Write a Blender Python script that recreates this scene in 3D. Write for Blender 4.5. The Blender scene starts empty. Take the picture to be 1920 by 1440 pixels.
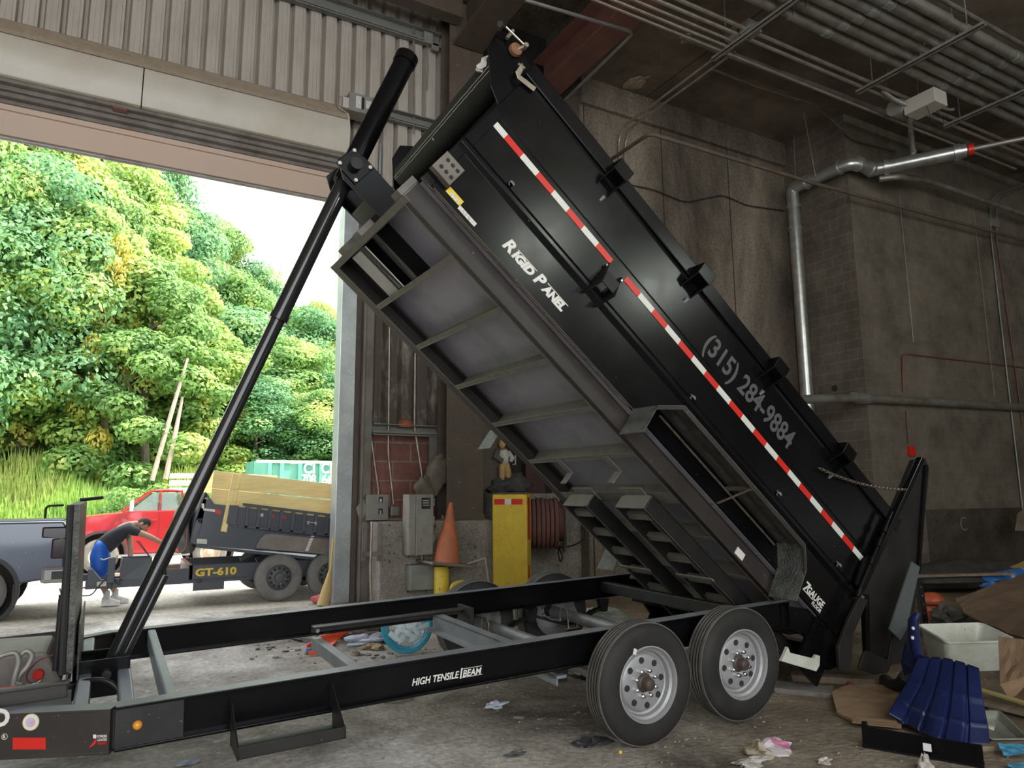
import bpy, bmesh, math, random
from mathutils import Vector, Matrix
random.seed(7)
SC = bpy.context.scene
COL = SC.collection
# ------------------------------------------------------------------ camera
F_PX, CX, CY, CAM_H = 1341.0, 960.0, 720.0, 1.6
_r = lambda px, py: Vector((px - CX, -(py - CY), -F_PX))
_up = _r(900, -7850).normalized()
_xd = _r(3385, 905); _xd = (_xd - _up * _xd.dot(_up)).normalized()
_yd = _up.cross(_xd)
RW = Matrix((_xd, _yd, _up))                 # camera -> world
CAM = Vector((0, 0, CAM_H))
cd = bpy.data.cameras.new('camera'); cam = bpy.data.objects.new('camera', cd); COL.objects.link(cam)
cam.matrix_world = Matrix.Translation(CAM) @ RW.to_4x4()
cd.sensor_fit = 'HORIZONTAL'; cd.sensor_width = 36.0; cd.lens = 36.0 * F_PX / 1920.0
cd.clip_start = 0.05; cd.clip_end = 500
SC.camera = cam
# ------------------------------------------------------------------ world, sun, exposure
SC.view_settings.view_transform = 'Standard'; SC.view_settings.look = 'None'
SC.view_settings.gamma = 1.0; SC.view_settings.use_curve_mapping = False
SC.view_settings.exposure = 1.42
W = bpy.data.worlds.new('sky'); SC.world = W; W.use_nodes = True
bg = W.node_tree.nodes['Background']; bg.inputs[0].default_value = (0.93, 0.96, 1.0, 1); bg.inputs[1].default_value = 1.75
sd = bpy.data.lights.new('sun', 'SUN'); sd.energy = 4.6; sd.angle = math.radians(1.0); sd.color = (1.0, 0.94, 0.82)
sun = bpy.data.objects.new('sun', sd); COL.objects.link(sun)
SUN_DIR = Vector((0.56, -0.19, 0.81)).normalized()
sun.rotation_euler = SUN_DIR.to_track_quat('Z', 'Y').to_euler()

# hanging lamps of the hall, behind the viewer
def hall_lamp(x, y, z, e, r=.28, c=(0.93, 1.0, 0.90)):
    l = bpy.data.lights.new('hanging_lamp', 'POINT'); l.energy = e; l.color = c; l.shadow_soft_size = r
    o = bpy.data.objects.new('hanging_lamp', l); COL.objects.link(o); o.location = (x, y, z); return o
# ------------------------------------------------------------------ picture -> place helpers (a point on a known plane)
def ray(px, py): return (RW @ _r(px, py)).normalized()
def onp(px, py, n, d):
    r = ray(px, py); n = Vector(n); return CAM + r * ((d - n.dot(CAM)) / n.dot(r))
def PX(px, py, v): return onp(px, py, (1, 0, 0), v)
def PY(px, py, v): return onp(px, py, (0, 1, 0), v)
def PZ(px, py, v=0.0): return onp(px, py, (0, 0, 1), v)
# two lamps whose mirror images show on the glossy bed side
for _px, _py, _e in ((1005, 478, 150), (1215, 560, 150)):
    _P = PY(_px, _py, 4.1); _d = ray(_px, _py); _t = 10.3 / _d.y; _l = _P + Vector((_d.x, -_d.y, _d.z)) * _t
    hall_lamp(_l.x, _l.y, _l.z, _e)
# trailer frame
TX = ray(3370, 828); TY_ = ray(205, 915); TY_ = (TY_ - TX * TY_.dot(TX)).normalized(); TZ = TX.cross(TY_)
TO = PZ(1225, 1402)
MT = Matrix.Translation(TO) @ Matrix((TX, TY_, TZ)).transposed().to_4x4()
MTi = MT.inverted()
TH = math.radians(42.3)
UB = (-math.cos(TH) * TX + math.sin(TH) * TZ); WB = (math.sin(TH) * TX + math.cos(TH) * TZ)
MB_ = Matrix.Translation(TO) @ Matrix((-UB, TY_, WB)).transposed().to_4x4()      # dump bed frame: a rearward, y, w
MBi = MB_.inverted()
def TP(px, py, y): return MTi @ onp(px, py, TY_, y + TO.dot(TY_))
def BP(px, py, y): v = MBi @ onp(px, py, TY_, y + TO.dot(TY_)); return Vector((-v.x, v.y, v.z))   # (u forward, y, w)
def B3(u, y, w): return Vector((-u, y, w))
def BWp(px, py, w): v = MBi @ onp(px, py, WB, w + TO.dot(WB)); return Vector((-v.x, v.y, v.z))

# ------------------------------------------------------------------ materials
def _nt(name):
    m = bpy.data.materials.new(name); m.use_nodes = True; nt = m.node_tree
    return m, nt, nt.nodes['Principled BSDF']
def rgb(c): return (c[0], c[1], c[2], 1)
def mat(name, c, rough=0.6, metal=0.0, c2=None, scale=6.0, amt=(0.35, 0.7), bump=0.0, bscale=None, stretch=(1, 1, 1),
        spec=0.5, coat=0.0, coat_rough=0.1, rough2=None, detail=6, obj=False, trans=0.0, emit=None, alpha=1.0, speck=None):
    m, nt, b = _nt(name); N = nt.nodes; L = nt.links
    b.inputs['Roughness'].default_value = rough; b.inputs['Metallic'].default_value = metal
    b.inputs['Specular IOR Level'].default_value = spec
    b.inputs['Coat Weight'].default_value = coat; b.inputs['Coat Roughness'].default_value = coat_rough
    if trans: b.inputs['Transmission Weight'].default_value = trans
    if alpha < 1: b.inputs['Alpha'].default_value = alpha
    if emit: b.inputs['Emission Color'].default_value = rgb(emit[0]); b.inputs['Emission Strength'].default_value = emit[1]
    b.inputs['Base Color'].default_value = rgb(c)
    if c2 is not None or bump or speck:
        tc = N.new('ShaderNodeTexCoord'); mp = N.new('ShaderNodeMapping'); mp.inputs['Scale'].default_value = stretch
        if obj: L.new(tc.outputs['Object'], mp.inputs[0])
        else:
            g = N.new('ShaderNodeNewGeometry'); L.new(g.outputs['Position'], mp.inputs[0])
    last = None
    if c2 is not None:
        n = N.new('ShaderNodeTexNoise'); n.inputs['Scale'].default_value = scale; n.inputs['Detail'].default_value = detail
        n.inputs['Roughness'].default_value = 0.65
        L.new(mp.outputs[0], n.inputs['Vector'])
        r = N.new('ShaderNodeMapRange'); r.inputs['From Min'].default_value = amt[0]; r.inputs['From Max'].default_value = amt[1]
        L.new(n.outputs['Fac'], r.inputs[0])
        mx = N.new('ShaderNodeMix'); mx.data_type = 'RGBA'; mx.inputs['A'].default_value = rgb(c); mx.inputs['B'].default_value = rgb(c2)
        L.new(r.outputs[0], mx.inputs['Factor']); last = mx.outputs['Result']
        if rough2 is not None:
            rr = N.new('ShaderNodeMapRange'); rr.inputs['To Min'].default_value = rough; rr.inputs['To Max'].default_value = rough2
            L.new(r.outputs[0], rr.inputs[0]); L.new(rr.outputs[0], b.inputs['Roughness'])
    if speck:   # (colour, scale, threshold)
        n = N.new('ShaderNodeTexNoise'); n.inputs['Scale'].default_value = speck[1]; n.inputs['Detail'].default_value = 3
        L.new(mp.outputs[0], n.inputs['Vector'])
        r = N.new('ShaderNodeMapRange'); r.inputs['From Min'].default_value = speck[2]; r.inputs['From Max'].default_value = speck[2] + 0.05
        L.new(n.outputs['Fac'], r.inputs[0])
        mx = N.new('ShaderNodeMix'); mx.data_type = 'RGBA'; mx.inputs['B'].default_value = rgb(speck[0])
        if last: L.new(last, mx.inputs['A'])
        else: mx.inputs['A'].default_value = rgb(c)
        L.new(r.outputs[0], mx.inputs['Factor']); last = mx.outputs['Result']
    if last: L.new(last, b.inputs['Base Color'])
    if bump:
        n = N.new('ShaderNodeTexNoise'); n.inputs['Scale'].default_value = bscale or scale * 4; n.inputs['Detail'].default_value = 8
        L.new(mp.outputs[0], n.inputs['Vector'])
        bp = N.new('ShaderNodeBump'); bp.inputs['Strength'].default_value = bump; bp.inputs['Distance'].default_value = 0.02
        L.new(n.outputs['Fac'], bp.inputs['Height']); L.new(bp.outputs[0], b.inputs['Normal'])
    return m

def block_mat(name, c, c2, mortar, bw, bh, axis='x', msize=0.012, stain=(0.5, 0.5, 0.5), bump=0.4):
    """masonry with mortar lines; pattern runs along world x or y and up z"""
    m, nt, b = _nt(name); N = nt.nodes; L = nt.links
    b.inputs['Roughness'].default_value = 0.9
    g = N.new('ShaderNodeNewGeometry'); sp = N.new('ShaderNodeSeparateXYZ'); cb = N.new('ShaderNodeCombineXYZ')
    L.new(g.outputs['Position'], sp.inputs[0]); L.new(sp.outputs[0 if axis == 'x' else 1], cb.inputs[0]); L.new(sp.outputs[2], cb.inputs[1])
    br = N.new('ShaderNodeTexBrick'); br.inputs['Scale'].default_value = 1.0
    br.inputs['Brick Width'].default_value = bw; br.inputs['Row Height'].default_value = bh; br.inputs['Mortar Size'].default_value = msize
    br.inputs['Mortar Smooth'].default_value = 0.6
    br.inputs['Color1'].default_value = rgb(c); br.inputs['Color2'].default_value = rgb(c2); br.inputs['Mortar'].default_value = rgb(mortar)
    L.new(cb.outputs[0], br.inputs['Vector'])
    n = N.new('ShaderNodeTexNoise'); n.inputs['Scale'].default_value = 0.9; n.inputs['Detail'].default_value = 9; n.inputs['Roughness'].default_value = 0.7
    L.new(g.outputs['Position'], n.inputs['Vector'])
    r = N.new('ShaderNodeMapRange'); r.inputs['From Min'].default_value = 0.38; r.inputs['From Max'].default_value = 0.68
    L.new(n.outputs['Fac'], r.inputs[0])
    mx = N.new('ShaderNodeMix'); mx.data_type = 'RGBA'; mx.blend_type = 'MULTIPLY'; mx.inputs['B'].default_value = rgb(stain)
    L.new(br.outputs['Color'], mx.inputs['A']); L.new(r.outputs[0], mx.inputs['Factor'])
    L.new(mx.outputs['Result'], b.inputs['Base Color'])
    bp = N.new('ShaderNodeBump'); bp.inputs['Strength'].default_value = bump; bp.inputs['Distance'].default_value = 0.01
    n2 = N.new('ShaderNodeTexNoise'); n2.inputs['Scale'].default_value = 40; n2.inputs['Detail'].default_value = 6; L.new(g.outputs['Position'], n2.inputs['Vector'])
    ad = N.new('ShaderNodeMath'); ad.operation = 'SUBTRACT'; L.new(n2.outputs['Fac'], ad.inputs[0]); L.new(br.outputs['Fac'], ad.inputs[1])
    L.new(ad.outputs[0], bp.inputs['Height']); L.new(bp.outputs[0], b.inputs['Normal'])
    return m

def concrete_mat(name, cols, scale=0.8, streak=None, bump=0.5, rough=0.92, fine=30, pits=None):
    """three-tone stained concrete, optional vertical streaks (stretch)"""
    m, nt, b = _nt(name); N = nt.nodes; L = nt.links
    b.inputs['Roughness'].default_value = rough
    g = N.new('ShaderNodeNewGeometry'); mp = N.new('ShaderNodeMapping'); L.new(g.outputs['Position'], mp.inputs[0])
    if streak: mp.inputs['Scale'].default_value = streak
    n = N.new('ShaderNodeTexNoise'); n.inputs['Scale'].default_value = scale; n.inputs['Detail'].default_value = 12; n.inputs['Roughness'].default_value = 0.68
    n.inputs['Distortion'].default_value = 0.4
    L.new(mp.outputs[0], n.inputs['Vector'])
    cr = N.new('ShaderNodeValToRGB'); e = cr.color_ramp.elements
    e[0].position = 0.33; e[0].color = rgb(cols[0]); e[1].position = 0.68; e[1].color = rgb(cols[-1])
    if len(cols) == 3:
        k = e.new(0.5); k.color = rgb(cols[1])
    L.new(n.outputs['Fac'], cr.inputs[0]); out = cr.outputs[0]
    n3 = N.new('ShaderNodeTexNoise'); n3.inputs['Scale'].default_value = fine; n3.inputs['Detail'].default_value = 8; L.new(g.outputs['Position'], n3.inputs['Vector'])
    mr = N.new('ShaderNodeMapRange'); mr.inputs['From Min'].default_value = 0.3; mr.inputs['From Max'].default_value = 0.7
    mr.inputs['To Min'].default_value = 0.72; mr.inputs['To Max'].default_value = 1.25; L.new(n3.outputs['Fac'], mr.inputs[0])
    mx = N.new('ShaderNodeMix'); mx.data_type = 'RGBA'; mx.blend_type = 'MULTIPLY'; mx.inputs['Factor'].default_value = 1.0
    L.new(out, mx.inputs['A']); L.new(mr.outputs[0], mx.inputs['B']); out = mx.outputs['Result']
    if pits:
        v = N.new('ShaderNodeTexNoise'); v.inputs['Scale'].default_value = pits[0]; v.inputs['Detail'].default_value = 4; L.new(g.outputs['Position'], v.inputs['Vector'])
        r2 = N.new('ShaderNodeMapRange'); r2.inputs['From Min'].default_value = pits[1]; r2.inputs['From Max'].default_value = pits[1] + 0.06; L.new(v.outputs['Fac'], r2.inputs[0])
        m2 = N.new('ShaderNodeMix'); m2.data_type = 'RGBA'; m2.inputs['B'].default_value = rgb(pits[2]); L.new(out, m2.inputs['A']); L.new(r2.outputs[0], m2.inputs['Factor'])
        out = m2.outputs['Result']
    L.new(out, b.inputs['Base Color'])
    bp = N.new('ShaderNodeBump'); bp.inputs['Strength'].default_value = bump; bp.inputs['Distance'].default_value = 0.02
    L.new(n3.outputs['Fac'], bp.inputs['Height']); L.new(bp.outputs[0], b.inputs['Normal'])
    return m

# ------------------------------------------------------------------ mesh builder
class MB:
    def __init__(s): s.v = []; s.f = []; s.mi = []; s.cur = 0; s.seg = []
    def _add(s, vs, fs):
        o = len(s.v); s.seg.append((o, len(s.f))); s.v += [tuple(v) for v in vs]
        for f in fs: s.f.append(tuple(i + o for i in f)); s.mi.append(s.cur)
        return s
    def box(s, a, b, m=None):
        x0, x1 = sorted((a[0], b[0])); y0, y1 = sorted((a[1], b[1])); z0, z1 = sorted((a[2], b[2]))
        vs = [Vector(p) for p in ((x0,y0,z0),(x1,y0,z0),(x1,y1,z0),(x0,y1,z0),(x0,y0,z1),(x1,y0,z1),(x1,y1,z1),(x0,y1,z1))]
        if m is not None: vs = [m @ v for v in vs]
        return s._add(vs, ((3,2,1,0),(4,5,6,7),(0,1,5,4),(1,2,6,5),(2,3,7,6),(3,0,4,7)))
    def cbox(s, c, size, m=None):
        c = Vector(c); h = Vector(size) / 2; return s.box(c - h, c + h, m)
    def prism(s, poly, a, vec, m=None):
        """poly: list of 3D points, extruded by vec (a unused)"""
        vec = Vector(vec); p = [Vector(q) for q in poly]; n = len(p)
        nrm = Vector((0, 0, 0))
        for i in range(n): nrm += p[i].cross(p[(i + 1) % n])
        if nrm.dot(vec) > 0: p = p[::-1]
        vs = p + [q + vec for q in p]
        if m is not None: vs = [m @ v for v in vs]
        fs = [tuple(range(n)), tuple(range(2 * n - 1, n - 1, -1))] + [((i + 1) % n, i, n + i, n + (i + 1) % n) for i in range(n)]
        return s._add(vs, fs)
    def beam(s, p, q, w, h, up=(0, 0, 1), m=None):
        """rectangular bar from p to q; w across, h along up"""
        p = Vector(p); q = Vector(q); d = (q - p).normalized(); up = Vector(up)
        sd_ = d.cross(up)
        if sd_.length < 1e-4: sd_ = d.cross(Vector((1, 0, 0)))
        sd_.normalize(); u2 = sd_.cross(d).normalized()
        poly = [p + sd_ * a * w / 2 + u2 * b * h / 2 for a, b in ((-1,-1),(1,-1),(1,1),(-1,1))]
        return s.prism(poly, 0, q - p, m)
    def tube(s, pts, r, n=10, cap=True, closed=False, m=None):
        pts = [Vector(p) for p in pts]; k = len(pts)
        rs = r if isinstance(r, (list, tuple)) else [r] * k
        vs = []; prev = None
        for i, p in enumerate(pts):
            if closed: d = pts[(i + 1) % k] - pts[i - 1]
            else: d = pts[min(i + 1, k - 1)] - pts[max(i - 1, 0)]
            d.normalize()
            if prev is None:
                a = d.cross(Vector((0, 0, 1)));
                if a.length < 0.1: a = d.cross(Vector((1, 0, 0)))
            else: a = prev - d * prev.dot(d)
            a.normalize(); prev = a; b = d.cross(a)
            for j in range(n):
                t = 2 * math.pi * j / n; vs.append(p + (a * math.cos(t) + b * math.sin(t)) * rs[i])
        fs = []
        for i in range(k if closed else k - 1):
            i2 = (i + 1) % k
            for j in range(n):
                j2 = (j + 1) % n; fs.append((i * n + j, i * n + j2, i2 * n + j2, i2 * n + j))
        if cap and not closed:
            fs.append(tuple(range(n - 1, -1, -1))); fs.append(tuple((k - 1) * n + j for j in range(n)))
        if m is not None: vs = [m @ v for v in vs]
        return s._add(vs, fs)
    def lathe(s, prof, c, axis=(0, 0, 1), n=32, m=None, cap=False, a0=0.0, a1=2 * math.pi):
        """prof: (radius, height along axis)"""
        c = Vector(c); ax = Vector(axis).normalized(); a = ax.cross(Vector((0, 0, 1)))
        if a.length < 0.1: a = ax.cross(Vector((1, 0, 0)))
        a.normalize(); b = ax.cross(a); vs = []; full = abs(a1 - a0 - 2 * math.pi) < 1e-6
        kk = n if full else n + 1
        for (r, h) in prof:
            for j in range(kk):
                t = a0 + (a1 - a0) * j / n; vs.append(c + ax * h + (a * math.cos(t) + b * math.sin(t)) * r)
        fs = []
        for i in range(len(prof) - 1):
            for j in range(n):
                j2 = (j + 1) % kk; fs.append((i * kk + j, i * kk + j2, (i + 1) * kk + j2, (i + 1) * kk + j))
        if cap and full:
            fs.append(tuple(range(kk - 1, -1, -1))); fs.append(tuple((len(prof) - 1) * kk + j for j in range(kk)))
        if m is not None: vs = [m @ v for v in vs]
        return s._add(vs, fs)
    def quad(s, *p): return s._add([Vector(q) for q in p], [tuple(range(len(p)))])
    def grid(s, fn, nu, nv, thick=None):
        vs = [Vector(fn(i / nu, j / nv)) for i in range(nu + 1) for j in range(nv + 1)]
        fs = [(i * (nv + 1) + j, (i + 1) * (nv + 1) + j, (i + 1) * (nv + 1) + j + 1, i * (nv + 1) + j + 1) for i in range(nu) for j in range(nv)]
        return s._add(vs, fs)
    def blob(s, c, r, seed=0, amp=0.15, n=14, m=None):
        rnd = random.Random(seed); ph = [(rnd.uniform(0, 6.3), rnd.uniform(0, 6.3), rnd.uniform(1.5, 4), rnd.uniform(1.5, 4)) for _ in range(4)]
        c = Vector(c); r = Vector(r) if not isinstance(r, (int, float)) else Vector((r, r, r)); vs = []; nv = n // 2
        for i in range(nv + 1):
            th = math.pi * i / nv
            for j in range(n):
                p = 2 * math.pi * j / n
                k = 1 + amp * sum(math.sin(a * d_ + p * round(c_)) * math.sin(th * b_ + a) for a, b_, c_, d_ in ph)
                vs.append(c + Vector((math.sin(th) * math.cos(p) * r.x, math.sin(th) * math.sin(p) * r.y, math.cos(th) * r.z)) * k)
        fs = [(i * n + j, (i + 1) * n + j, (i + 1) * n + (j + 1) % n, i * n + (j + 1) % n) for i in range(nv) for j in range(n)]
        if m is not None: vs = [m @ v for v in vs]
        return s._add(vs, fs)
    def pieces(s):
        """groups of primitives that stand apart from each other"""
        n = len(s.seg); ends = [q[0] for q in s.seg[1:]] + [len(s.v)]; bx = []
        for (a, _), e in zip(s.seg, ends):
            q = s.v[a:e]; bx.append(([min(v[i] for v in q) for i in range(3)], [max(v[i] for v in q) for i in range(3)]))
        size = [max(h[i] - l[i] for i in range(3)) for l, h in bx]; par = list(range(n))
        def find(a):
            while par[a] != a: a = par[a]
            return a
        for i in range(n):
            for j in range(i + 1, n):
                gap = math.sqrt(sum(max(0, bx[i][0][k] - bx[j][1][k], bx[j][0][k] - bx[i][1][k]) ** 2 for k in range(3)))
                if gap <= max(.02, .5 * max(size[i], size[j])): par[find(i)] = find(j)
        g = {}
        for i in range(n): g.setdefault(find(i), []).append(i)
        return list(g.values())
    def build(s, name, material, parent=None, smooth=False, bevel=0.0, thick=0.0, sub=0, mw=None, doubles=True, split=None):
        if split is None: split = parent is not None and doubles and 1 < len(s.seg) < 90
        if split:
            gs = s.pieces()
            if len(gs) > 1:
                fe = [q[1] for q in s.seg[1:]] + [len(s.f)]; ve = [q[0] for q in s.seg[1:]] + [len(s.v)]; first = None
                for g in gs:
                    b = MB()
                    for i in g:
                        a, f0 = s.seg[i]; b._add(s.v[a:ve[i]], [tuple(k - a for k in f) for f in s.f[f0:fe[i]]])
                    o = b.build(name, material, parent, smooth, bevel, thick, sub, mw, doubles, False); first = first or o
                return first
        me = bpy.data.meshes.new(name); me.from_pydata(s.v, [], s.f)
        mats = material if isinstance(material, (list, tuple)) else [material]
        for mm in mats: me.materials.append(mm)
        if len(mats) > 1: me.polygons.foreach_set('material_index', s.mi)
        if doubles and len(s.v) < 60000:
            bm = bmesh.new(); bm.from_mesh(me); bmesh.ops.remove_doubles(bm, verts=bm.verts, dist=1e-5)
            bm.to_mesh(me); bm.free()
        if smooth:
            me.polygons.foreach_set('use_smooth', [True] * len(me.polygons))
            if smooth != 'all': me.set_sharp_from_angle(angle=math.radians(38))
        me.update()
        o = bpy.data.objects.new(name, me); COL.objects.link(o)
        if parent is not None: o.parent = parent
        if mw is not None: o.matrix_local = mw
        if thick: md = o.modifiers.new('t', 'SOLIDIFY'); md.thickness = thick; md.offset = 0
        if bevel:
            md = o.modifiers.new('b', 'BEVEL'); md.width = bevel; md.segments = 2; md.limit_method = 'ANGLE'; md.angle_limit = math.radians(35)
            md.harden_normals = False
        if sub: md = o.modifiers.new('s', 'SUBSURF'); md.levels = sub; md.render_levels = sub
        return o

def tag(o, label=None, cat=None, group=None, kind=None):
    if label: o['label'] = label
    if cat: o['category'] = cat
    if group: o['group'] = group
    if kind: o['kind'] = kind
    return o
def struct(o, label=None): o['kind'] = 'structure'; return tag(o, label)
def empty(name, label, cat, mw=None, loc=None, group=None):
    o = bpy.data.objects.new(name, None); COL.objects.link(o); o.empty_display_size = 0.1
    if mw is not None: o.matrix_world = mw
    elif loc is not None: o.location = loc
    return tag(o, label, cat, group)
def kids(o): return [c for c in bpy.data.objects if c.parent == o]
def copy_tree(o, parent=None):
    c = o.copy(); COL.objects.link(c)
    if parent is not None: c.parent = parent
    for ch in kids(o): copy_tree(ch, c)
    return c
def text_mesh(name, s, size, material, mw, parent=None, shear=0.0, bold=0.0, depth=0.001, width=None, space=1.0):
    cu = bpy.data.curves.new(name, 'FONT'); cu.body = s; cu.size = size; cu.shear = shear; cu.offset = bold; cu.extrude = depth
    cu.space_character = space; cu.resolution_u = 3
    to = bpy.data.objects.new('tmp', cu); COL.objects.link(to)
    dg = bpy.context.evaluated_depsgraph_get(); dg.update()
    me = bpy.data.meshes.new_from_object(to.evaluated_get(dg)); bpy.data.objects.remove(to)
    me.name = name; me.materials.clear(); me.materials.append(material)
    if width:
        xs = [v.co.x for v in me.vertices]; k = width / (max(xs) - min(xs)); x0 = min(xs)
        for v in me.vertices: v.co.x = (v.co.x - x0) * k
    o = bpy.data.objects.new(name, me); COL.objects.link(o)
    if parent is not None: o.parent = parent
    o.matrix_local = mw
    return o
def fr(o, x, y, z=None):
    """matrix from origin and two axes (x right, y up)"""
    x = Vector(x).normalized(); y = Vector(y); y = (y - x * y.dot(x)).normalized(); z = x.cross(y)
    return Matrix.Translation(Vector(o)) @ Matrix((x, y, z)).transposed().to_4x4()
def arc(c, r, a0, a1, n, u=(1, 0, 0), v=(0, 0, 1)):
    c = Vector(c); u = Vector(u); v = Vector(v)
    return [c + u * r * math.cos(a0 + (a1 - a0) * i / n) + v * r * math.sin(a0 + (a1 - a0) * i / n) for i in range(n + 1)]
def round_path(pts, r=0.15, n=5):
    """polyline with rounded corners"""
    pts = [Vector(p) for p in pts]; out = [pts[0]]
    for i in range(1, len(pts) - 1):
        a, b, c = pts[i - 1], pts[i], pts[i + 1]
        d1 = (a - b); d2 = (c - b); k = min(r, d1.length * .45, d2.length * .45)
        p = b + d1.normalized() * k; q = b + d2.normalized() * k
        for j in range(n + 1):
            t = j / n; out.append(p * (1 - t) ** 2 + b * 2 * t * (1 - t) + q * t * t)
    out.append(pts[-1]); return out
# ================================================================== MATERIALS
M = {}
M['floor'] = concrete_mat('floor_dirty_concrete', [(0.075,0.062,0.050),(0.34,0.315,0.275),(0.66,0.64,0.60)], scale=0.75, bump=0.9, fine=22, rough=0.8, pits=(9.0, 0.63, (0.42,0.41,0.39)))
M['yard'] = concrete_mat('yard_gravel', [(0.30,0.27,0.22),(0.42,0.385,0.32),(0.52,0.48,0.41)], scale=0.5, bump=0.8, fine=14)
M['ceil'] = block_mat('ceiling_concrete_planks', (0.24,0.19,0.14), (0.205,0.16,0.118), (0.06,0.05,0.04), 9.0, 1.22, 'x', 0.02, (0.42,0.40,0.38))
M['conc'] = concrete_mat('wall_stained_concrete', [(0.070,0.054,0.040),(0.175,0.142,0.108),(0.30,0.25,0.19)], scale=0.7, streak=(1,1,0.32), bump=0.4, fine=18)
M['conc_pit'] = concrete_mat('curb_pitted_concrete', [(0.17,0.155,0.13),(0.27,0.245,0.21),(0.34,0.31,0.27)], scale=1.2, bump=0.9, fine=26, pits=(13.0, 0.64, (0.05,0.043,0.036)))
M['cmu'] = block_mat('wall_block_masonry', (0.20,0.168,0.128), (0.18,0.15,0.115), (0.235,0.20,0.155), 0.41, 0.205, 'x', 0.006, (0.40,0.38,0.36))
M['cmu_y'] = block_mat('column_block_masonry', (0.175,0.145,0.112), (0.155,0.128,0.10), (0.27,0.235,0.185), 0.41, 0.205, 'y', 0.008, (0.45,0.42,0.4))
M['redblock'] = block_mat('red_painted_block', (0.30,0.135,0.105), (0.27,0.12,0.095), (0.33,0.27,0.22), 0.62, 0.31, 'x', 0.018, (0.45,0.40,0.36))
M['corr'] = mat('grey_beige_corrugated_steel', (0.46,0.415,0.355), 0.6, 0.0, c2=(0.36,0.31,0.255), scale=2.2, amt=(0.45,0.8), stretch=(1.2,1.2,0.5), bump=0.1)
M['corr_dirty'] = mat('filthy_corrugated_steel', (0.11,0.088,0.072), 0.8, 0.0, c2=(0.33,0.29,0.25), scale=2.6, amt=(0.50,0.66), stretch=(1.5,1.5,0.55), bump=0.3)
M['hood'] = mat('door_hood_painted_steel', (0.56,0.515,0.435), 0.42, 0.0, c2=(0.47,0.41,0.32), scale=1.2, amt=(0.45,0.75))
M['dust'] = mat('brown_dust_layer', (0.33,0.25,0.175), 0.95, c2=(0.40,0.32,0.24), scale=9, bump=0.5)
M['pinkpaint'] = mat('faded_pinkish_door_slat', (0.60,0.44,0.345), 0.55, c2=(0.55,0.44,0.35), scale=0.5)
M['brownsteel'] = mat('brown_painted_steel', (0.115,0.085,0.062), 0.55, c2=(0.082,0.062,0.047), scale=4, bump=0.08, speck=((0.42,0.38,0.33), 26, 0.72))
M['redsteel'] = mat('rust_red_primer_steel', (0.24,0.10,0.078), 0.55, c2=(0.16,0.075,0.06), scale=2.5)
M['galv'] = mat('galvanised_steel', (0.42,0.43,0.42), 0.42, 0.6, c2=(0.30,0.30,0.285), scale=5, speck=((0.16,0.12,0.09), 30, 0.70))
M['galvdull'] = mat('dusty_galvanised_steel', (0.34,0.335,0.315), 0.5, 0.35, c2=(0.215,0.195,0.165), scale=4)
M['jamb'] = mat('scuffed_door_jamb', (0.46,0.50,0.51), 0.38, 0.5, c2=(0.35,0.37,0.37), scale=3, speck=((0.7,0.7,0.68), 34, 0.66), bump=0.05)
M['chan'] = mat('grey_brown_channel', (0.22,0.20,0.175), 0.55, 0.1, c2=(0.13,0.105,0.085), scale=3)
M['purlin'] = mat('grey_girt', (0.215,0.215,0.195), 0.5, 0.1, c2=(0.16,0.155,0.14), scale=3)
M['darkgap'] = mat('dark_sheet', (0.03,0.026,0.024), 0.9)
M['pipe'] = mat('dull_aluminium_pipe', (0.36,0.35,0.31), 0.42, 0.55, c2=(0.20,0.175,0.14), scale=3.5)
M['pipeshine'] = mat('shiny_galvanised_pipe', (0.60,0.61,0.58), 0.30, 0.75, c2=(0.38,0.38,0.36), scale=5)
M['rustpipe'] = mat('rusty_sprinkler_pipe', (0.165,0.12,0.085), 0.7, 0.1, c2=(0.10,0.078,0.06), scale=5)
M['conduit'] = mat('steel_conduit', (0.38,0.34,0.29), 0.4, 0.5, c2=(0.25,0.20,0.15), scale=6)
M['ebox'] = mat('grey_electrical_enclosure', (0.27,0.265,0.235), 0.5, 0.1, c2=(0.21,0.19,0.16), scale=5)
M['ebox_green'] = mat('grey_green_junction_box', (0.26,0.29,0.26), 0.5, c2=(0.20,0.21,0.185), scale=4)
M['beige'] = mat('beige_plastic_box', (0.50,0.47,0.41), 0.5)
M['blackp'] = mat('black_plastic', (0.015,0.015,0.016), 0.45)
M['white'] = mat('white_paint', (0.78,0.78,0.75), 0.5)
M['label'] = mat('paper_label', (0.66,0.64,0.58), 0.6, c2=(0.40,0.38,0.35), scale=60, amt=(0.5,0.6))
M['yellow'] = mat('chipped_yellow_paint', (0.78,0.58,0.05), 0.5, c2=(0.66,0.46,0.04), scale=5, speck=((0.09,0.07,0.04), 22, 0.665), bump=0.25, stretch=(1.3,1.3,0.8))
M['orange'] = mat('faded_orange_cone', (0.60,0.17,0.065), 0.6, c2=(0.36,0.14,0.075), scale=5)
M['redtape'] = mat('red_reflective', (0.62,0.022,0.012), 0.35)
M['whitetape'] = mat('white_reflective', (0.68,0.67,0.60), 0.35)
M['blk'] = mat('glossy_black_powder_coat', (0.0035,0.0036,0.0042), 0.20, c2=(0.006,0.006,0.007), scale=1.5, amt=(0.45,0.75), spec=0.24, rough2=0.28, speck=((0.09,0.085,0.08), 38, 0.735))
M['blkdust'] = mat('dusty_black_steel', (0.0075,0.007,0.0068), 0.5, c2=(0.024,0.021,0.019), scale=3.5, amt=(0.42,0.75), speck=((0.12,0.11,0.10), 45, 0.70), bump=0.05)
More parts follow.
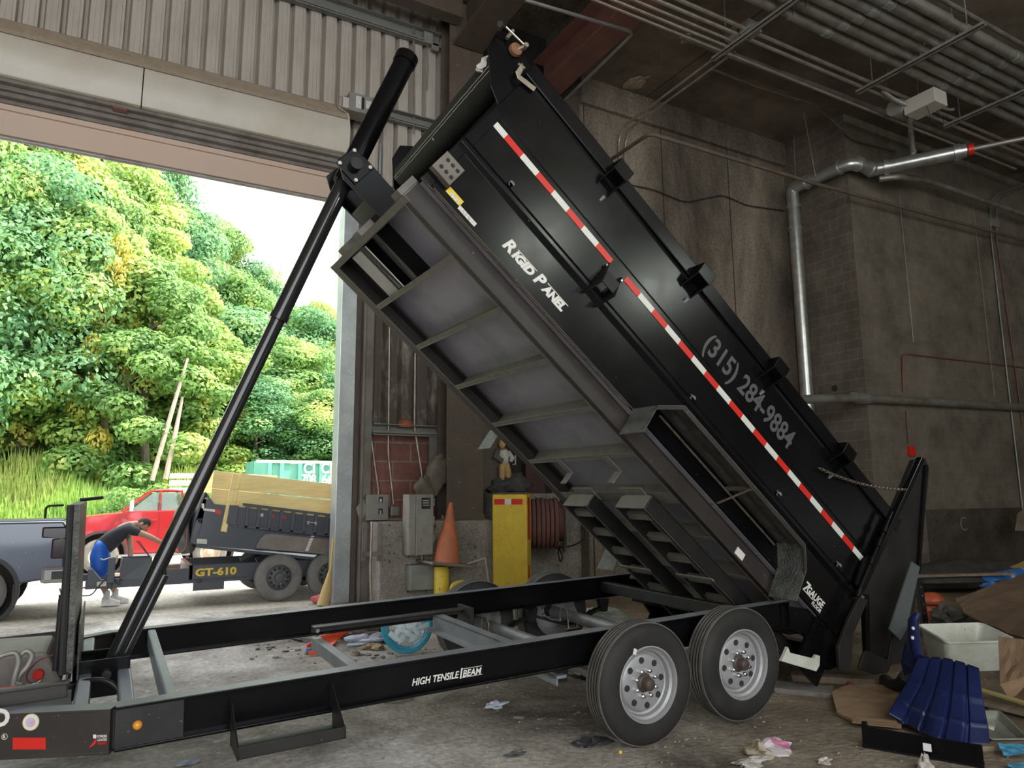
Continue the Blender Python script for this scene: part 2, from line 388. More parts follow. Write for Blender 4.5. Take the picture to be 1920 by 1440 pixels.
M['under'] = mat('grey_underside_panel', (0.31,0.30,0.345), 0.36, 0.10, c2=(0.16,0.155,0.17), scale=1.6, amt=(0.45,0.75), speck=((0.48,0.47,0.45), 55, 0.70))
M['rib'] = mat('dusty_rib_steel', (0.13,0.12,0.105), 0.6, c2=(0.19,0.175,0.145), scale=9, bump=0.05)
M['railbr'] = mat('dusty_dark_frame_rail', (0.024,0.020,0.018), 0.45, c2=(0.040,0.033,0.028), scale=3, speck=((0.16,0.14,0.12), 40, 0.70))
M['topfl'] = mat('worn_sky_tint_steel', (0.19,0.205,0.225), 0.42, c2=(0.28,0.285,0.29), scale=4, amt=(0.45,0.7), spec=0.35)  # worn steel, with the blue-grey of reflected sky put into its base colour
M['crossm'] = mat('dusty_blue_grey_tube', (0.17,0.205,0.26), 0.45, c2=(0.24,0.26,0.28), scale=5)
M['diam'] = mat('dirty_tread_plate', (0.055,0.055,0.050), 0.38, c2=(0.15,0.15,0.135), scale=7, amt=(0.4,0.7), bump=0.9, bscale=60, spec=0.7, speck=((0.5,0.5,0.47), 70, 0.70))
M['tarp'] = mat('black_mesh_tarp', (0.014,0.0135,0.0135), 0.75, c2=(0.022,0.021,0.021), scale=3, bump=0.4, bscale=90)
M['string'] = mat('white_stitching', (0.6,0.58,0.54), 0.7)
M['zinc'] = mat('zinc_plated', (0.55,0.52,0.42), 0.32, 0.8, c2=(0.42,0.36,0.26), scale=9)
M['tyre'] = mat('tyre_rubber', (0.0125,0.012,0.0115), 0.72, c2=(0.030,0.028,0.025), scale=5, amt=(0.4,0.75), bump=0.08)
M['tread'] = mat('dusty_tyre_tread', (0.085,0.080,0.070), 0.85, c2=(0.14,0.13,0.115), scale=9, bump=0.3)
M['groove'] = mat('tread_groove', (0.012,0.011,0.010), 0.9)
M['rim'] = mat('silver_grey_rim', (0.38,0.38,0.385), 0.38, 0.25, c2=(0.30,0.30,0.30), scale=4, rough2=0.45)
M['hub'] = mat('greasy_hub', (0.045,0.040,0.036), 0.5, c2=(0.10,0.06,0.045), scale=18)
M['chrome'] = mat('bright_lug_nut', (0.75,0.75,0.74), 0.12, 1.0)
M['rod'] = mat('oiled_cylinder_stage', (0.020,0.021,0.020), 0.16, 0.2, coat=0.5, coat_rough=0.08)
M['axle'] = mat('dusty_axle_tube', (0.20,0.205,0.205), 0.5, 0.2, c2=(0.115,0.115,0.11), scale=8)
M['textw'] = mat('white_decal', (0.72,0.70,0.64), 0.4)
M['textg'] = mat('grey_decal', (0.085,0.083,0.085), 0.4)
M['rust'] = mat('surface_rust', (0.30,0.13,0.06), 0.8, c2=(0.12,0.06,0.04), scale=20)
M['dirtline'] = mat('dried_mud', (0.13,0.10,0.07), 0.9, c2=(0.045,0.037,0.03), scale=25, bump=0.4)

def tint_floor(m):
    """floor colour turns browner and darker toward the rubbish side of the hall"""
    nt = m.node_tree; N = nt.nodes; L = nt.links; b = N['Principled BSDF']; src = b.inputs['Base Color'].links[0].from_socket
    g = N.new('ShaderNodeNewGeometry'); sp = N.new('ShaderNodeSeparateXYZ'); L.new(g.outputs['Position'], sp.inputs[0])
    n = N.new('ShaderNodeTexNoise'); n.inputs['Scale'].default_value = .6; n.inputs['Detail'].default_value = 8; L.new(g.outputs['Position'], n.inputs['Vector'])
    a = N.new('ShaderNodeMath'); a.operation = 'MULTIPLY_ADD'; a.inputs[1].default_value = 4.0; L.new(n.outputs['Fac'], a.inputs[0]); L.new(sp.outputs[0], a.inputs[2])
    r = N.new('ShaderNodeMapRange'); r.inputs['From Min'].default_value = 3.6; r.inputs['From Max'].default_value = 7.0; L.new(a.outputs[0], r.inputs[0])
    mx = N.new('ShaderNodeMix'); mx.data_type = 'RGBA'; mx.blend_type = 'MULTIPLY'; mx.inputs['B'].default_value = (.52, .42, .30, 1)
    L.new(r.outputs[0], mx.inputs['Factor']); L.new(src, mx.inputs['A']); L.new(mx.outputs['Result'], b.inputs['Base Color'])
tint_floor(M['floor'])
M['dadopaint'] = concrete_mat('dark_painted_lower_wall', [(0.030,0.024,0.019),(0.060,0.047,0.037),(0.095,0.074,0.057)], scale=1.0, bump=0.3, fine=20)
# ================================================================== MATERIALS

# ================================================================== SETTING
YW, ZC, Y1, Y3, XC = 11.2, 9.6, 10.5, 8.9, 13.1
b = MB(); N_ = 90
b.grid(lambda u, v: (-14 + 40 * u, -8 + 19.2 * v, 0.0), N_, 50)
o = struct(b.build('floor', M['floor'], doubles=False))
# back wall, above and beside the opening : corrugated steel
def corrugated(x0, x1, z0, z1, y, per=0.262, gap=0.088, dep=0.13):
    b = MB(); x = x0
    while x < x1:
        xe = min(x + per, x1)
        pts = [(x, y), (x + per * .22, y), (x + per * .25, y - .008), (x + per * .5, y - .008), (x + per * .53, y), (xe - gap, y), (xe - gap + .012, y + dep), (xe - .035, y + dep), (xe, y)]
        for (xa, ya), (xb, yb) in zip(pts[:-1], pts[1:]):
            if xb > xa: b.quad((xa, ya, z0), (xb, yb, z0), (xb, yb, z1), (xa, ya, z1))
        x = xe
    b.box((x0, y + dep + .01, z0), (x1, y + dep + .12, z1))
    return b
struct(corrugated(-7.0, 4.9, 6.9, 11.4, YW).build('wall_back', M['corr']))
struct(corrugated(3.62, 4.95, 2.62, 6.9, YW + .02, 0.27, 0.085, 0.085).build('wall_back', M['corr_dirty']))
struct(MB().box((7.40, Y1, 0), (7.45, YW + .2, ZC)).build('wall_back', M['conc']))
struct(MB().box((4.85, YW, 0), (7.6, YW + .2, 11.4)).build('wall_back', M['darkgap']))
struct(MB().box((3.45, YW + .02, 0), (4.95, YW + .22, 2.66)).build('wall_back', M['redblock']))
struct(MB().box((-14, YW, 0), (-7.0, YW + .2, 11.4)).build('wall_back', M['corr']))
# concrete curb along the foot of the wall, higher pier behind the yellow board
b = MB(); b.box((3.62, YW - .62, 0), (5.62, YW + .05, 1.22)); o = struct(b.build('trim_1', M['conc_pit'], bevel=.03))
b = MB(); b.box((5.62, YW - .45, 0), (7.55, YW + .05, 1.64)); o = struct(b.build('trim_2', M['conc_pit'], bevel=.02))
# door jamb
b = MB(); b.box((3.09, YW - .06, 0), (3.345, YW + .25, 6.75)); struct(b.build('trim_3', M['jamb'], bevel=.01))
b = MB(); b.box((3.36, YW - .02, 0), (3.44, YW + .2, 6.75)); struct(b.build('trim_4', M['brownsteel']))
b = MB(); b.box((3.45, YW - .10, 0), (3.63, YW + .1, 7.0)); b.box((3.45, YW - .16, 0), (3.48, YW - .10, 7.0)); struct(b.build('trim_5', M['chan'], bevel=.006))
b = MB(); b.box((-4.3, YW - .06, 0), (-4.0, YW + .25, 6.9)); struct(b.build('trim_6', M['jamb']))
b = MB(); b.box((-7, YW, 0), (-4.3, YW + .2, 6.9)); struct(b.build('wall_back', M['conc']))
# door header : hood, guides, rolled curtain bottom
hd = empty('rolling_door', 'rolled-up steel overhead door with beige curved hood above the opening', 'door', loc=(0, YW, 6.75))
hd['kind'] = 'structure'
L0 = lambda x, y, z: (x, y - YW, z - 6.75)
prof = [(YW, 8.02), (YW - .22, 7.98), (YW - .42, 7.86), (YW - .56, 7.66), (YW - .62, 7.42), (YW - .60, 7.20), (YW - .54, 7.08), (YW - .54, 7.05), (YW - .02, 7.05)]
b = MB()
b.prism([L0(-7, y, z) for y, z in prof], 0, (7 + .02, 0, 0)); b.prism([L0(.035, y, z) for y, z in prof], 0, (2.95, 0, 0))
b.build('hood', M['hood'], hd, smooth=True)
b = MB(); b.prism([L0(-7, y, z) for y, z in ((YW - .01, 8.05), (YW - .24, 8.00), (YW - .43, 7.88), (YW - .575, 7.67), (YW - .60, 7.60), (YW - .5, 7.70), (YW - .1, 7.9))], 0, (9.95, 0, 0)); b.build('dust', M['dust'], hd)
b = MB()
for i, (dy, z0, z1) in enumerate(((.46, 7.0, 7.05), (.36, 6.94, 7.02), (.30, 6.88, 6.95), (.20, 6.83, 6.90))): b.box(L0(-7, YW - dy, z0), L0(3.0, YW, z1))
b.build('guide', M['chan'], hd, bevel=.008)
b = MB(); b.box(L0(-7, YW - .16, 6.755), L0(3.2, YW - .08, 6.90)); b.box(L0(-7, YW - .12, 6.42), L0(3.2, YW + .02, 6.76)); b.build('curtain', M['pinkpaint'], hd)
b = MB(); b.tube([L0(-7, YW - .05, 6.40), L0(3.2, YW - .05, 6.40)], .035, 10); b.build('bottom_bar', M['galvdull'], hd, smooth=True)
p = PY(225, 208, YW - .5); b = MB(); b.box(L0(p.x - .09, YW - .50, 6.965), L0(p.x + .09, YW - .33, 6.99)); b.build('warning_label', M['redsteel'], hd)

# steel girts on the corrugated wall
def girt(name, x0, x1, z, label, h=.2, y=YW - .03, d=.13, m='purlin'):
    b = MB(); b.box((x0, y - d, z), (x1, y, z + .02)); b.box((x0, y - .02, z), (x1, y, z + h)); b.box((x0, y - d, z + h - .02), (x1, y, z + h)); b.box((x0, y - d, z), (x0 + 0, y, z + .02)); b.box((x0, y - d, z - .02), (x1, y - d + .012, z + .06))
    o = b.build(name, M[m], bevel=.004); return tag(o, label, 'beam')
girt('steel_girt', .6, 4.75, 9.72, 'upper grey steel girt across the corrugated wall above the door hood', .26)
girt('steel_girt', 3.0, 4.75, 8.06, 'lower grey steel girt above the door corner, behind the hydraulic cylinder top', .2)
girt('steel_girt', 3.64, 4.85, 2.60, 'scratched grey steel channel on top of the red block wall', .17)
b = MB(); b.box((4.62, YW - .12, 1.9), (4.8, YW - .06, 2.6)); tag(b.build('steel_plate', M['purlin'], bevel=.004), 'short upright grey steel strip below the channel beside the column', 'plate')

# brown H column and haunch beam
col = empty('steel_column', 'brown painted steel column standing on the concrete curb beside the traffic cone', 'column', loc=(5.1, 10.9, 1.22))
b = MB(); b.box((-.36, -.26, 0), (.30, -.23, 10)); b.box((-.36, .12, 0), (.30, .15, 10)); b.box((-.04, -.23, 0), (-.02, .12, 10)); b.box((-.42, -.30, 0), (.38, .25, .03)); b.build('flange', M['brownsteel'], col, bevel=.004)
b = MB()
for sx in (-.40, .33):
    for k in (-.2, .15): b.tube([(sx, k, .02), (sx, k, .08)], .02, 8)
b.build('anchor_bolt', M['chan'], col)
b = MB(); b.box((4.78, -4, 9.52), (5.36, 10.6, 9.56)); b.box((5.05, -4, 9.55), (5.09, 10.6, 10.4)); b.box((4.78, -4, 10.4), (5.36, 10.6, 10.44))
tag(b.build('roof_girder', M['brownsteel'], bevel=.004), 'brown steel girder running overhead from the column toward the viewer', 'beam')
b = MB(); b.box((6.62, -4, 9.28), (7.12, 10.9, 9.31)); b.box((6.86, -4, 9.3), (6.90, 10.9, 9.9)); b.box((6.62, -4, 9.9), (7.12, 10.9, 9.93))
tag(b.build('roof_girder', M['redsteel'], bevel=.004), 'rust red primed steel girder overhead behind the tarp crank', 'beam')
b = MB(); b.box((4.85, 10.35, 9.9), (-14, 10.6, 10.3)); tag(b.build('roof_girder', M['brownsteel']), 'dark steel beam along the top of the corrugated wall', 'beam')

# concrete bay
struct(MB().box((7.45, Y1, 0), (XC, Y1 + .3, ZC)).build('wall_back', M['conc']))
struct(MB().box((7.4, Y1 - .10, 9.05), (XC, Y1, ZC)).build('trim_7', M['conc'], bevel=.01))
struct(MB().box((XC, Y3 + .3, 0), (XC + .3, Y1, ZC)).build('wall_column', M['cmu_y']))
struct(MB().box((XC - .004, Y3 + .001, 0), (XC - .001, Y3 + .31, ZC)).build('wall_column', M['cmu_y']))
struct(MB().box((XC, Y3, 0), (26, Y3 + .3, ZC)).build('wall_right', M['cmu']))
struct(MB().box((14.7, Y3 - .015, 0), (26, Y3 - .001, 1.26)).build('baseboard_right', M['dadopaint']))
struct(MB().box((7.12, -9, ZC), (7.4, YW + .1, 11.0)).build('wall_upstand', M['conc']))
struct(MB().box((-9.3, -9, 0), (-9, YW, 11)).build('wall_left', M['corr']))
struct(MB().box((26, -9, 0), (26.3, Y3 + .3, ZC)).build('wall_side', M['cmu_y']))
struct(MB().box((3.5, -9.3, 0), (26, -9, ZC + .25)).build('wall_front', M['conc']))
struct(MB().box((7.12, -9, ZC), (26, Y3 + 2, ZC + .25)).build('ceiling', M['ceil']))
b = MB(); x = 5.36
b.box((-14, -9, 10.75), (7.12, YW, 10.95))
for k in range(8): b.box((-13 + k * 2.4, -9, 10.45), (-12.85 + k * 2.4, YW, 10.75))
struct(b.build('ceiling', M['conc']))
# pilaster seams on the concrete wall
b = MB()
for px in (1100, 1247, 1372):
    x = PY(px, 450, Y1).x; b.box((x - .012, Y1 - .004, 0), (x + .012, Y1, 9.05))
struct(b.build('trim_8', M['darkgap']))

# ================================================================== CEILING PIPES
def pipe(name, pts, r, m, label, cat='pipe', n=12, group=None, rounded=0.0, couplings=None):
    if rounded: pts = round_path(pts, rounded, 6)
    b = MB(); b.tube(pts, r, n)
    if couplings:
        for c, d in couplings:
            c = Vector(c); d = Vector(d).normalized(); b.tube([c - d * .05, c + d * .05], r * 1.18, n)
    return tag(b.build(name, M[m], smooth=True), label, cat, group)
ZS = 8.6
ys = [6.47, 6.24, 6.02, 5.82, 5.60, 5.40]
names = ['lowest and nearest the wall', 'second from the wall', 'third from the wall', 'fourth from the wall', 'fifth from the wall', 'farthest from the wall']
for i, y in enumerate(ys):
    z = ZS + .13
    b = MB(); xs = [5.2, 8.05, 8.45, 10.7, 11.1, 13.4, 13.8, 17]
    for a, c in zip(xs[0::2], xs[1::2]): b.tube([(a, y, z), (c, y, z)], .083, 14)
    for a, c in zip(xs[1::2], xs[2::2]): b.tube([(a, y, z), ((a + c) / 2, y, z), (c, y, z)], .060, 12)
    cp = MB()
    for xx in (9.2 + .06 * i, 12.3 + .05 * i): cp.tube([(xx, y, z), (xx + .1, y, z)], .092, 14); cp.tube([(xx + .13, y, z), (xx + .16, y, z)], .092, 14)
    e = empty('overhead_pipe', 'fat dull grey pipe under the ceiling, %s of six parallel pipes' % names[i], 'pipe', loc=(0, 0, 0), group='six fat parallel pipes on the strut hangers')
    b.build('pipe', M['pipe'], e, smooth=True); cp.build('coupling', M['pipeshine'], e, smooth=True)
def strut(x, y0, y1, label):
    e = empty('strut_hanger', label, 'hanger', loc=(x, y0, ZS)); b = MB()
    b.box((-.045, 0, 0), (.045, y1 - y0, .012)); b.box((-.045, 0, 0), (-.033, y1 - y0, .06)); b.box((.033, 0, 0), (.045, y1 - y0, .06)); b.build('strut', M['galvdull'], e)
    for yy in (y0 + .25, y1 - .3):
        MB().tube([(0, yy - y0, .0), (0, yy - y0, ZC - ZS)], .01, 6).build('hanger_rod', M['galvdull'], e)
strut(8.15, 5.3, 7.75, 'pale steel strut under the ceiling pipes nearest the red girder')
strut(11.12, 5.1, 7.25, 'pale steel strut crossing under the ceiling pipes above the block column')
strut(13.7, 4.6, 7.2, 'pale steel strut under the ceiling pipes at the right edge of the picture')
# conduit bundle along x, left of the junction boxes
for i, (y, z, x0, x1, nm) in enumerate(((7.02, ZS + .12, 5.3, 17, 'thickest, carried over the first strut'), (7.16, ZS + .10, 5.3, 17, 'second, beside the thickest'), (7.30, ZS + .08, 5.3, 8.1, 'third, ending at the twin boxes'),
                                        (7.42, ZS + .06, 5.3, 8.1, 'fourth, bending into the boxes'), (7.54, ZS + .05, 5.3, 17, 'outermost, running past the boxes'))):
    pipe('overhead_conduit', [(x0, y, z), (x1, y, z)], .032 if i < 2 else .024, 'conduit', 'steel conduit of the ceiling bundle, %s' % nm, 'conduit', 8, 'conduit bundle under the ceiling')
for k, (px, py) in enumerate(((1380, 82), (1408, 68))):
    p = PZ(px, py, ZS + .02); b = MB(); b.box((p.x - .14, p.y - .10, p.z + .05), (p.x + .14, p.y + .10, p.z + .21)); tag(b.build('junction_box', M['galvdull'], bevel=.01), ('left' if k == 0 else 'right') + ' one of the twin galvanised junction boxes at the end of the first strut', 'box')
for k, (px, py, ex, ey) in enumerate(((1365, 90, 1160, 262), (1378, 97, 1172, 268))):
    a = PZ(px, py, ZS + .1); c = PY(ex, ey, Y1 - .06); c2 = PY(ex + (2 - k * 3), 310, Y1 - .05)
    pipe('steel_conduit', [a, (a.x * .2 + c.x * .8, Y1 - .25, ZS + .1), (c.x, Y1 - .06, c.z), c2], .022, 'conduit', 'thin bright conduit crossing the ceiling and turning down the wall, ' + ('upper of the pair' if k == 0 else 'lower of the pair'), 'conduit', 8, rounded=.3)
# long thicker pipe with sprinkler drop
a = PZ(1283, 70, 9.25); c = PZ(1690, 222, 9.25); d = (c - a).normalized()
pipe('sprinkler_main', [a, a + d * 14], .06, 'pipe', 'long dusty pipe close under the ceiling feeding the short vertical drop', 'pipe', 12)
a = PZ(1840, 40, 9.2); pipe('sprinkler_main', [a + Vector((-8, 0, 0)), a + Vector((6, 0, 0))], .035, 'pipe', 'thin pipe under the ceiling at the top right corner', 'pipe', 8)
a = PZ(1700, 35, 9.1); pipe('sprinkler_main', [a + Vector((-6, 0, 0)), a + Vector((6, 0, 0))], .045, 'pipe', 'mid-size pipe under the ceiling beyond the six fat pipes', 'pipe', 8)
# thin branch line near the column
pts = [PZ(1335, 130, 9.5), PZ(1410, 160, 9.45), PZ(1530, 198, 9.4), PY(1600, 262, Y3 - .1), PY(1680, 283, Y3 - .1)]
pipe('branch_pipe', pts, .022, 'rustpipe', 'thin brown pipe crossing the ceiling and bending across the block corner', 'pipe', 8, rounded=.1)
# big galvanised down-pipe assembly
YP = 8.55
e = empty('galvanised_drain_pipe', 'large shiny galvanised pipe rising beside the block column and turning under the ceiling', 'pipe', loc=(0, 0, 0))
x0 = PX(1487, 390, XC - .2); x1_ = PX(1515, 770, XC - .2)
pc = PY(1515, 770, 9.9)
vx, vy = 12.75, PX(1515, 770, 12.75).y
zt = PX(1490, 352, 12.75).z
b = MB(); b.tube([(vx, vy, 0.05), (vx, vy, zt - .25)], .13, 18); b.build('riser', M['pipeshine'], e, smooth=True)
k1 = Vector((vx, vy, zt)); k2 = Vector((vx, YP, PY(1570, 332, YP).z)); k2.z = zt + .0
k3 = PY(1640, 352, YP); k3.z = zt - .02; k4 = PY(1812, 282, 8.2)
kk = Vector((k3.x + .5, YP - .35, zt))
b = MB(); b.tube(round_path([(vx, vy, zt - .26), k1, k2 + Vector((0, 0, 0)), k3], .32, 7), .13, 18)
b.build('elbow', M['pipeshine'], e, smooth=True)
# branch toward viewer: from k3 to the right/up in the picture = toward -y
far = PZ(1812, 282, zt + .02); b = MB(); b.tube([k3 + Vector((-.05, .1, 0)), far], .135, 18); b.build('branch', M['pipeshine'], e, smooth=True)
d2 = (far - k3).normalized(); b = MB(); b.tube([far, far + d2 * 5], .05, 10); b.build('branch_tail', M['pipe'], e, smooth=True)
b = MB(); b.tube([far - d2 * .22, far - d2 * .1], .165, 16); b.tube([k3 + d2 * .2, k3 + d2 * .28], .165, 16)
for zz in (zt - .45, zt - .95): b.tube([(vx, vy, zz), (vx, vy, zz + .06)], .155, 16)
for t in (.25, .8): q = k1.lerp(k2, t); b.tube([q - Vector((0, .03, 0)), q + Vector((0, .03, 0))], .155, 16)
for t in (.3, .85): q = k2.lerp(k3, t); b.tube([q - Vector((.03, 0, 0)), q + Vector((.03, 0, 0))], .155, 16)
b.build('coupling', M['pipeshine'], e, smooth=True)
b = MB(); b.tube([far + d2 * .02, far + d2 * .12], .11, 12); b.build('red_cap', M['redtape'], e, smooth=True)
a = k3.lerp(far, .45); b = MB(); b.tube([a + Vector((0, 0, .1)), (a.x, a.y, 9.2)], .055, 12); b.tube([a + Vector((0, 0, .15)), a + Vector((0, 0, .22))], .075, 12); b.tube([(a.x, a.y, 9.1), (a.x, a.y, 9.17)], .075, 12); b.build('drop', M['pipeshine'], e, smooth=True)
# lower branch going right
g0 = k3 + Vector((.1, -.05, -.2)); g1 = PY(1738, 338, YP - .05); g2 = PY(1920, 402, YP - .05) ; g1.z = PY(1738, 338, YP - .05).z
b = MB(); b.tube(round_path([g0, g0 + Vector((.25, -.25, 0)), g1, g2, g2 + (g2 - g1)], .15, 5), .065, 12); b.build('lower_branch', M['pipe'], e, smooth=True)
# horizontal pipe along the block wall and sprinkler line
a = PY(1527, 748, Y3 - .12); c = PY(1615, 746, Y3 - .12); d = PY(1920, 764, Y3 - .12)
level_pipe = pipe('level_pipe', [PY(1500, 750, Y3 - .12), a, c, d, d + (d - c)], .085, 'pipe', 'fat dusty pipe running level along the block wall right of the riser', 'pipe', 14)
b = MB(); b.tube([c + Vector((-.25, 0, 0)), c + Vector((-.16, 0, 0)), c + Vector((0, 0, 0)), c + Vector((.16, 0, 0)), c + Vector((.25, 0, 0))], [.10, .11, .125, .11, .10], 14); b.build('coupling', M['pipeshine'], level_pipe, smooth=True)
pts = [PY(1120, 312, 8.6), PY(1218, 250, 8.6), PY(1530, 345, 8.6), PY(1920, 450, 8.6)]; pts[0] = Vector((pts[1].x, 10.4, pts[1].z - .0)); pts.append(pts[3] * 1.3 - pts[2] * .3)
pts[0] = PY(1140, 303, 10.3)
pipe('sprinkler_line', pts, .035, 'rustpipe', 'thin rusty brown pipe crossing the whole concrete wall in front of the drain pipe', 'pipe', 10, rounded=.15)
# hanging rods
for k, (px, py0, px2, py1) in enumerate(((1488, 250, 1492, 345), (1507, 212, 1529, 330), (1240, 95, 1240, 125), (1733, 80, 1733, 118), (1783, 5, 1787, 95), (1665, 130, 1661, 165))):
    a = PZ(px, py0, ZC); c = PY(px2, py1, a.y)
    tag(MB().tube([a, c], .010, 6).build('hanger_rod', M['conduit']), ['thin rod hanging above the first elbow of the drain pipe', 'slanting thin rod above the second elbow of the drain pipe', 'short rod hanging near the twin junction boxes', 'thin rod hanging left of the pale ceiling box', 'thin rod hanging beside the top right strut', 'short rod hanging by the middle strut'][k], 'rod')
for k, (px, a, c) in enumerate(((1683, 330, 640), (1815, 300, 740))):
    p = PY(px, a, Y3 - .08); q = PY(px + (c - a) * .07, c, Y3 - .08); q.x = p.x; q.z = PY(px + 20, c, Y3 - .08).z
    tag(MB().tube([p, q], .006, 5).build('hanging_wire', M['conduit']), ['thin wire dropping down the block wall left of the red conduit stub', 'thin wire dropping down the block wall toward the right'][k], 'wire')
# pale box under the ceiling
p = PZ(1735, 198, 8.45); e = empty('control_box', 'pale beige box hanging under the ceiling pipes beside a round fan motor', 'box', loc=p)
MB().box((-.19, -.28, -.1), (.19, .28, .17)).build('body', M['beige'], e, bevel=.01)
b = MB(); b.lathe([(.0, -.12), (.16, -.12), (.18, 0), (.16, .12), (0, .12)], (-.12, .42, .12), (1, 0, 0), 16); b.build('motor', M['galvdull'], e, smooth=True)
b = MB(); b.tube(round_path([(-.1, .2, .05), (-.4, .3, .15), (-.7, .35, .28)], .1), .035, 8); b.tube(round_path([(.2, -.1, .0), (.55, -.1, .02), (.8, -.05, .12)], .1), .025, 8); b.build('conduit', M['galvdull'], e, smooth=True)
b = MB(); b.tube([(-.15, -.1, -.1), (-.1, -.15, -.4), (.05, -.2, -.5), (.15, -.2, -.35), (.17, -.1, -.1)], .006, 5); b.build('wire', M['darkgap'], e)
b = MB(); b.tube([(0, .1, .17), (0, .1, 1.15)], .008, 6); b.tube([(.1, -.2, .17), (.1, -.2, 1.15)], .008, 6); b.build('hanger_rod', M['conduit'], e)
# foil / debris stuck on ceiling
for k, (px, py, sx, sy) in enumerate(((1190, 155, .34, .12), (1286, 72, .12, .10))):
    p = PZ(px, py, ZC - .03); b = MB(); b.blob((0, 0, 0), (sx, sy, .03), 3 + k, .3, 12); o = b.build('hanging_rag', M['dust'], mw=Matrix.Translation(p) @ Matrix.Rotation(1.9, 4, 'Z')); tag(o, ['torn tan scrap clinging to the ceiling above the dump bed', 'crumpled grey scrap on the end of the long ceiling pipe'][k], 'scrap')
# right wall fittings: conduits, red stub
def wallline(name, pxs, y, r, m, label, cat='conduit'):
    pts = [PY(a, c, y) for a, c in pxs]; return pipe(name, pts, r, m, label, cat, 8, rounded=.08)
wallline('steel_conduit', [(1920, 345), (1870, 362), (1856, 378), (1858, 440), (1921, 985)], Y3 - .05, .016, 'galv', 'bright thin conduit running down the block wall at the far right')
wallline('steel_conduit', [(1920, 356), (1880, 372), (1868, 388), (1869, 455)], Y3 - .05, .016, 'galv', 'second bright conduit bending down beside the small square box')
wallline('steel_conduit', [(1870, 455), (1905, 700), (1918, 800)], Y3 - .04, .014, 'redsteel', 'red painted conduit down the block wall at the far right')
wallline('steel_conduit', [(1694, 735), (1692, 668), (1700, 663), (1900, 686), (1925, 690)], Y3 - .04, .016, 'redsteel', 'reddish conduit bending over from the level pipe toward the right')
wallline('steel_conduit', [(1700, 770), (1704, 832)], Y3 - .04, .012, 'redsteel', 'short red conduit dropping to the red alarm box')
p = PY(1710, 846, Y3 - .05); tag(MB().box(p - Vector((.09, .03, .1)), p + Vector((.09, .05, .1))).build('alarm_box', M['redtape'], bevel=.01), 'small red box on the block wall above the gate', 'box')
p = PY(1865, 418, Y3 - .06); tag(MB().box(p - Vector((.17, .03, .1)), p + Vector((.17, .06, .1))).build('junction_box', M['galvdull'], bevel=.01), 'small dusty square box on the block wall at the far right', 'box')
for px, py, lab in ((1565, 728, 'dark round core hole in the block column face near the level pipe'),):
    p = PX(px, py, XC - .001); b = MB(); b.lathe([(.0, 0), (.055, 0), (.065, .012), (.07, 0)], p, (-1, 0, 0), 16); tag(b.build('core_hole', M['darkgap']), lab, 'hole')
b = MB(); p = PY(1808, 982, Y3 - .02); b.tube(arc(p, .13, .9, 5.3, 14, (1, 0, 0), (0, 0, 1)), .012, 5); tag(b.build('chalk_mark', M['galvdull']), 'pale letter C chalked low on the block wall', 'mark')
# thin cable sagging on concrete wall
pts = [PY(1075, 290, Y1 - .05), PY(1120, 335, Y1 - .05), PY(1225, 355, Y1 - .05), PY(1285, 380, Y1 - .05), PY(1355, 365, Y1 - .05), PY(1400, 385, Y1 - .05), PY(1470, 395, Y1 - .05)]
pipe('sagging_cable', pts, .012, 'darkgap', 'thin dark cable sagging along the stained concrete wall', 'cable', 6, rounded=.2)
# sprinkler arm near crank: galvanised pipe with rust
a = PY(1000, 0, 7.6); pts = [PZ(985, 0, 9.0), PZ(1180, 58, 9.0), PZ(1186, 64, 9.0), PZ(1057, 190, 9.0)]
pipe('overhead_conduit', pts, .028, 'galv', 'pale conduit turning a sharp corner below the red girder', 'conduit', 8, rounded=.06)
# ================================================================== THINGS ON THE BACK WALL
def w(px, py, y=YW): return PY(px, py, y)
# conduits from the top
def wc(pts, r, m, label, y=YW - .08, name='steel_conduit'):
    return pipe(name, [w(a, c, y) for a, c in pts], r, m, label, 'conduit', 8, rounded=.12)
wc([(698, 560), (693, 800), (710, 922), (708, 930)], .016, 'conduit', 'leftmost steel conduit bending down to the small grey switch box')
wc([(731, 560), (728, 850), (738, 945)], .018, 'conduit', 'middle steel conduit running down past the girt to the little square box')
wc([(779, 620), (777, 800), (795, 915), (796, 925)], .020, 'conduit', 'right steel conduit bending down into the tall grey enclosure')
wc([(772, -10), (776, 60), (776, 250)], .018, 'conduit', 'thin steel conduit curving down the corrugated wall beside the cylinder top')
wc([(812, -10), (802, 60), (801, 75)], .018, 'conduit', 'short bent conduit entering the small box on the upper girt')
wc([(801, 85), (803, 130), (800, 170)], .010, 'conduit', 'thin conduit hanging below the small box on the upper girt')
wc([(714, 270), (712, 330), (708, 365)], .026, 'galv', 'grey flexible conduit hanging behind the cylinder pivot')
wc([(676, 862), (700, 905), (714, 925)], .012, 'redsteel', 'thin slanting rod from the door channel to the small switch box')
p = w(802, 72, YW - .12); tag(MB().box(p - Vector((.09, .05, .1)), p + Vector((.09, .06, .1))).build('junction_box', M['galvdull'], bevel=.01), 'small square box on the upper girt of the corrugated wall', 'box')
p = w(816, 88, YW - .14); tag(MB().box(p - Vector((.07, .02, .07)), p + Vector((.07, .04, .07))).build('junction_box', M['galvdull'], bevel=.01), 'flat plate box at the end of the upper girt beside the brown column', 'box')
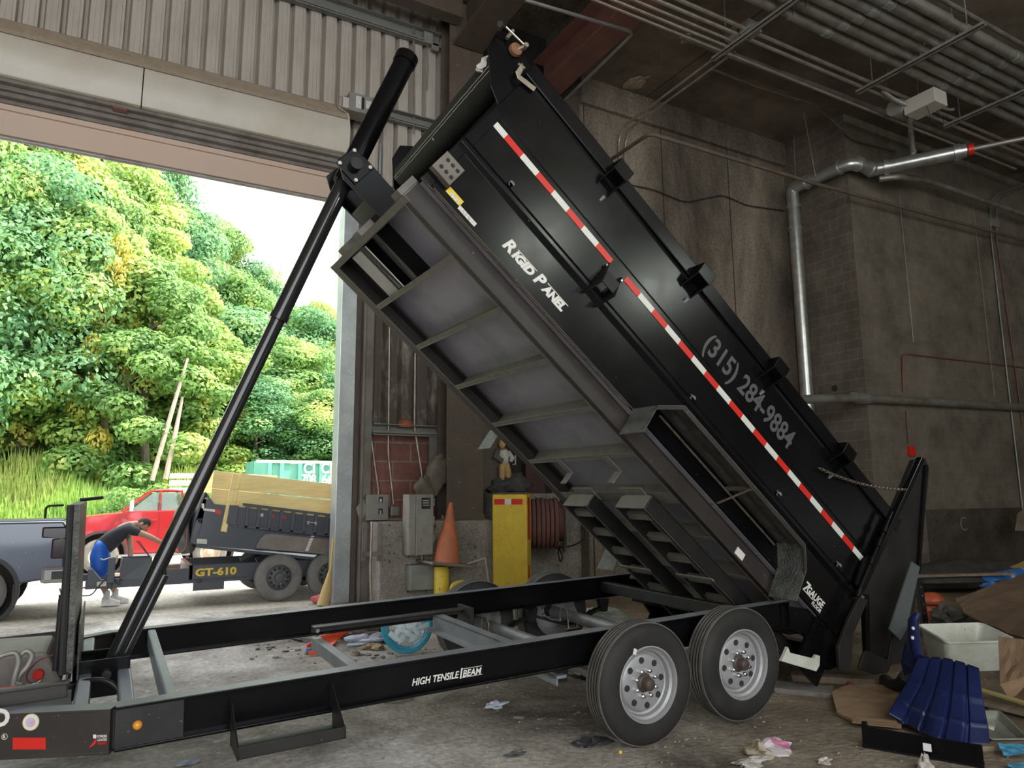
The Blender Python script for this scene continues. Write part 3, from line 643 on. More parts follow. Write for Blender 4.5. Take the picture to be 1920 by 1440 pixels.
# door operator box with labels
p0, p1 = w(652, 176, YW - .5), w(712, 226, YW - .5)
e = empty('operator_box', 'dusty beige control box with paper labels on the wall above the cylinder pivot', 'box', loc=(p0.x, YW - .6, p1.z))
W_, H_ = p1.x - p0.x + .05, p0.z - p1.z
MB().box((0, 0, 0), (W_, .3, H_)).build('body', M['ebox'], e, bevel=.012)
b = MB(); b.box((.11, -.004, .06), (.2, 0, H_ - .05)); b.build('paper_label', M['label'], e)
b = MB(); b.box((.28, -.004, .09), (.40, 0, H_ - .09)); b.build('paper_label', M['label'], e)
b = MB(); b.box((.205, -.004, .06), (.25, 0, H_ - .05)); b.build('dark_label', M['blackp'], e)
b = MB(); b.box((-.10, .0, .02), (0, .08, .2)); b.build('side_fitting', M['beige'], e, bevel=.006)
b = MB(); b.tube(round_path([(-.04, .03, .18), (-.12, .03, .22), (-.2, .03, .12), (-.16, .03, 0), (-.05, .03, -.04)], .07), .012, 8); b.build('cable_loop', M['conduit'], e, smooth=True)
# red ball-like dome
p = w(759, 792, YW - .02); b = MB(); b.lathe([(.0, .12), (.07, .115), (.12, .08), (.145, .03), (.15, -.03)], (p.x, p.y - .02, p.z - .06), (0, 0, 1), 20); tag(b.build('orange_basketball', mat('dusty_orange_rubber', (0.34,0.11,0.055), .7, c2=(0.17,0.12,0.085), scale=3), smooth=True), 'dusty orange ball sitting on the girt above the red blocks', 'ball')
# enclosures
def ebox(name, x0, x1, y0, y1, dep, m, label, yb=YW - .02):
    a, c = w(x0, y0, yb - dep), w(x1, y1, yb - dep)
    e = empty(name, label, 'electrical box', loc=(a.x, yb - dep, c.z)); Wd, Hd = c.x - a.x, a.z - c.z
    MB().box((0, 0, 0), (Wd, dep, Hd)).build('body', M[m], e, bevel=.008)
    return e, Wd, Hd
e, Wd, Hd = ebox('switch_box', 687, 728, 927, 975, .16, 'ebox', 'small grey switch box with black digits beside the door channel')
MB().box((.02, -.012, .02), (Wd - .03, 0, Hd - .02)).build('door', M['ebox'], e, bevel=.004)
for z in (.26, .08):
    MB().box((Wd - .17, -.016, Hd * .18 + z - .06), (Wd - .10, -.012, Hd * .18 + z + .03)).build('black_plate', M['blackp'], e)
text_mesh('lettering', '8', .07, M['textw'], fr((Wd - .155, -.017, Hd * .18 + .21), (1, 0, 0), (0, 0, 1)), e, bold=.002)
text_mesh('lettering', '2', .07, M['textw'], fr((Wd - .155, -.017, Hd * .18 + .03), (1, 0, 0), (0, 0, 1)), e, bold=.002)
MB().box((Wd + .0, .02, .2), (Wd + .03, .06, .42)).build('lever', M['redsteel'], e)
e, Wd, Hd = ebox('small_junction_box', 733, 749, 950, 967, .08, 'galvdull', 'little square galvanised box right of the small switch box')
MB().box((.02, -.006, .02), (Wd - .02, 0, Hd - .02)).build('cover', M['ebox'], e)
e, Wd, Hd = ebox('tall_enclosure', 766, 812, 927, 1040, .24, 'ebox', 'tall dusty grey electrical enclosure with latches, left of the traffic cone', yb=YW - .63)
MB().box((.01, -.015, .01), (Wd * .28, 0, Hd - .01)).build('door', M['ebox'], e, bevel=.004)
MB().box((Wd * .36, -.015, .01), (Wd - .01, 0, Hd - .01)).build('door', M['ebox'], e, bevel=.004)
MB().box((Wd * .29, -.02, .0), (Wd * .35, 0, Hd)).build('door_strip', M['galvdull'], e)
MB().box((Wd * .50, -.02, Hd - .22), (Wd * .86, -.015, Hd - .05)).build('name_plate', M['blackp'], e)
b = MB(); [b.box((Wd * .55, -.022, Hd - .10 - .035 * k), (Wd * .80, -.020, Hd - .09 - .035 * k)) for k in range(3)]; b.build('lettering', M['label'], e)
for z in (.2, .5, .8): MB().box((Wd, .02, Hd * z), (Wd + .03, .07, Hd * z + .12)).build('latch', M['galvdull'], e, bevel=.004)
for z in (.25,): b = MB(); b.lathe([(0, .02), (.02, .02), (.022, 0)], (Wd * .55, -.015, Hd * z), (0, -1, 0), 12); b.build('lock', M['galvdull'], e)
e, Wd, Hd = ebox('lower_junction_box', 769, 816, 1060, 1105, .20, 'ebox_green', 'grey green box below the tall enclosure, beside the yellow post', yb=YW - .63)
MB().box((.012, -.010, .012), (Wd - .012, 0, Hd - .012)).build('cover', M['ebox_green'], e, bevel=.004)
wc([(791, 1040), (791, 1062)], .022, 'galvdull', 'short pipe joining the tall enclosure and the box below it', YW - .70)
wc([(697, 978), (694, 1060), (696, 1125)], .020, 'conduit', 'conduit running down the pitted curb below the small switch box', YW - .65)
for k, px in enumerate((684, 713)):
    a, c = w(px, 980, YW - .645), w(px, 1052, YW - .645); b = MB()
    b.box((a.x - .035, YW - .645, c.z), (a.x - .025, YW - .62, a.z)); b.box((a.x + .025, YW - .645, c.z), (a.x + .035, YW - .62, a.z)); b.box((a.x - .035, YW - .63, c.z), (a.x + .035, YW - .62, a.z))
    tag(b.build('slotted_channel', M['chan']), ['left', 'right'][k] + ' short slotted channel bolted to the curb under the switch box', 'channel')
a, c = w(682, 1035, YW - .655), w(716, 1042, YW - .655); tag(MB().box((a.x, YW - .66, c.z), (c.x, YW - .64, a.z)).build('slotted_channel', M['chan']), 'level slotted channel across the two short uprights on the curb', 'channel')
p = w(681, 960, YW - .1); b = MB(); b.blob(p, (.09, .06, .20), 5, .18, 14); tag(b.build('hanging_rag', M['chan'], smooth=True), 'grey rag hanging at the edge of the door channel', 'rag')
# burlap sack on the ledge beside column
p = w(819, 893, YW - .42); b = MB(); b.blob((0, 0, 0), (.20, .13, .34), 9, .14, 22, m=Matrix.Translation(p) @ Matrix.Rotation(.45, 4, 'Y')); tag(b.build('burlap_sack', mat('dusty_burlap', (0.17,0.145,0.11), .95, c2=(0.11,0.09,0.07), scale=6, bump=.6, bscale=70), smooth='all'), 'dusty brown burlap sack slumped on the curb beside the brown column', 'sack')
p = w(795, 915, YW - .48); b = MB(); b.blob((0, 0, 0), (.15, .10, .17), 12, .22, 20, m=Matrix.Translation(p)); tag(b.build('burlap_sack', bpy.data.materials['dusty_burlap'], smooth='all'), 'small crumpled brown sack in front of the larger one, above the enclosure', 'sack')
# cone on yellow post
cb_ = w(836, 1057, 10.25)
e = empty('traffic_cone', 'faded orange traffic cone set on top of a yellow post', 'cone', loc=cb_)
Hc = w(845, 942, 10.25).z - cb_.z; lean = Matrix.Rotation(.085, 4, 'Y')
b = MB(); b.lathe([(.215, .02), (.20, .03), (.175, Hc * .22), (.14, Hc * .45), (.135, Hc * .47), (.12, Hc * .5), (.065, Hc * .8), (.028, Hc), (0, Hc + .005)], (0, 0, 0), (0, 0, 1), 28, m=lean); b.build('cone_body', M['orange'], e, smooth=True)
b = MB(); b.box((-.37, -.33, -.02), (.37, .33, .025), m=Matrix.Rotation(.12, 4, 'Y')); b.build('base', M['chan'], e, bevel=.015)
zb = w(828, 1062, 10.25)
e = empty('bollard', 'short yellow painted steel post under the traffic cone', 'post', loc=(zb.x, 10.25, 0)); b = MB(); b.lathe([(.115, 0), (.115, zb.z - .02), (.10, zb.z), (0, zb.z + .005)], (0, 0, 0), (0, 0, 1), 24); b.build('post', M['yellow'], e, smooth=True)
_h = w(843, 1118, 9.9); b = MB(); b.tube(round_path([(_h.x, 9.9, .02), w(848, 1096, 9.9), w(862, 1091, 9.9), w(880, 1093, 9.9)], .08), .03, 10); tag(b.build('bent_tube', M['yellow'], smooth=True), 'bent yellow tube between the yellow post and the far front wheel', 'tube')
# white empty frame leaning
fp = [w(*c, 10.5) for c in ((837, 1070), (909, 1046), (917, 1100), (842, 1116))]
b = MB()
for i in range(4): b.beam(fp[i], fp[(i + 1) % 4], .02, .03, up=(0, 1, 0))
tag(b.build('empty_frame', M['beige']), 'empty off-white frame leaning against the curb beside the yellow board', 'frame')
# yellow board cabinet
a, c = w(918, 924, 10.55), w(985, 1095, 10.55)
e = empty('yellow_cabinet', 'chipped yellow painted box standing on end with a red and white reflective strip', 'cabinet', loc=(a.x, 10.45, 0)); Wd = .58; e.rotation_euler = (0, 0, -.80)
MB().box((0, 0, .0), (Wd, .24, a.z)).build('body', M['yellow'], e, bevel=.012)
for x0_, x1_, m in ((.03, .21, 'redtape'), (.21, .32, 'whitetape'), (.32, .51, 'redtape')): MB().box((x0_, -.004, a.z - .19), (x1_, -.0005, a.z - .10)).build('reflective_strip', M[m], e)
MB().box((Wd - .0, .05, a.z - .75), (Wd + .004, .16, a.z - .08)).build('side_stripe', M['redtape'], e)
MB().box((Wd - .0, .05, a.z - 1.35), (Wd + .004, .14, a.z - 1.15)).build('side_stripe', M['redtape'], e)
MB().box((.0, -.003, a.z - .03), (Wd, .24, a.z + .004)).build('top_edge', M['dirtline'] if 'dirtline' in M else M['dust'], e)
# hose reel
rc = w(1008, 978, 10.5); R_ = .47
e = empty('hose_reel', 'wall reel wound with dusty red hose beside the yellow box', 'reel', loc=rc); tilt = Matrix.Rotation(-.45, 4, 'Z')
hm = mat('dusty_red_hose', (0.21,0.085,0.072), .7, c2=(0.13,0.080,0.072), scale=8)
for k in range(9):
    b = MB(); rr = .36 + .012 * math.sin(k * 1.7); b.tube([(-.30 + .075 * k + .012 * math.sin(t), rr * math.sin(t), rr * math.cos(t) - (.05 if math.cos(t) < 0 else 0)) for t in [i * math.pi / 18 for i in range(36)]], .036, 8, closed=True); b.build('hose_coil', hm, e, smooth=True, mw=tilt)
b = MB(); b.lathe([(.12, 0), (.50, 0), (.52, .01), (.50, .02), (.12, .02)], (.42, 0, 0), (1, 0, 0), 32); b.build('reel_flange', M['galvdull'], e, smooth=True, mw=tilt)
b = MB(); b.tube([(-.33, 0, 0), (.42, 0, 0)], .33, 24); b.box((.43, .1, -.05), (.47, .5, .05)); b.build('drum', hm, e, mw=tilt)
b = MB(); b.tube(round_path([(.38, -.1, -.40), (.30, -.15, -.5), (.34, -.15, -.68), (.42, -.12, -.6), (.36, -.1, -.45)], .05), .014, 8); b.tube(round_path([(.30, -.1, -.45), (.7, -.05, -.42), (1.0, .0, -.3), (.95, .1, .15)], .15), .014, 8); b.build('hose_tail', M['blackp'], e, smooth=True)
b = MB(); b.tube([(.38, -.12, -.42), (.42, -.12, -.25)], .02, 8); b.build('nozzle', M['galvdull'], e)
wc([(1058, 1000), (1056, 960), (1060, 930)], .02, 'conduit', 'short pipe with valve on the wall right of the hose reel', 10.35)
# figurine
sz = 1.64
e0 = w(945, 910, 10.95); e = empty('figurine', 'painted figurine of a standing figure in yellow trousers and dark jacket on a rock base', 'figurine', loc=(e0.x, 10.95, sz))
Hs = w(940, 826, 10.95).z - sz
b = MB(); b.blob((.10, 0, .13), (.38, .22, .15), 21, .22, 20); b.blob((.22, .0, .22), (.22, .15, .12), 8, .2, 14); b.build('rock_base', mat('grey_rock_base', (0.10,0.10,0.095), .9, c2=(0.045,0.045,0.045), scale=10, bump=.5), e, smooth='all')
ym = mat('yellow_ochre_paint', (0.60,0.42,0.15), .5, c2=(0.40,0.27,0.10), scale=14)
b = MB(); b.tube([(-.04, 0, .20), (-.05, -.02, .36), (-.03, 0, .52)], [.05, .058, .068], 12); b.tube([(.06, 0, .20), (.07, -.03, .36), (.03, 0, .52)], [.048, .056, .066], 12); b.build('trousers', ym, e, smooth='all')
b = MB(); b.tube([(0, 0, .50), (0, 0, .60), (-.02, 0, .72), (-.03, 0, .78)], [.085, .09, .105, .05], 14); b.tube([(.07, -.02, .72), (.13, -.08, .60), (.06, -.14, .56)], [.045, .04, .032], 10); b.build('torso', M['label'], e, smooth='all')
b = MB(); b.tube([(-.12, .0, .74), (-.17, -.02, .62), (-.08, -.1, .55)], [.055, .055, .045], 12); b.blob((-.12, .06, .60), (.10, .08, .18), 4, .15, 14); b.build('jacket', mat('dark_grey_cloth_paint', (0.09,0.09,0.085), .7, c2=(0.16,0.15,0.13), scale=12), e, smooth='all')
b = MB(); b.blob((-.04, -.01, .86), (.065, .07, .085), 2, .05, 16); b.build('head', ym, e, smooth='all')
b = MB(); b.tube(arc((-.035, 0, .775), .07, 0, 2 * math.pi, 12, (1, 0, 0), (0, 1, .2)), .016, 6); b.build('scarf', M['redsteel'], e, smooth='all')
b = MB(); b.tube([(.14, -.05, .50), (.2, -.05, .50), (.2, -.05, .66)], .012, 6); b.build('frame_prop', M['beige'], e)
for x_, m_, nm in ((6.05, 'brownsteel', 'left'), (6.95, 'redsteel', 'right')): pass
tag(MB().box((5.55, 11.0, 1.64), (5.95, 11.15, 4.6)).build('upright_board', M['brownsteel'], bevel=.005), 'brown upright board in the recess left of the figurine', 'board')
tag(MB().box((6.45, 11.05, 1.64), (6.85, 11.15, 3.2)).build('upright_board', mat('dark_red_curtain_board', (0.085,0.032,0.032), .7, c2=(0.05,0.022,0.022), scale=3, stretch=(8,1,.4))), 'dark red upright board in the recess right of the figurine', 'board')
tag(MB().tube([(7.0, 11.0, 1.64), (7.0, 11.0, 3.2)], .035, 8).build('upright_pipe', M['conduit'], smooth=True), 'grey vertical pipe at the right end of the recess behind the bed', 'pipe')
# broom in the doorway
p = w(610, 1128, 11.0); e = empty('corn_broom', 'straw broom head leaning against the foot of the door jamb', 'broom', loc=(p.x, 11.0, 0))
b = MB(); b.tube([(-.03, 0, .01), (.02, 0, .25), (.06, .02, .48), (.065, .02, .52)], [.10, .075, .03, .02], 12); b.build('bristles', mat('straw', (0.60,0.45,0.20), .9, c2=(0.42,0.30,0.13), scale=30, stretch=(6,6,.6)), e, smooth=True)
b = MB(); b.tube([(.065, .02, .5), (.10, .04, 1.0)], .014, 8); b.build('handle', M['yellow'], e)
p = w(606, 1125, 11.3); tag(MB().blob((p.x - .05, 11.35, .06), (.15, .1, .06), 3, .15, 12).build('red_rag', mat('pink_red_cloth', (0.55,0.12,0.16), .8), smooth='all'), 'pinkish red scrap on the ground beside the broom', 'rag')
# ================================================================== DUMP TRAILER

trailer = empty('dump_trailer', 'large black dump trailer with its bed tipped up and long hydraulic cylinder', 'trailer', mw=MT)
def ibeam(b, p, q, z0, z1, w=.10, tf=.014, tw=.012):
    p = Vector(p); q = Vector(q); d = (q - p).normalized(); n = Vector((-d.y, d.x, 0)).normalized()
    for z in (z0, z1 - tf):
        b.prism([p + n * w / 2 + Vector((0, 0, z)), p - n * w / 2 + Vector((0, 0, z)), q - n * w / 2 + Vector((0, 0, z)), q + n * w / 2 + Vector((0, 0, z))], 0, (0, 0, tf))
    b.prism([p + n * tw / 2 + Vector((0, 0, z0)), p - n * tw / 2 + Vector((0, 0, z0)), q - n * tw / 2 + Vector((0, 0, z0)), q + n * tw / 2 + Vector((0, 0, z0))], 0, (0, 0, z1 - z0))
ZB, ZT = .497, .703
XK = -3.04
for y, x1, nm in ((.31, 1.66, 'near'), (2.36, 1.72, 'far')):
    b = MB(); ibeam(b, (XK, y, 0), (x1, y, 0), ZB, ZT)
    if nm == 'near': b.box((1.655, y - .05, ZB), (1.665, y + .05, ZT))
    o = b.build('frame_rail', M['blk'], trailer, bevel=.003)
    b = MB(); b.box((XK, y - .049, ZT + .0005), (x1, y + .049, ZT + .002)); b.build('rail_top', M['topfl'], o)
# hinge extensions behind the wheels
for y in (.31, 2.36):
    b = MB(); b.prism([(1.60, y - .02, ZB), (1.60, y - .02, ZT - .03), (1.95, y - .02, ZT - .10), (2.35, y - .02, .30), (2.35, y - .02, .12), (2.1, y - .02, .10), (1.85, y - .02, .42)], 0, (0, .04, 0))
    b.tube([(2.25, y - .12, .2), (2.25, y + .12, .2)], .03, 12); b.build('hinge_plate', M['blk'], trailer, bevel=.004)
b = MB(); b.box((1.72, .33, .42), (1.82, 2.34, .54)); b.box((2.2, .31, .15), (2.3, 2.36, .25)); b.build('rear_crossmember', M['blk'], trailer, bevel=.006)
# tongue : converging rails with deep side plates
tongue_pts = [(XK, .29, 0), (-4.9, 1.20, 0)]
for sgn, nm in ((0, 'near'), (1, 'far')):
    f = (lambda p: Vector(p)) if not sgn else (lambda p: Vector((p[0], 2.67 - p[1], 0)))
    p, q = f((XK, .29, 0)), f((-4.95, 1.22, 0)); b = MB(); ibeam(b, p, q, ZB, ZT, w=.10)
    o = b.build('tongue_rail', M['railbr'], trailer, bevel=.003)
    d = (q - p).normalized(); n = Vector((-d.y, d.x, 0)); s = -1 if (n.y > 0) == (not sgn) else 1
    b = MB(); pp = p + n * .05 * s * (1 if not sgn else 1); qq = pp + (q - p)
    b.prism([pp + Vector((0, 0, ZB + .014)), qq + Vector((0, 0, ZB + .014)), qq + Vector((0, 0, ZT - .012)), pp + Vector((0, 0, ZT - .012))], 0, n * (-.006) * s)
    b.build('tongue_side_plate', M['railbr'], o)
    b = MB(); b.prism([p + n * .049 + Vector((0, 0, ZT)), p - n * .049 + Vector((0, 0, ZT)), q - n * .049 + Vector((0, 0, ZT)), q + n * .049 + Vector((0, 0, ZT))], 0, (0, 0, .0015)); b.build('rail_top', M['topfl'], o)
# decals on the near tongue plate : frame runs along tongue direction
tp = Vector((XK, .29, 0)); tq = Vector((-4.95, 1.22, 0)); td = (tp - tq).normalized(); tn = Vector((td.y, -td.x, 0))   # td: left->right in the picture, tn: outward
face = tp + tn * .0515
def onface(px, py):   # trailer-frame point on the near tongue face
    n_w = (MT.to_3x3() @ tn); v = onp(px, py, n_w, n_w.dot(MT @ face)); return MTi @ v
def decal_rect(name, px0, py0, px1, py1, m, lift=.0006, parent=trailer):
    a, b_, c, d = onface(px0, py0), onface(px1, py0), onface(px1, py1), onface(px0, py1)
    bb = MB(); k = tn * lift; bb.prism([d + k, c + k, b_ + k, a + k], 0, tn * .0006); return bb.build(name, m, parent)
decal_rect('reflector', 24, 1383, 86, 1405, M['redtape'])
p = onface(58, 1354); b = MB(); b.lathe([(0, .002), (.036, .002), (.038, 0)], p, tn, 28); b.build('round_sticker', M['textw'], trailer)
b = MB(); b.lathe([(.0, .0035), (.022, .0035)], p, tn, 20); o = b.build('round_sticker_print', mat('sticker_print', (0.45,0.50,0.72), 0.5, c2=(0.7,0.32,0.32), scale=70, amt=(.45,.6)), trailer)
b = MB(); b.lathe([(.0345, .003), (.037, .003)], p, tn, 28); b.build('sticker_ring', M['yellow'], trailer)
text_mesh('registered_mark', 'R', .020, M['textw'], fr(onface(5.5, 1384), td, (0, 0, 1)) @ Matrix.Translation((0, 0, .002)), trailer, bold=.0006)
p = onface(9, 1381); b = MB(); b.lathe([(.0118, .002), (.014, .002)], p, tn, 20); b.build('registered_ring', M['textw'], trailer)
p = onface(-6, 1347); text_mesh('brand_lettering', 'D', .11, M['textw'], fr(onface(-16, 1362), td, (0, 0, 1)) @ Matrix.Translation((0, 0, .002)), trailer, bold=.004)
for k, (t, c) in enumerate((('POWDER', 'textw'), ('COATED', 'textw'), ('WARRANTY', 'redtape'))):
    text_mesh('powder_coat_lettering', t, .0165, M[c], fr(onface(183, 1383 + k * 6.6), td, (0, 0, 1)) @ Matrix.Translation((0, 0, .002)), trailer, bold=.0003, width=.044)
b = MB(); q0 = [onface(*p) + tn * .0015 for p in ((167, 1402), (176, 1390), (181, 1384), (181, 1392), (175, 1398))]; b.prism(q0, 0, tn * .0006); b.build('decal_flag', M['redtape'], trailer)
b = MB(); q0 = [onface(*p) + tn * .0015 for p in ((175, 1377), (181, 1377), (181, 1384), (175, 1384))]; b.prism(q0, 0, tn * .0006); b.build('decal_flag', M['textw'], trailer)
# amber marker light, HIGH TENSILE I BEAM
p = TP(258, 1361, .26); b = MB(); b.lathe([(0, .022), (.012, .02), (.02, .012), (.022, 0)], (p.x, .272, p.z), (0, -1, 0), 18); b.build('marker_light', mat('amber_lens', (0.75,0.30,0.03), 0.25), trailer, smooth=True)
for x0_, x1_ in ((-3.04, -2.74),): b = MB(); b.box((x0_, .272, ZB + .012), (x1_, .30, ZT - .012)); b.build('splice_plate', M['blkdust'], trailer)
a = TP(773, 1289, .30); c = TP(905, 1270, .30)
L1 = (c.x - a.x)
text_mesh('beam_lettering', 'HIGH TENSILE', .055, M['textw'], fr((a.x, .3035, a.z + .008), (1, 0, 0), (0, 0, 1)), trailer, shear=.25, bold=.0012, width=L1 * .66)
text_mesh('beam_lettering', 'I', .085, M['textw'], fr((a.x + L1 * .665, .3035, a.z + .001), (1, 0, 0), (0, 0, 1)), trailer, shear=.2, bold=.0012, width=.022)
text_mesh('beam_lettering', 'BEAM', .055, M['textw'], fr((a.x + L1 * .71, .3035, a.z + .008), (1, 0, 0), (0, 0, 1)), trailer, shear=.25, bold=.0012, width=L1 * .28)
b = MB()
for dz in (.003, .053): b.box((a.x + L1 * .70, .3028, a.z + dz), (a.x + L1 * 1.0, .3034, a.z + dz + .003))
b.build('beam_lettering_rule', M['textw'], trailer)
# crossmembers (blue-grey tubes)
for x in (-3.19, -2.99, -2.80):
    b = MB(); b.box((x - .035 if x < -2.9 else x - .02, .355, .57), (x + .035, 2.31, .695)); b.build('crossmember', M['crossm'], trailer, bevel=.012)
b = MB(); b.box((-1.80, .36, .56), (-1.735, 1.56, .64)); b.build('crossmember', M['topfl'], trailer, bevel=.004)
b = MB(); b.box((-.88, .36, .60), (-.87, 1.5, .70)); b.box((-.88, .36, .69), (-.80, 1.5, .70)); b.box((-.95, .36, .60), (-.87, 1.5, .61)); b.build('crossmember', M['topfl'], trailer)
b = MB(); b.box((1.3, .36, .56), (1.38, 2.31, .66)); b.build('crossmember', M['blkdust'], trailer, bevel=.004)
# folded safety prop lying along the frame
b = MB(); b.box((-1.80, 1.60, .65), (-.60, 1.61, .70)); b.box((-1.80, 1.53, .69), (-.60, 1.61, .70)); b.box((-.62, 1.42, .60), (-.59, 1.66, .72)); o = b.build('safety_prop', M['blkdust'], trailer, mw=Matrix.Translation((0, -.05, .022)), bevel=.002)
b = MB(); b.lathe([(0, .02), (.014, .02), (.016, 0)], (-1.76, 1.60, .665), (0, -1, 0), 12); b.build('bolt', M['chrome'], o)
# cylinder base box + hose
b = MB()
for y in (1.12, 1.42): b.box((-3.24, y - .006, .555), (-2.96, y + .006, .765))
b.box((-3.25, 1.12, .555), (-3.23, 1.42, .745)); b.build('cylinder_base_plate', M['blk'], trailer, bevel=.003)
b = MB(); b.tube([(-3.08, 1.08, .68), (-3.08, 1.46, .68)], .025, 14); b.build('base_pin', M['blkdust'], trailer)
b = MB(); b.tube(round_path([(-3.26, 1.0, .66), (-3.15, .95, .70), (-3.05, .90, .68), (-2.98, .88, .56), (-3.0, .95, .40), (-3.1, 1.1, .40)], .12, 5), .013, 10); b.build('hydraulic_hose', M['blackp'], trailer, smooth=True)
# step hanging under the near rail
b = MB()
for x in (-2.52, -2.0): b.prism([(x, .262, .64), (x, .262, .43), (x, .02, .43), (x, .02, .475)], 0, (.008, 0, 0))
b.box((-2.52, .02, .43), (-1.992, .262, .438)); b.box((-2.52, .02, .43), (-1.992, .028, .49)); b.build('side_step', M['blkdust'], trailer, bevel=.002)
# telescopic cylinder
A0 = Vector((-3.08, 1.27, .68)); PIN = TP(652, 328, 1.25); TOPP = TP(764, 106, 1.25); DIR = (TOPP - PIN).normalized(); A0 = TP(203, 1240, 1.25); A0.z = .66
DL = (PIN - A0).normalized(); LEN = (PIN - A0).length; Q0 = TP(521, 596, 1.25); k1_ = (Q0 - A0).length / LEN
b = MB(); b.tube([PIN - DL * .08, PIN + DL * .0, PIN + DL * .02, TOPP - DL * .05], .083, 22); b.tube([TOPP - DL * .08, TOPP], .092, 22); cyl = b.build('cylinder_barrel', M['blk'], trailer, smooth=True)
b = MB(); b.tube([A0 + DL * LEN * k1_, PIN], .060, 20); b.tube([A0 + DL * (LEN * k1_ - .02), A0 + DL * (LEN * k1_ + .03)], .066, 20); b.build('cylinder_stage', M['rod'], cyl, smooth=True)
b = MB(); b.tube([A0, A0 + DL * LEN * k1_], .049, 20); b.tube([A0 - DL * .03, A0 + DL * .04], .05, 16); b.build('cylinder_stage', M['rod'], cyl, smooth=True)
b = MB()
rel = A0 + DL * .02; b.tube([A0 + Vector((.045, -.02, 0)), A0 + DL * LEN * .16 + Vector((.055, -.02, 0))], .028, 10); b.build('cylinder_line', M['rod'], cyl, smooth=True)
# tool box at the tongue with open tread-plate lid
XL = -3.245
tb = MB(); tb.box((-4.2, .62, .70), (XL - .01, .632, .775)); tb.box((-4.2, 2.04, .70), (XL - .01, 2.05, .80)); tb.box((XL - .02, .62, .70), (XL - .01, 2.05, .80)); tb.box((-4.2, .60, .765), (XL - .0, .65, .78)); tb.box((-4.2, .62, .45), (XL - .01, 2.05, .46))
toolbox = tb.build('tool_box', M['railbr'], trailer, bevel=.003)
lid = MB(); lid.box((XL, .72, .79), (XL + .006, 1.98, 1.66)); lid.box((XL - .05, .72, .79), (XL, .726, 1.66)); lid.box((XL - .05, 1.974, .79), (XL, 1.98, 1.66)); lid.box((XL - .05, .72, 1.654), (XL, 1.98, 1.66))
lid_o = lid.build('tool_box_lid', M['diam'], toolbox)
b = MB(); b.tube([(XL - .04, .72, .79), (XL - .04, .72, 1.66)], .017, 8); b.build('lid_seal', M['blackp'], toolbox)
b = MB(); b.box((XL + .02, .95, .70), (XL + .028, 1.90, 1.00)); b.build('tread_plate_skirt', M['diam'], toolbox)
b = MB(); b.tube(round_path([(XL - .12, 1.8, 1.64), (XL - .22, 1.8, 1.64), (XL - .22, 1.8, 1.56)], .03), .008, 6); b.tube([(XL - .03, 1.88, 1.67), (XL + .1, 1.95, 1.68)], .012, 8); b.build('lid_latch', M['blackp'], toolbox)
b = MB(); s0 = Vector((XL - .08, .95, .77)); s1 = Vector((XL - .055, .9, 1.50)); b.tube([s0, s0.lerp(s1, .55)], .016, 12); b.tube([s0.lerp(s1, .5), s1], .007, 10); b.build('gas_strut', M['blackp'], toolbox, smooth=True)
bt = [TP(*p, 1.15) for p in ((-40, 1232), (88, 1222), (118, 1280), (60, 1296), (-40, 1300))]
b = MB(); b.prism([(q.x, 1.15, q.z) for q in bt], 0, (0, .55, 0)); b.build('battery_box', M['chan'], toolbox, bevel=.02)
p = TP(71, 1266, 1.12); b = MB(); b.lathe([(0, .03), (.026, .03), (.030, .0)], (p.x, 1.15, p.z), (0, -1, 0), 18); b.build('red_knob', M['redtape'], toolbox, smooth=True)
p = TP(86, 1222, 1.4); b = MB(); b.lathe([(0, .035), (.030, .035), (.033, .0)], (p.x, 1.4, p.z - .03), (0, 0, 1), 18); b.build('filler_cap', mat('dark_red_cap', (0.14,0.03,0.03), .5), toolbox, smooth=True)
def tpl(y, *pp): return [Vector((TP(a, c, y).x, y, TP(a, c, y).z)) for a, c in pp]
b = MB(); b.tube(round_path(tpl(.95, (-25, 1290), (-8, 1232), (30, 1222), (36, 1240), (26, 1275), (22, 1300)), .06, 6), .014, 10); b.build('grey_hose', M['galvdull'], toolbox, smooth=True)
b = MB(); b.tube(round_path(tpl(.97, (30, 1235), (50, 1218), (62, 1228), (52, 1250), (34, 1268), (26, 1300)), .06, 6), .014, 10); b.build('grey_hose', M['galvdull'], toolbox, smooth=True)
b = MB(); b.tube(round_path(tpl(.90, (-30, 1296), (20, 1289), (60, 1287), (80, 1294)), .1), .007, 8); b.build('red_cable', M['redtape'], toolbox, smooth=True)
b = MB(); b.tube(round_path(tpl(1.0, (118, 1222), (70, 1238), (50, 1262), (50, 1278), (70, 1282), (88, 1288)), .05), .004, 6); b.build('dark_cable', mat('dark_red_cable', (.12,.02,.02), .5), toolbox, smooth=True)
rnd = random.Random(4); b = MB()
for k in range(14):
    q_ = tpl(.93, (rnd.uniform(30, 95), rnd.uniform(1286, 1298)))[0]; b.tube(round_path([q_, q_ + Vector((rnd.uniform(-.05, .05), rnd.uniform(-.03, .03), .03)), q_ + Vector((rnd.uniform(-.08, .08), 0, .0))], .02, 3), .0022, 5)
b.build('loose_wire', M['galv'], toolbox, split=False)
b = MB(); b.box((-4.9, 1.2, .5), (-4.0, 1.47, .66)); b.build('coupler_frame', M['blk'], trailer)

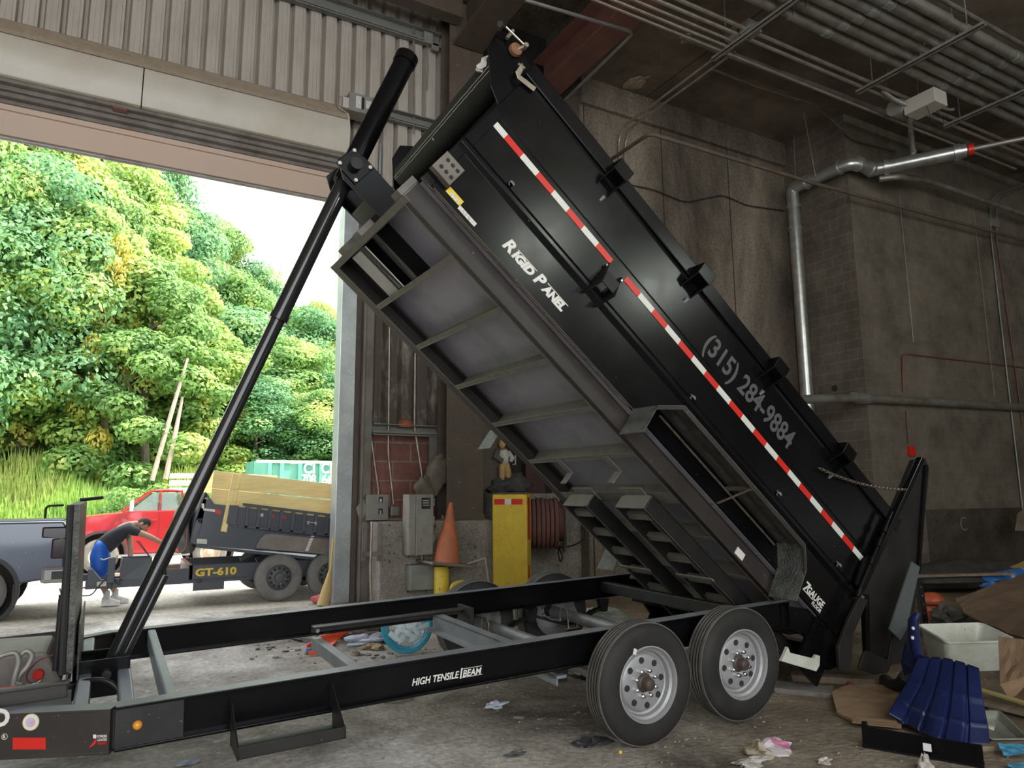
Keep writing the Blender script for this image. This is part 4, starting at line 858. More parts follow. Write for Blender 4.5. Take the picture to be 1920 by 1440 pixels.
# ---------------- wheels, axles
def tyre_obj(parent, x, side, R=.385, Wd=.21):
    """side -1: outer face at y=0 ; +1 : outer face toward far side"""
    yo = 0.0 if side < 0 else 2.67; s = 1 if side < 0 else -1     # s: inward direction
    c = Vector((x, yo, R))
    w = bpy.data.objects.new('wheel', None)
    mw = Matrix.Translation(c) @ (Matrix.Identity(4) if s > 0 else Matrix.Rotation(math.pi, 4, 'Z'))
    prof = [(.236, .026), (.240, .012), (.268, .004), (.315, .002), (.350, .010), (.368, .024), (.378, .036)]
    prof2 = [(.378, Wd - .036), (.368, Wd - .024), (.35, Wd - .01), (.315, Wd - .002), (.268, Wd - .004), (.240, Wd - .012), (.236, Wd - .026)]
    b = MB(); g = []; n = 5; y = .036; span = (Wd - .072)
    tr = []
    for i in range(n):
        a = y + span * i / n + (.004 if i else 0); c2 = y + span * (i + 1) / n - (.004 if i < n - 1 else 0)
        tr += [(.385, a + .001), (.385, c2 - .001)]
        if i < n - 1: tr += [(.374, c2), (.374, c2 + .008)]
    full = prof + tr + prof2
    b.lathe(full, (0, 0, 0), (0, 1, 0), 72)
    k = len(full) - 1; n0 = len(prof) - 1; n1 = n0 + len(tr) + 1
    b.mi = []
    for i in range(k):
        r0, r1 = full[i][0], full[i + 1][0]
        mi_ = 1 if (i >= n0 and i < n1 and min(r0, r1) > .377) else (2 if (i >= n0 and i < n1) else 0)
        b.mi += [mi_] * 72
    t = b.build('wheel', [M['tyre'], M['tread'], M['groove']], parent, smooth=True, mw=mw, doubles=False)
    rb = MB()
    rb.lathe([(.240, .010), (.232, .008), (.226, .016), (.222, .040), (.206, .050), (.200, .080), (.186, .088), (.178, .072), (.165, .062), (.090, .060), (.06, .060)], (0, 0, 0), (0, 1, 0), 48)
    rb.lathe([(.20, .08), (.236, .19)], (0, 0, 0), (0, 1, 0), 48)
    rb.build('rim', M['rim'], t, smooth=True)
    hb = MB(); hb.lathe([(.0, -.018), (.026, -.016), (.034, -.010), (.040, .0), (.043, .04), (.054, .048), (.062, .060)], (0, 0, 0), (0, 1, 0), 24)
    hb.build('hub', M['hub'], t, smooth=True)
    lb = MB()
    for q in range(8):
        a = q * math.pi / 4 + .39; p = Vector((math.cos(a) * .082, 0, math.sin(a) * .082)); lb.tube([p + Vector((0, .060, 0)), p + Vector((0, .030, 0))], .0135, 8); lb.tube([p + Vector((0, .034, 0)), p + Vector((0, .018, 0))], .008, 6)
    lb.build('lug_nut', M['chrome'], t, smooth=True)
    vb = MB()
    for q in range(8):
        a = q * math.pi / 4 + .10; vb.lathe([(0, .0), (.017, .0), (.020, .0035), (.021, .0)], (math.cos(a) * .143, .0598, math.sin(a) * .143), (0, -1, 0), 14)
    vb.build('vent_hole', M['darkgap'], t)
    return t
for x in (0.0, .86):
    t = tyre_obj(trailer, x, -1); tyre_obj(trailer, x, 1)
    if x == 0: b = MB(); b.prism([(-.13, -.0015, .21), (-.105, -.0015, .20), (-.095, -.0015, .235), (-.118, -.0015, .245)], 0, (0, .002, 0)); b.build('paper_tag', M['textw'], t)
    b = MB(); b.tube([(x, .15, .385), (x, 2.52, .385)], .055, 18); b.build('axle', M['axle'], trailer, smooth=True)
    b = MB()
    for yy in (.42, 2.25):
        for dx in (-.05, .05):
            b.tube(arc((x + dx, yy, .40), .07, 0, math.pi, 8, (0, 1, 0), (0, 0, 1)), .007, 6)
            for s_ in (-.07, .07): b.tube([(x + dx, yy + s_, .40), (x + dx, yy + s_, .27)], .007, 6)
        b.box((x - .08, yy - .09, .275), (x + .08, yy + .09, .29))
    b.build('u_bolt', M['zinc'], trailer)
    b = MB()
    for yy in (.42, 2.25):
        for j in range(3):
            b.grid(lambda u, v: (x - .40 + .06 * j + (.80 - .12 * j) * u, yy - .035 + .07 * v, .33 - .012 * j + .10 * (2 * u - 1) ** 2), 10, 1)
    b.build('leaf_spring', M['blkdust'], trailer, thick=.010)
    b = MB()
    for yy in (.42, 2.25):
        for xx in (x - .42, x + .42): b.prism([(xx - .06, yy - .03, .50), (xx + .06, yy - .03, .50), (xx + .03, yy - .03, .38), (xx - .03, yy - .03, .38)], 0, (0, .06, 0))
    b.build('spring_hanger', M['blkdust'], trailer)
b = MB(); b.box((-.50, .34, .42), (-.42, 2.3, .44)); b.box((-.50, .34, .38), (-.49, 2.3, .44)); b.build('crossmember', M['topfl'], trailer)

# ================================================================== TIPPED BED
u0, u1 = -1.47, 3.53; YN, YF = .25, 2.24; W0, W1 = 1.74, 3.05
bed = MB(); bed.box(B3(u0, YN, W0), B3(u1, YF, W0 + .008)); bed.box(B3(u0, YF - .01, W0), B3(u1, YF, W1)); bed.box(B3(u1 - .01, YN, W0), B3(u1, YF, W1))
Mrel = MTi @ MB_
bed_o = bed.build('dump_bed', M['blk'], trailer, mw=Mrel)
b = MB(); b.box(B3(u0, YN + .02, W0 - .003), B3(u1 - .02, YF - .02, W0 - .0005)); b.build('floor_underside', M['under'], bed_o)
# near side wall (formed)
def extr(prof, ua, ub):   # prof: (y, w)
    b = MB(); b.prism([B3(ua, y, w) for y, w in prof], 0, B3(ub, 0, 0) - B3(ua, 0, 0)); return b
sw = extr([(YN + .02, W0), (YN, W0), (YN, 2.10), (YN - .028, 2.135), (YN - .028, 2.165), (YN, 2.20), (YN, 2.525), (YN - .006, 2.53), (YN - .006, 2.90), (YN - .012, 2.93), (YN + .02, 2.93)], u0, u1)
side = sw.build('side_wall', M['blk'], bed_o, bevel=.003)
b = extr([(YN - .035, 2.925), (YN + .05, 2.925), (YN + .05, 3.05), (YN - .035, 3.05)], u0 - .02, u1 + .03); b.build('top_rail', M['blk'], bed_o, bevel=.008)
b = extr([(YF - .05, 2.925), (YF + .035, 2.925), (YF + .035, 3.05), (YF - .05, 3.05)], u0, u1); b.build('top_rail', M['blk'], bed_o, bevel=.008)
b = MB(); b.box(B3(u1 - .02, YN + .05, 2.93), B3(u1 + .06, YF, 3.05)); b.build('front_top_rail', M['blk'], bed_o, bevel=.008)
b = MB(); b.box(B3(u0, YN - .01, W0), B3(u0 + .09, YN + .06, W1)); b.box(B3(u0, YF - .06, W0), B3(u0 + .09, YF + .01, W1)); b.build('rear_post', M['blk'], bed_o, bevel=.006)
b = MB(); b.box(B3(u1 - .08, YN - .004, W0), B3(u1 + .002, YN + .06, W1)); b.build('front_post', M['blk'], bed_o, bevel=.004)
# bottom ledge strip with caked dirt
b = extr([(YN, W0 - .010), (YN + .016, W0 - .010), (YN + .016, W0 - .004), (YN, W0 - .004)], 1.40, u1); b.build('dirt_ledge', M['dirtline'], bed_o)
b = MB(); b.box(B3(1.3, YN - .001, W0), B3(u1 - .1, YN + .004, W0 + .012)); b.build('dirt_ledge', M['railbr'], bed_o)
# long frame rails below
WR = 1.585
for ya, yb, sgn in ((.325, .395, 1), (2.055, 1.935, -1)):
    b = MB()
    b.box(B3(u0, ya, WR), B3(u1, ya + .01 * sgn, W0)); b.box(B3(u0, ya, WR), B3(u1, yb, WR + .01)); b.box(B3(u0, ya, W0 - .02), B3(u1, yb, W0 - .005))
    o = b.build('bed_frame_rail', M['railbr'], bed_o, bevel=.003)
    b = MB(); yy = yb
    b.box(B3(u0, yy - .012 * sgn, WR - .0015), B3(u1, yy, WR)); b.build('rail_edge', M['rib'], bed_o)
b = MB(); b.box(B3(u1 - .055, .325, WR), B3(u1 - .0, 2.055, WR + .012)); b.box(B3(u1 - .01, .325, WR), B3(u1, 2.055, W0)); b.build('bed_crossmember', M['rib'], bed_o, bevel=.003)
for u in (3.0, 2.52, 2.02, 1.53, 1.03, .54, .05, -.45, -.95):
    b = MB(); b.box(B3(u, .395, WR), B3(u + .045, 1.935, WR + .008)); b.box(B3(u + .0, .395, WR), B3(u + .008, 1.935, W0)); b.build('bed_crossmember', M['rib'], bed_o, bevel=.002)
# centre dump-frame members at the front bay
for _ya, _yb, _yc in ((1.02, 1.03, 1.10), (1.41, 1.40, 1.33)):
    b = MB(); b.box(B3(3.0, _ya, WR + .02), B3(3.47, _yb, W0)); b.box(B3(3.0, _ya, WR + .02), B3(3.47, _yc, WR + .03)); b.build('front_bay_member', M['blk'], bed_o, bevel=.002)
b = MB(); b.box(B3(3.02, 1.30, WR + .018), B3(3.46, 1.315, WR + .022)); b.build('bright_edge', M['textw'], bed_o)
b = MB(); b.box(B3(3.03, 1.45, WR + .03), B3(3.46, 1.66, WR + .034)); b.build('shiny_patch', M['rim'], bed_o)
# reflective tape: alternate red and white
pa = BP(920, 218, YN - .005); pb = BP(1620, 1050, YN - .005); wt = 2.455; edges_r = [BP(955, 257, YN).x]
n = 31; uu = pa.x; k = 0
ul = []
seg = [.0]
LT = (pa.x - pb.x)
red = MB(); wh = MB(); pos = pa.x; i = 0; sl = LT / 29.0
while pos > u0 + .12:
    ln = sl; nx = max(pos - ln, u0 + .1)
    if not (abs((pos + nx) / 2 - 2.12) < .05):
        (wh if i % 2 == 0 else red).box(B3(pos, YN - .0035, wt - .024), B3(nx, YN - .0008, wt + .027))
    pos = nx; i += 1
red.build('red_reflective_tape', M['redtape'], bed_o); wh.build('white_reflective_tape', M['whitetape'], bed_o)
# lettering on the side
def stext(s, px, py, size, m, width=None, shear=0.0, bold=0.0, w=None, dy=0.0, sp=1.0):
    p = BP(px, py, YN - .006); return text_mesh('side_lettering', s, size, M[m], fr(B3(p.x, YN - .0075 - dy, w if w is not None else p.z), (1, 0, 0), (0, 0, 1)), bed_o, shear=shear, bold=bold, width=width, space=sp)
p0 = BP(938, 463, YN); p1 = BP(1036, 567, YN); wl = 1.845; LL = p0.x - p1.x
def st2(s, du, size, wid, dw=0, shear=.22, bold=.0055, m='textw'):
    return text_mesh('side_lettering', s, size, M[m], fr(B3(p0.x - du, YN - .0015, wl + dw), (1, 0, 0), (0, 0, 1)), bed_o, shear=shear, bold=bold, width=wid)
st2('R', 0, .125, .085); st2('IGID', .092, .088, .20); st2('P', .315, .125, .082, dw=-.0); st2('ANEL', .40, .088, .22)
b = MB(); b.box(B3(p0.x - .10, YN - .0018, wl + .068), B3(p0.x - .30, YN - .0008, wl + .074)); b.box(B3(p0.x - .41, YN - .0018, wl + .068), B3(p0.x - .63, YN - .0008, wl + .074)); b.build('lettering_rule', M['textw'], bed_o)
q0 = BP(1316, 652, YN - .006); q1 = BP(1478, 842, YN - .006)
text_mesh('phone_lettering', '(315) 284-9884', .245, M['textg'], fr(B3(q0.x, YN - .0075, 2.595), (1, 0, 0), (0, 0, 1)), bed_o, bold=.005, width=(q0.x - q1.x) * 1.0)
q0 = BP(1508, 1093, YN)
text_mesh('floor_lettering', '7', .12, M['textw'], fr(B3(q0.x, YN - .0015, q0.z - .05), (1, 0, 0), (0, 0, 1)), bed_o, shear=.2, bold=.002)
text_mesh('floor_lettering', 'GAUGE', .085, M['textw'], fr(B3(q0.x - .055, YN - .0015, q0.z - .04), (1, 0, 0), (0, 0, 1)), bed_o, shear=.2, bold=.0025, width=.24)
text_mesh('floor_lettering', 'FLOOR', .045, M['textw'], fr(B3(q0.x - .16, YN - .0015, q0.z - .085), (1, 0, 0), (0, 0, 1)), bed_o, shear=.2, bold=.001, width=.13)
b = MB(); b.box(B3(q0.x - .03, YN - .0018, q0.z - .052), B3(q0.x - .16, YN - .0008, q0.z - .045)); b.build('lettering_rule', M['textw'], bed_o)
# warning labels + perforated plate
pl = BP(861, 387, YN); b = MB(); b.box(B3(pl.x + .13, YN - .0015, pl.z - .0), B3(pl.x - .0, YN - .0005, pl.z + .05)); b.build('warning_sticker', M['yellow'], bed_o)
b = MB(); b.box(B3(pl.x + .0, YN - .0015, pl.z - .02), B3(pl.x - .16, YN - .0005, pl.z + .012)); b.box(B3(pl.x + .10, YN - .002, pl.z + .004), B3(pl.x + .02, YN - .0016, pl.z + .03)); b.build('warning_sticker', M['label'], bed_o)
pp_ = BP(838, 321, YN); b = MB(); b.box(B3(pp_.x + .09, YN - .05, pp_.z - .09), B3(pp_.x - .075, YN - .044, pp_.z + .075)); b.box(B3(pp_.x + .09, YN - .05, pp_.z - .09), B3(pp_.x - .075, YN, pp_.z - .084)); b.box(B3(pp_.x - .075, YN - .05, pp_.z - .09), B3(pp_.x - .069, YN, pp_.z + .075)); b.build('light_bracket', M['chan'], bed_o, bevel=.002)
b = MB()
for i in range(2):
    for j in range(3): b.lathe([(0, .004), (.013, .004), (.015, .0)], B3(pp_.x + .045 - j * .045, YN - .05, pp_.z - .04 + i * .07), (0, -1, 0), 12)
b.build('bracket_hole', M['darkgap'], bed_o)
# stake pockets with gussets on the top rail
for u in (2.59, 1.56, .53, -.50):
    b = MB(); b.box(B3(u + .075, YN - .135, 2.925), B3(u - .075, YN - .03, 3.04)); b.prism([B3(u + .07, YN - .13, 2.925), B3(u + .07, YN - .0, 2.925), B3(u + .07, YN - .0, 2.80)], 0, B3(-.012, 0, 0)); b.prism([B3(u - .058, YN - .13, 2.925), B3(u - .058, YN - .0, 2.925), B3(u - .058, YN - .0, 2.80)], 0, B3(-.012, 0, 0))
    b.build('stake_pocket', M['blk'], bed_o, bevel=.005)
    b = MB(); b.prism([B3(u - .03, YN, 2.79), B3(u - .03, YN - .035, 2.77), B3(u - .03, YN, 2.73)], 0, B3(-.02, 0, 0)); b.build('tie_hook', M['topfl'], bed_o)
for (px, py) in ((958, 345), (1297, 745), (1458, 925), (1570, 1058)):
    p = BP(px, py, YN); b = MB(); b.prism([B3(p.x + .02, YN, p.z + .02), B3(p.x - .02, YN, p.z + .02), B3(p.x - .02, YN - .03, p.z), B3(p.x + .02, YN - .03, p.z)], 0, (0, .0, -.012)); b.tube(arc(B3(p.x, YN - .02, p.z - .01), .018, 0, math.pi * 1.5, 6, (1, 0, 0), (0, -.7, .7)), .004, 5); b.build('tie_hook', M['topfl'], bed_o)
# double gusset bracket mid side
b = MB()
for du in (.07, -.07):
    b.prism([B3(2.13 + du, YN, 2.42), B3(2.13 + du, YN - .03, 2.42), B3(2.13 + du, YN - .16, 2.16), B3(2.13 + du, YN - .02, 2.10), B3(2.13 + du, YN, 2.10)], 0, B3(-.008, 0, 0))
b.box(B3(2.19, YN - .11, 2.20), B3(2.06, YN - .10, 2.30)); br_ = b.build('gusset_bracket', M['blkdust'], bed_o, bevel=.002)
b = MB()
for du, w_ in ((.075, 2.38), (-.085, 2.39)): b.lathe([(0, .02), (.010, .02), (.012, 0)], B3(2.13 + du, YN - .02, w_), (0, -1, 0), 8)
b.build('bracket_bolt', M['chrome'], bed_o)
# fender
prof = [(1.335, 1.52), (1.355, 1.745), (1.175, 1.915), (-.365, 1.915), (-.49, 1.76), (-.535, 1.52)]
b = MB(); T_ = .006
for (ua, wa), (ub, wb) in zip(prof[:-1], prof[1:]):
    p, q = B3(ua, 0, wa), B3(ub, 0, wb); d = (q - p).normalized(); nn = Vector((d.z, 0, -d.x)); nn = nn if nn.z > 0 or abs(nn.x) > .9 else -nn
    b.prism([p + Vector((0, -.02, 0)), q + Vector((0, -.02, 0)), q + Vector((0, YN, 0)), p + Vector((0, YN, 0))], 0, nn * .005)
fen = b.build('fender', M['diam'], bed_o)
b = MB()
for (ua, wa), (ub, wb) in zip(prof[1:-2], prof[2:-1]):
    p, q = B3(ua, -.02, wa), B3(ub, -.02, wb); b.prism([p, q, q - Vector((0, 0, .035)), p - Vector((0, 0, .035))], 0, (0, .005, 0))
for y_ in (.10, .20): b.box(B3(1.15, y_ - .003, 1.895), B3(-.36, y_ + .003, 1.912))
b.build('fender_stiffener', M['railbr'], bed_o)
b = MB(); b.box(B3(.325, -.012, 1.875), B3(.30, YN, 1.91)); b.tube([B3(.315, -.012, 1.89), B3(.315, YN - .01, 1.75), B3(.315, YN + .07, 1.74)], .010, 6); b.build('fender_brace', M['dirtline'], bed_o, bevel=.004)
b = MB(); b.box(B3(1.16, .225, 1.86), B3(-.34, .235, 1.875)); b.build('dirt_ledge', M['dirtline'], bed_o)
# front: lift arm, tarp roller, brackets
PB = MBi @ (MT @ PIN); PU, PW = -PB.x, PB.z
b = MB()
for y in (1.09, 1.41): b.prism([B3(u1, y - .006, PW + .11), B3(u1, y - .006, PW - .13), B3(PU - .02, y - .006, PW - .14), B3(PU + .11, y - .006, PW - .06), B3(PU + .10, y - .006, PW + .10), B3(PU - .02, y - .006, PW + .12)], 0, (0, .012, 0))
b.box(B3(u1, 1.09, PW - .13), B3(PU - .22, 1.41, PW - .12)); arm = b.build('lift_bracket', M['blk'], bed_o, bevel=.003)
b = MB(); b.tube([B3(PU, 1.02, PW), B3(PU, 1.48, PW)], .045, 18); b.build('trunnion_pin', M['blkdust'], bed_o, smooth=True)
b = MB(); b.box(B3(PU - .10, 1.07, PW - .10), B3(PU + .10, 1.084, PW + .10)); b.build('trunnion_plate', M['blk'], bed_o, bevel=.003)
b = MB()
for du, dw in ((.08, .08), (.08, -.08), (-.08, .08), (-.08, -.08)): b.lathe([(0, .014), (.014, .014), (.016, 0)], B3(PU + du, 1.07, PW + dw), (0, -1, 0), 10)
b.build('trunnion_bolt', M['zinc'], bed_o)
ra = BP(962, 108, .30); rb_ = BP(755, 332, 2.2); RU, RW_ = 3.70, 2.90
ra = B3(RU, .34, 2.93); rb_ = B3(RU - .04, 2.16, 2.80)
b = MB(); b.tube([ra, rb_], [.125, .115], 26); rol = b.build('tarp_roll', M['tarp'], bed_o, smooth=True)
b = MB(); rnd = random.Random(2)
_cl = MBi @ CAM; _m = ra.lerp(rb_, .5); _dv = _cl - _m; _dv.y = 0; _dv.normalize(); _a0 = math.atan2(_dv.z, _dv.x)
for off in (-.62, -.42):
    pts = [ra.lerp(rb_, t / 40) + Vector((math.cos(_a0 + off), 0, math.sin(_a0 + off))) * (.126 - .01 * t / 40) + Vector((rnd.uniform(-.002, .002), 0, rnd.uniform(-.003, .003))) for t in range(41)]
    b.tube(pts, .0028, 5)
b.build('tarp_stitching', M['string'], bed_o)
b = MB(); b.lathe([(.006, .0), (.011, .001), (.006, .003)], ra.lerp(rb_, .55) + Vector((math.cos(_a0 - .25), 0, math.sin(_a0 - .25))) * .12, (math.cos(_a0 - .25), 0, math.sin(_a0 - .25)), 12); b.build('tarp_grommet', M['textw'], bed_o)
b = MB(); b.blob(ra + Vector((-.10, .10, -.05)), (.05, .05, .07), 3, .25, 10); b.build('tarp_frayed_end', M['textw'], bed_o)
b = MB()
for k in range(5): b.tube(arc(ra - Vector((0, .012 * k + .01, 0)), .112 - k * .012, 0, 2 * math.pi, 24, (1, 0, 0), (0, 0, 1)), .004, 5)
b.build('rolled_edge', M['textw'], bed_o)
for y, k in ((.27, 0), (2.22, 1)):
    b = MB(); b.prism([B3(u1 + .0, y, 2.60), B3(u1 + .0, y, 3.04), B3(3.82, y, 3.12), B3(3.90, y, 3.02), B3(3.86, y, 2.86), B3(3.66, y, 2.66)], 0, (0, .008, 0)); b.build('tarp_end_plate', M['blk'], bed_o, bevel=.003)
b = MB(); c0 = BP(968, 92, .24)
b.lathe([(0, .03), (.045, .03), (.05, .012), (.05, 0)], B3(c0.x, .262, c0.z), (0, -1, 0), 16); b.build('tarp_ratchet', M['rust'], bed_o, smooth=True)
b = MB(); pk = [BP(*p, .20) for p in ((985, 86), (967, 64), (945, 47))]; P_ = [B3(q.x, q.y, q.z) for q in pk]
b.tube([B3(c0.x, .26, c0.z), P_[0]], .013, 8); b.tube([P_[0], P_[2]], .008, 8); b.tube([P_[0] - Vector((0, .02, 0)), P_[0] + Vector((0, .03, 0))], .018, 8); crank = b.build('tarp_crank', M['zinc'], bed_o, smooth=True)
hk = BP(927, 57, .14); b = MB(); b.tube([P_[2], B3(hk.x, .06, hk.z)], .020, 10); b.build('crank_grip', M['blackp'], bed_o, smooth=True)
b = MB(); b.prism([B3(*BP(*p, .22)) for p in ((966, 135), (978, 118), (982, 128), (975, 142), (1005, 165), (1000, 172), (970, 148))], 0, (0, -.008, 0)); lk = BP(978, 118, .22); b.tube([B3(*BP(972, 120, .23)), B3(*BP(984, 128, .2))], .010, 8); b.build('tarp_lock_lever', M['zinc'], bed_o, bevel=.002)
b = MB(); b.tube([B3(*BP(950, 72, .24)), B3(*BP(962, 57, .24))], .014, 10); b.build('tarp_post', M['zinc'], bed_o, smooth=True)
b = MB(); b.box(B3(3.60, 2.235, 2.72), B3(3.56, 2.25, 2.98)); b.tube([B3(3.62, 2.1, 2.84), B3(3.62, 2.75, 2.95)], .02, 8); b.build('tarp_arm', M['galvdull'], bed_o)
# steel straps on the bulkhead bottom
b = MB()
for y in (.36, 1.22, 1.62): b.box(B3(u1, y, W0 - .14), B3(u1 + .05, y + .12, W0 + .02))
b.build('front_tab', M['rib'], bed_o, bevel=.003)
# tie-down straps hanging: ramp brackets under the ribs
for y in (.72, 1.40):
    b = MB(); b.prism([B3(1.06, y, WR - .002), B3(1.06, y, WR - .010), B3(.895, y, WR - .012), B3(.895, y, WR - .13), B3(.885, y, WR - .13), B3(.885, y, WR - .002)], 0, (0, .075, 0)); b.build('ramp_hook', M['rib'], bed_o)
    b = MB(); b.prism([B3(.70, y - .06, WR - .02), B3(.70, y - .06, WR - .01), B3(.55, y - .06, WR - .01), B3(.52, y - .06, WR - .10), B3(.56, y - .06, WR - .10), B3(.58, y - .06, WR - .03)], 0, (0, .28, 0)); b.build('ramp_saddle', M['rib'], bed_o, bevel=.002)
b = MB(); b.box(B3(.62, .40, WR - .001), B3(.5, 1.93, WR + .004)); b.build('bed_crossmember', M['rib'], bed_o)
# white corner reflector near the rail
p = BP(1378, 1055, .32); b = MB(); b.box(B3(p.x + .05, .315, 1.60), B3(p.x - .05, .322, 1.66)); b.build('rail_sticker', M['textw'], bed_o)
# far fender, the mirror of the near one
b = MB()
for (ua, wa), (ub, wb) in zip(prof[:-1], prof[1:]):
    p, q = B3(ua, YF, wa), B3(ub, YF, wb); d = (q - p).normalized(); nn = Vector((d.z, 0, -d.x)); nn = nn if nn.z > 0 or abs(nn.x) > .9 else -nn
    b.prism([p + Vector((0, .27, 0)), q + Vector((0, .27, 0)), q, p], 0, nn * .005)
b.build('fender', M['diam'], bed_o)
b = MB()
for (ua, wa), (ub, wb) in zip(prof[:-1], prof[1:]):
    p, q = B3(ua, YF + .265, wa), B3(ub, YF + .265, wb); b.prism([p, q, q - Vector((0, 0, .03)), p - Vector((0, 0, .03))], 0, (0, .005, 0))
b.build('fender_stiffener', M['blk'], bed_o)

# swung rear barn gate on the near side, standing past the end of the bed
def tpg(px, py, y=.22): return TP(px, py, y)
go = [tpg(*p) for p in ((1735, 858), (1743, 878), (1738, 935), (1722, 1080), (1706, 1240), (1628, 1255), (1622, 1118), (1600, 1124), (1672, 965), (1715, 862))]
b = MB(); b.prism(go, 0, (0, .05, 0)); gate = b.build('rear_gate', M['blkdust'], trailer, bevel=.005)
e1, e2 = tpg(1726, 860, .20), tpg(1612, 1108, .20)
b = MB(); b.beam(e1, e2, .05, .055, up=(0, 1, 0)); b.beam(tpg(1736, 872, .2), tpg(1722, 1075, .2), .03, .03, up=(0, 1, 0)); b.beam(tpg(1624, 1115, .2), tpg(1626, 1248, .2), .05, .03, up=(0, 1, 0)); b.build('gate_frame', M['blk'], gate, bevel=.006)
b = MB(); b.tube([tpg(1672, 960, .16), tpg(1606, 1118, .16)], .018, 10); b.tube([tpg(1660, 988, .16), tpg(1656, 998, .16)], .03, 10)
for q in ((1650, 1010), (1636, 1045), (1612, 1105)): b.tube([tpg(*q, .16), tpg(q[0] - 5, q[1] + 14, .16)], .028, 10)
b.build('latch_rod', M['blk'], gate, smooth=True)
b = MB(); b.prism([tpg(*p, .17) for p in ((1628, 1040), (1618, 1050), (1604, 1095), (1610, 1100), (1624, 1062), (1632, 1056))], 0, (0, .02, 0)); b.build('latch_hook', M['blk'], gate)
b = MB(); b.blob(tpg(1612, 1122, .16), (.03, .03, .045), 5, .2, 10); b.build('mud_lump', M['dirtline'], gate)
# chain
ca = MT @ Vector((0, 0, 0)); cA = MB_ @ B3(*BP(1535, 877, .20)); cB = MT @ tpg(1702, 918, .19); b = MB(); n = 44
for i in range(n):
    t = (i + .5) / n; p = cA.lerp(cB, t) - Vector((0, 0, .05 * 4 * t * (1 - t))); d = (cB - cA).normalized(); L_ = (cB - cA).length / n
    nn = Vector((0, 1, 0)) if i % 2 else Vector((0, 0, 1)); s_ = d.cross(nn).normalized()
    ring = [p + d * (L_ * .85 * math.cos(a)) + s_ * (.012 * math.sin(a)) for a in [k * math.pi / 5 for k in range(10)]]
    b.tube(ring, .0035, 5, closed=True)
b.v = [tuple(MTi @ Vector(v)) for v in b.v]; b.build('gate_chain', M['chrome'], trailer, smooth=True)
# hinge / arm pieces at the rear bottom
b = MB(); b.prism([tpg(*p, .12) for p in ((1612, 1120), (1628, 1125), (1600, 1190), (1598, 1240), (1590, 1262), (1575, 1258), (1572, 1215), (1590, 1165))], 0, (0, .03, 0)); b.build('gate_hinge_arm', M['blkdust'], trailer, bevel=.004)
b = MB()
for k in range(3): c_ = tpg(1652, 1240, .14); b.tube(arc(c_, .075 - k * .022, -1.9, .4, 12, (1, 0, 0), (0, 0, 1)), .006, 6)
b.build('chrome_hook', M['chrome'], trailer)
b = MB(); b.prism([tpg(*p, .10) for p in ((1620, 1225), (1625, 1220), (1665, 1238), (1672, 1200), (1680, 1180), (1690, 1150), (1700, 1165), (1690, 1210), (1665, 1262), (1640, 1265), (1610, 1255))], 0, (0, .02, 0)); b.build('hinge_gusset', M['blkdust'], trailer, bevel=.004)
b = MB(); b.prism([tpg(*p, .05) for p in ((1710, 1053), (1725, 1063), (1700, 1180), (1688, 1200), (1668, 1180))], 0, (0, .012, 0)); b.build('fold_plate', mat('grey_green_plate', (0.085,0.10,0.10), .45), trailer)
b = MB(); b.box(B3(-1.42, .27, 1.30), B3(-1.1, .30, 1.74)); b.box(B3(-1.42, 2.1, 1.30), B3(-1.1, 2.13, 1.74)); b.build('bed_hinge_leg', M['blk'], bed_o)
# white light bracket by the rear hinge
# ---------------- loading ramps stowed under the bed
def ramp(y0, y1, uf, ur, label):
    e = empty('loading_ramp', label, 'ramp', mw=MB_, group='ramps stowed under the bed'); w0, w1 = 1.40, 1.53
    for y, s in ((y0, 1), (y1, -1)):
        b = MB(); b.box(B3(uf, y, w0), B3(ur, y + .008 * s, w1)); b.box(B3(uf, y, w0), B3(ur, y + .04 * s, w0 + .008)); b.box(B3(uf, y, w1 - .008), B3(ur, y + .04 * s, w1)); b.build('side_channel', M['blkdust'], e)
        b = MB(); b.box(B3(uf, y, w0 - .0015), B3(ur, y + .012 * s, w0)); b.build('worn_edge', M['rib'], e)
    u = uf - .12; k = 0
    while u > ur + .1:
        b = MB(); b.prism([B3(u, y0 + .01, w0 + .035), B3(u - .055, y0 + .01, w0 + .022), B3(u - .055, y0 + .01, w0 + .028), B3(u - .006, y0 + .01, w0 + .042), B3(u - .006, y0 + .01, w0 + .07), B3(u, y0 + .01, w0 + .07)], 0, (0, y1 - y0 - .02, 0)); b.build('rung', M['rib'], e); u -= .27; k += 1
    b = MB(); b.box(B3(uf, y0, w0), B3(uf - .01, y1, w1)); b.build('end_plate', M['rib'], e)
    for uu_ in (uf - .85, uf - 1.75): b = MB(); b.box(B3(uu_, y0 - .02, w0 - .012), B3(uu_ - .035, y1 + .02, w0 - .002)); b.build('retaining_strap', M['rib'], e)
ramp(1.28, 1.66, .66, -1.35, 'rusty black loading ramp under the tipped bed, the far one toward the wall')
ramp(.52, .90, .66, -1.35, 'rusty black loading ramp under the tipped bed, the near one beside the fender')
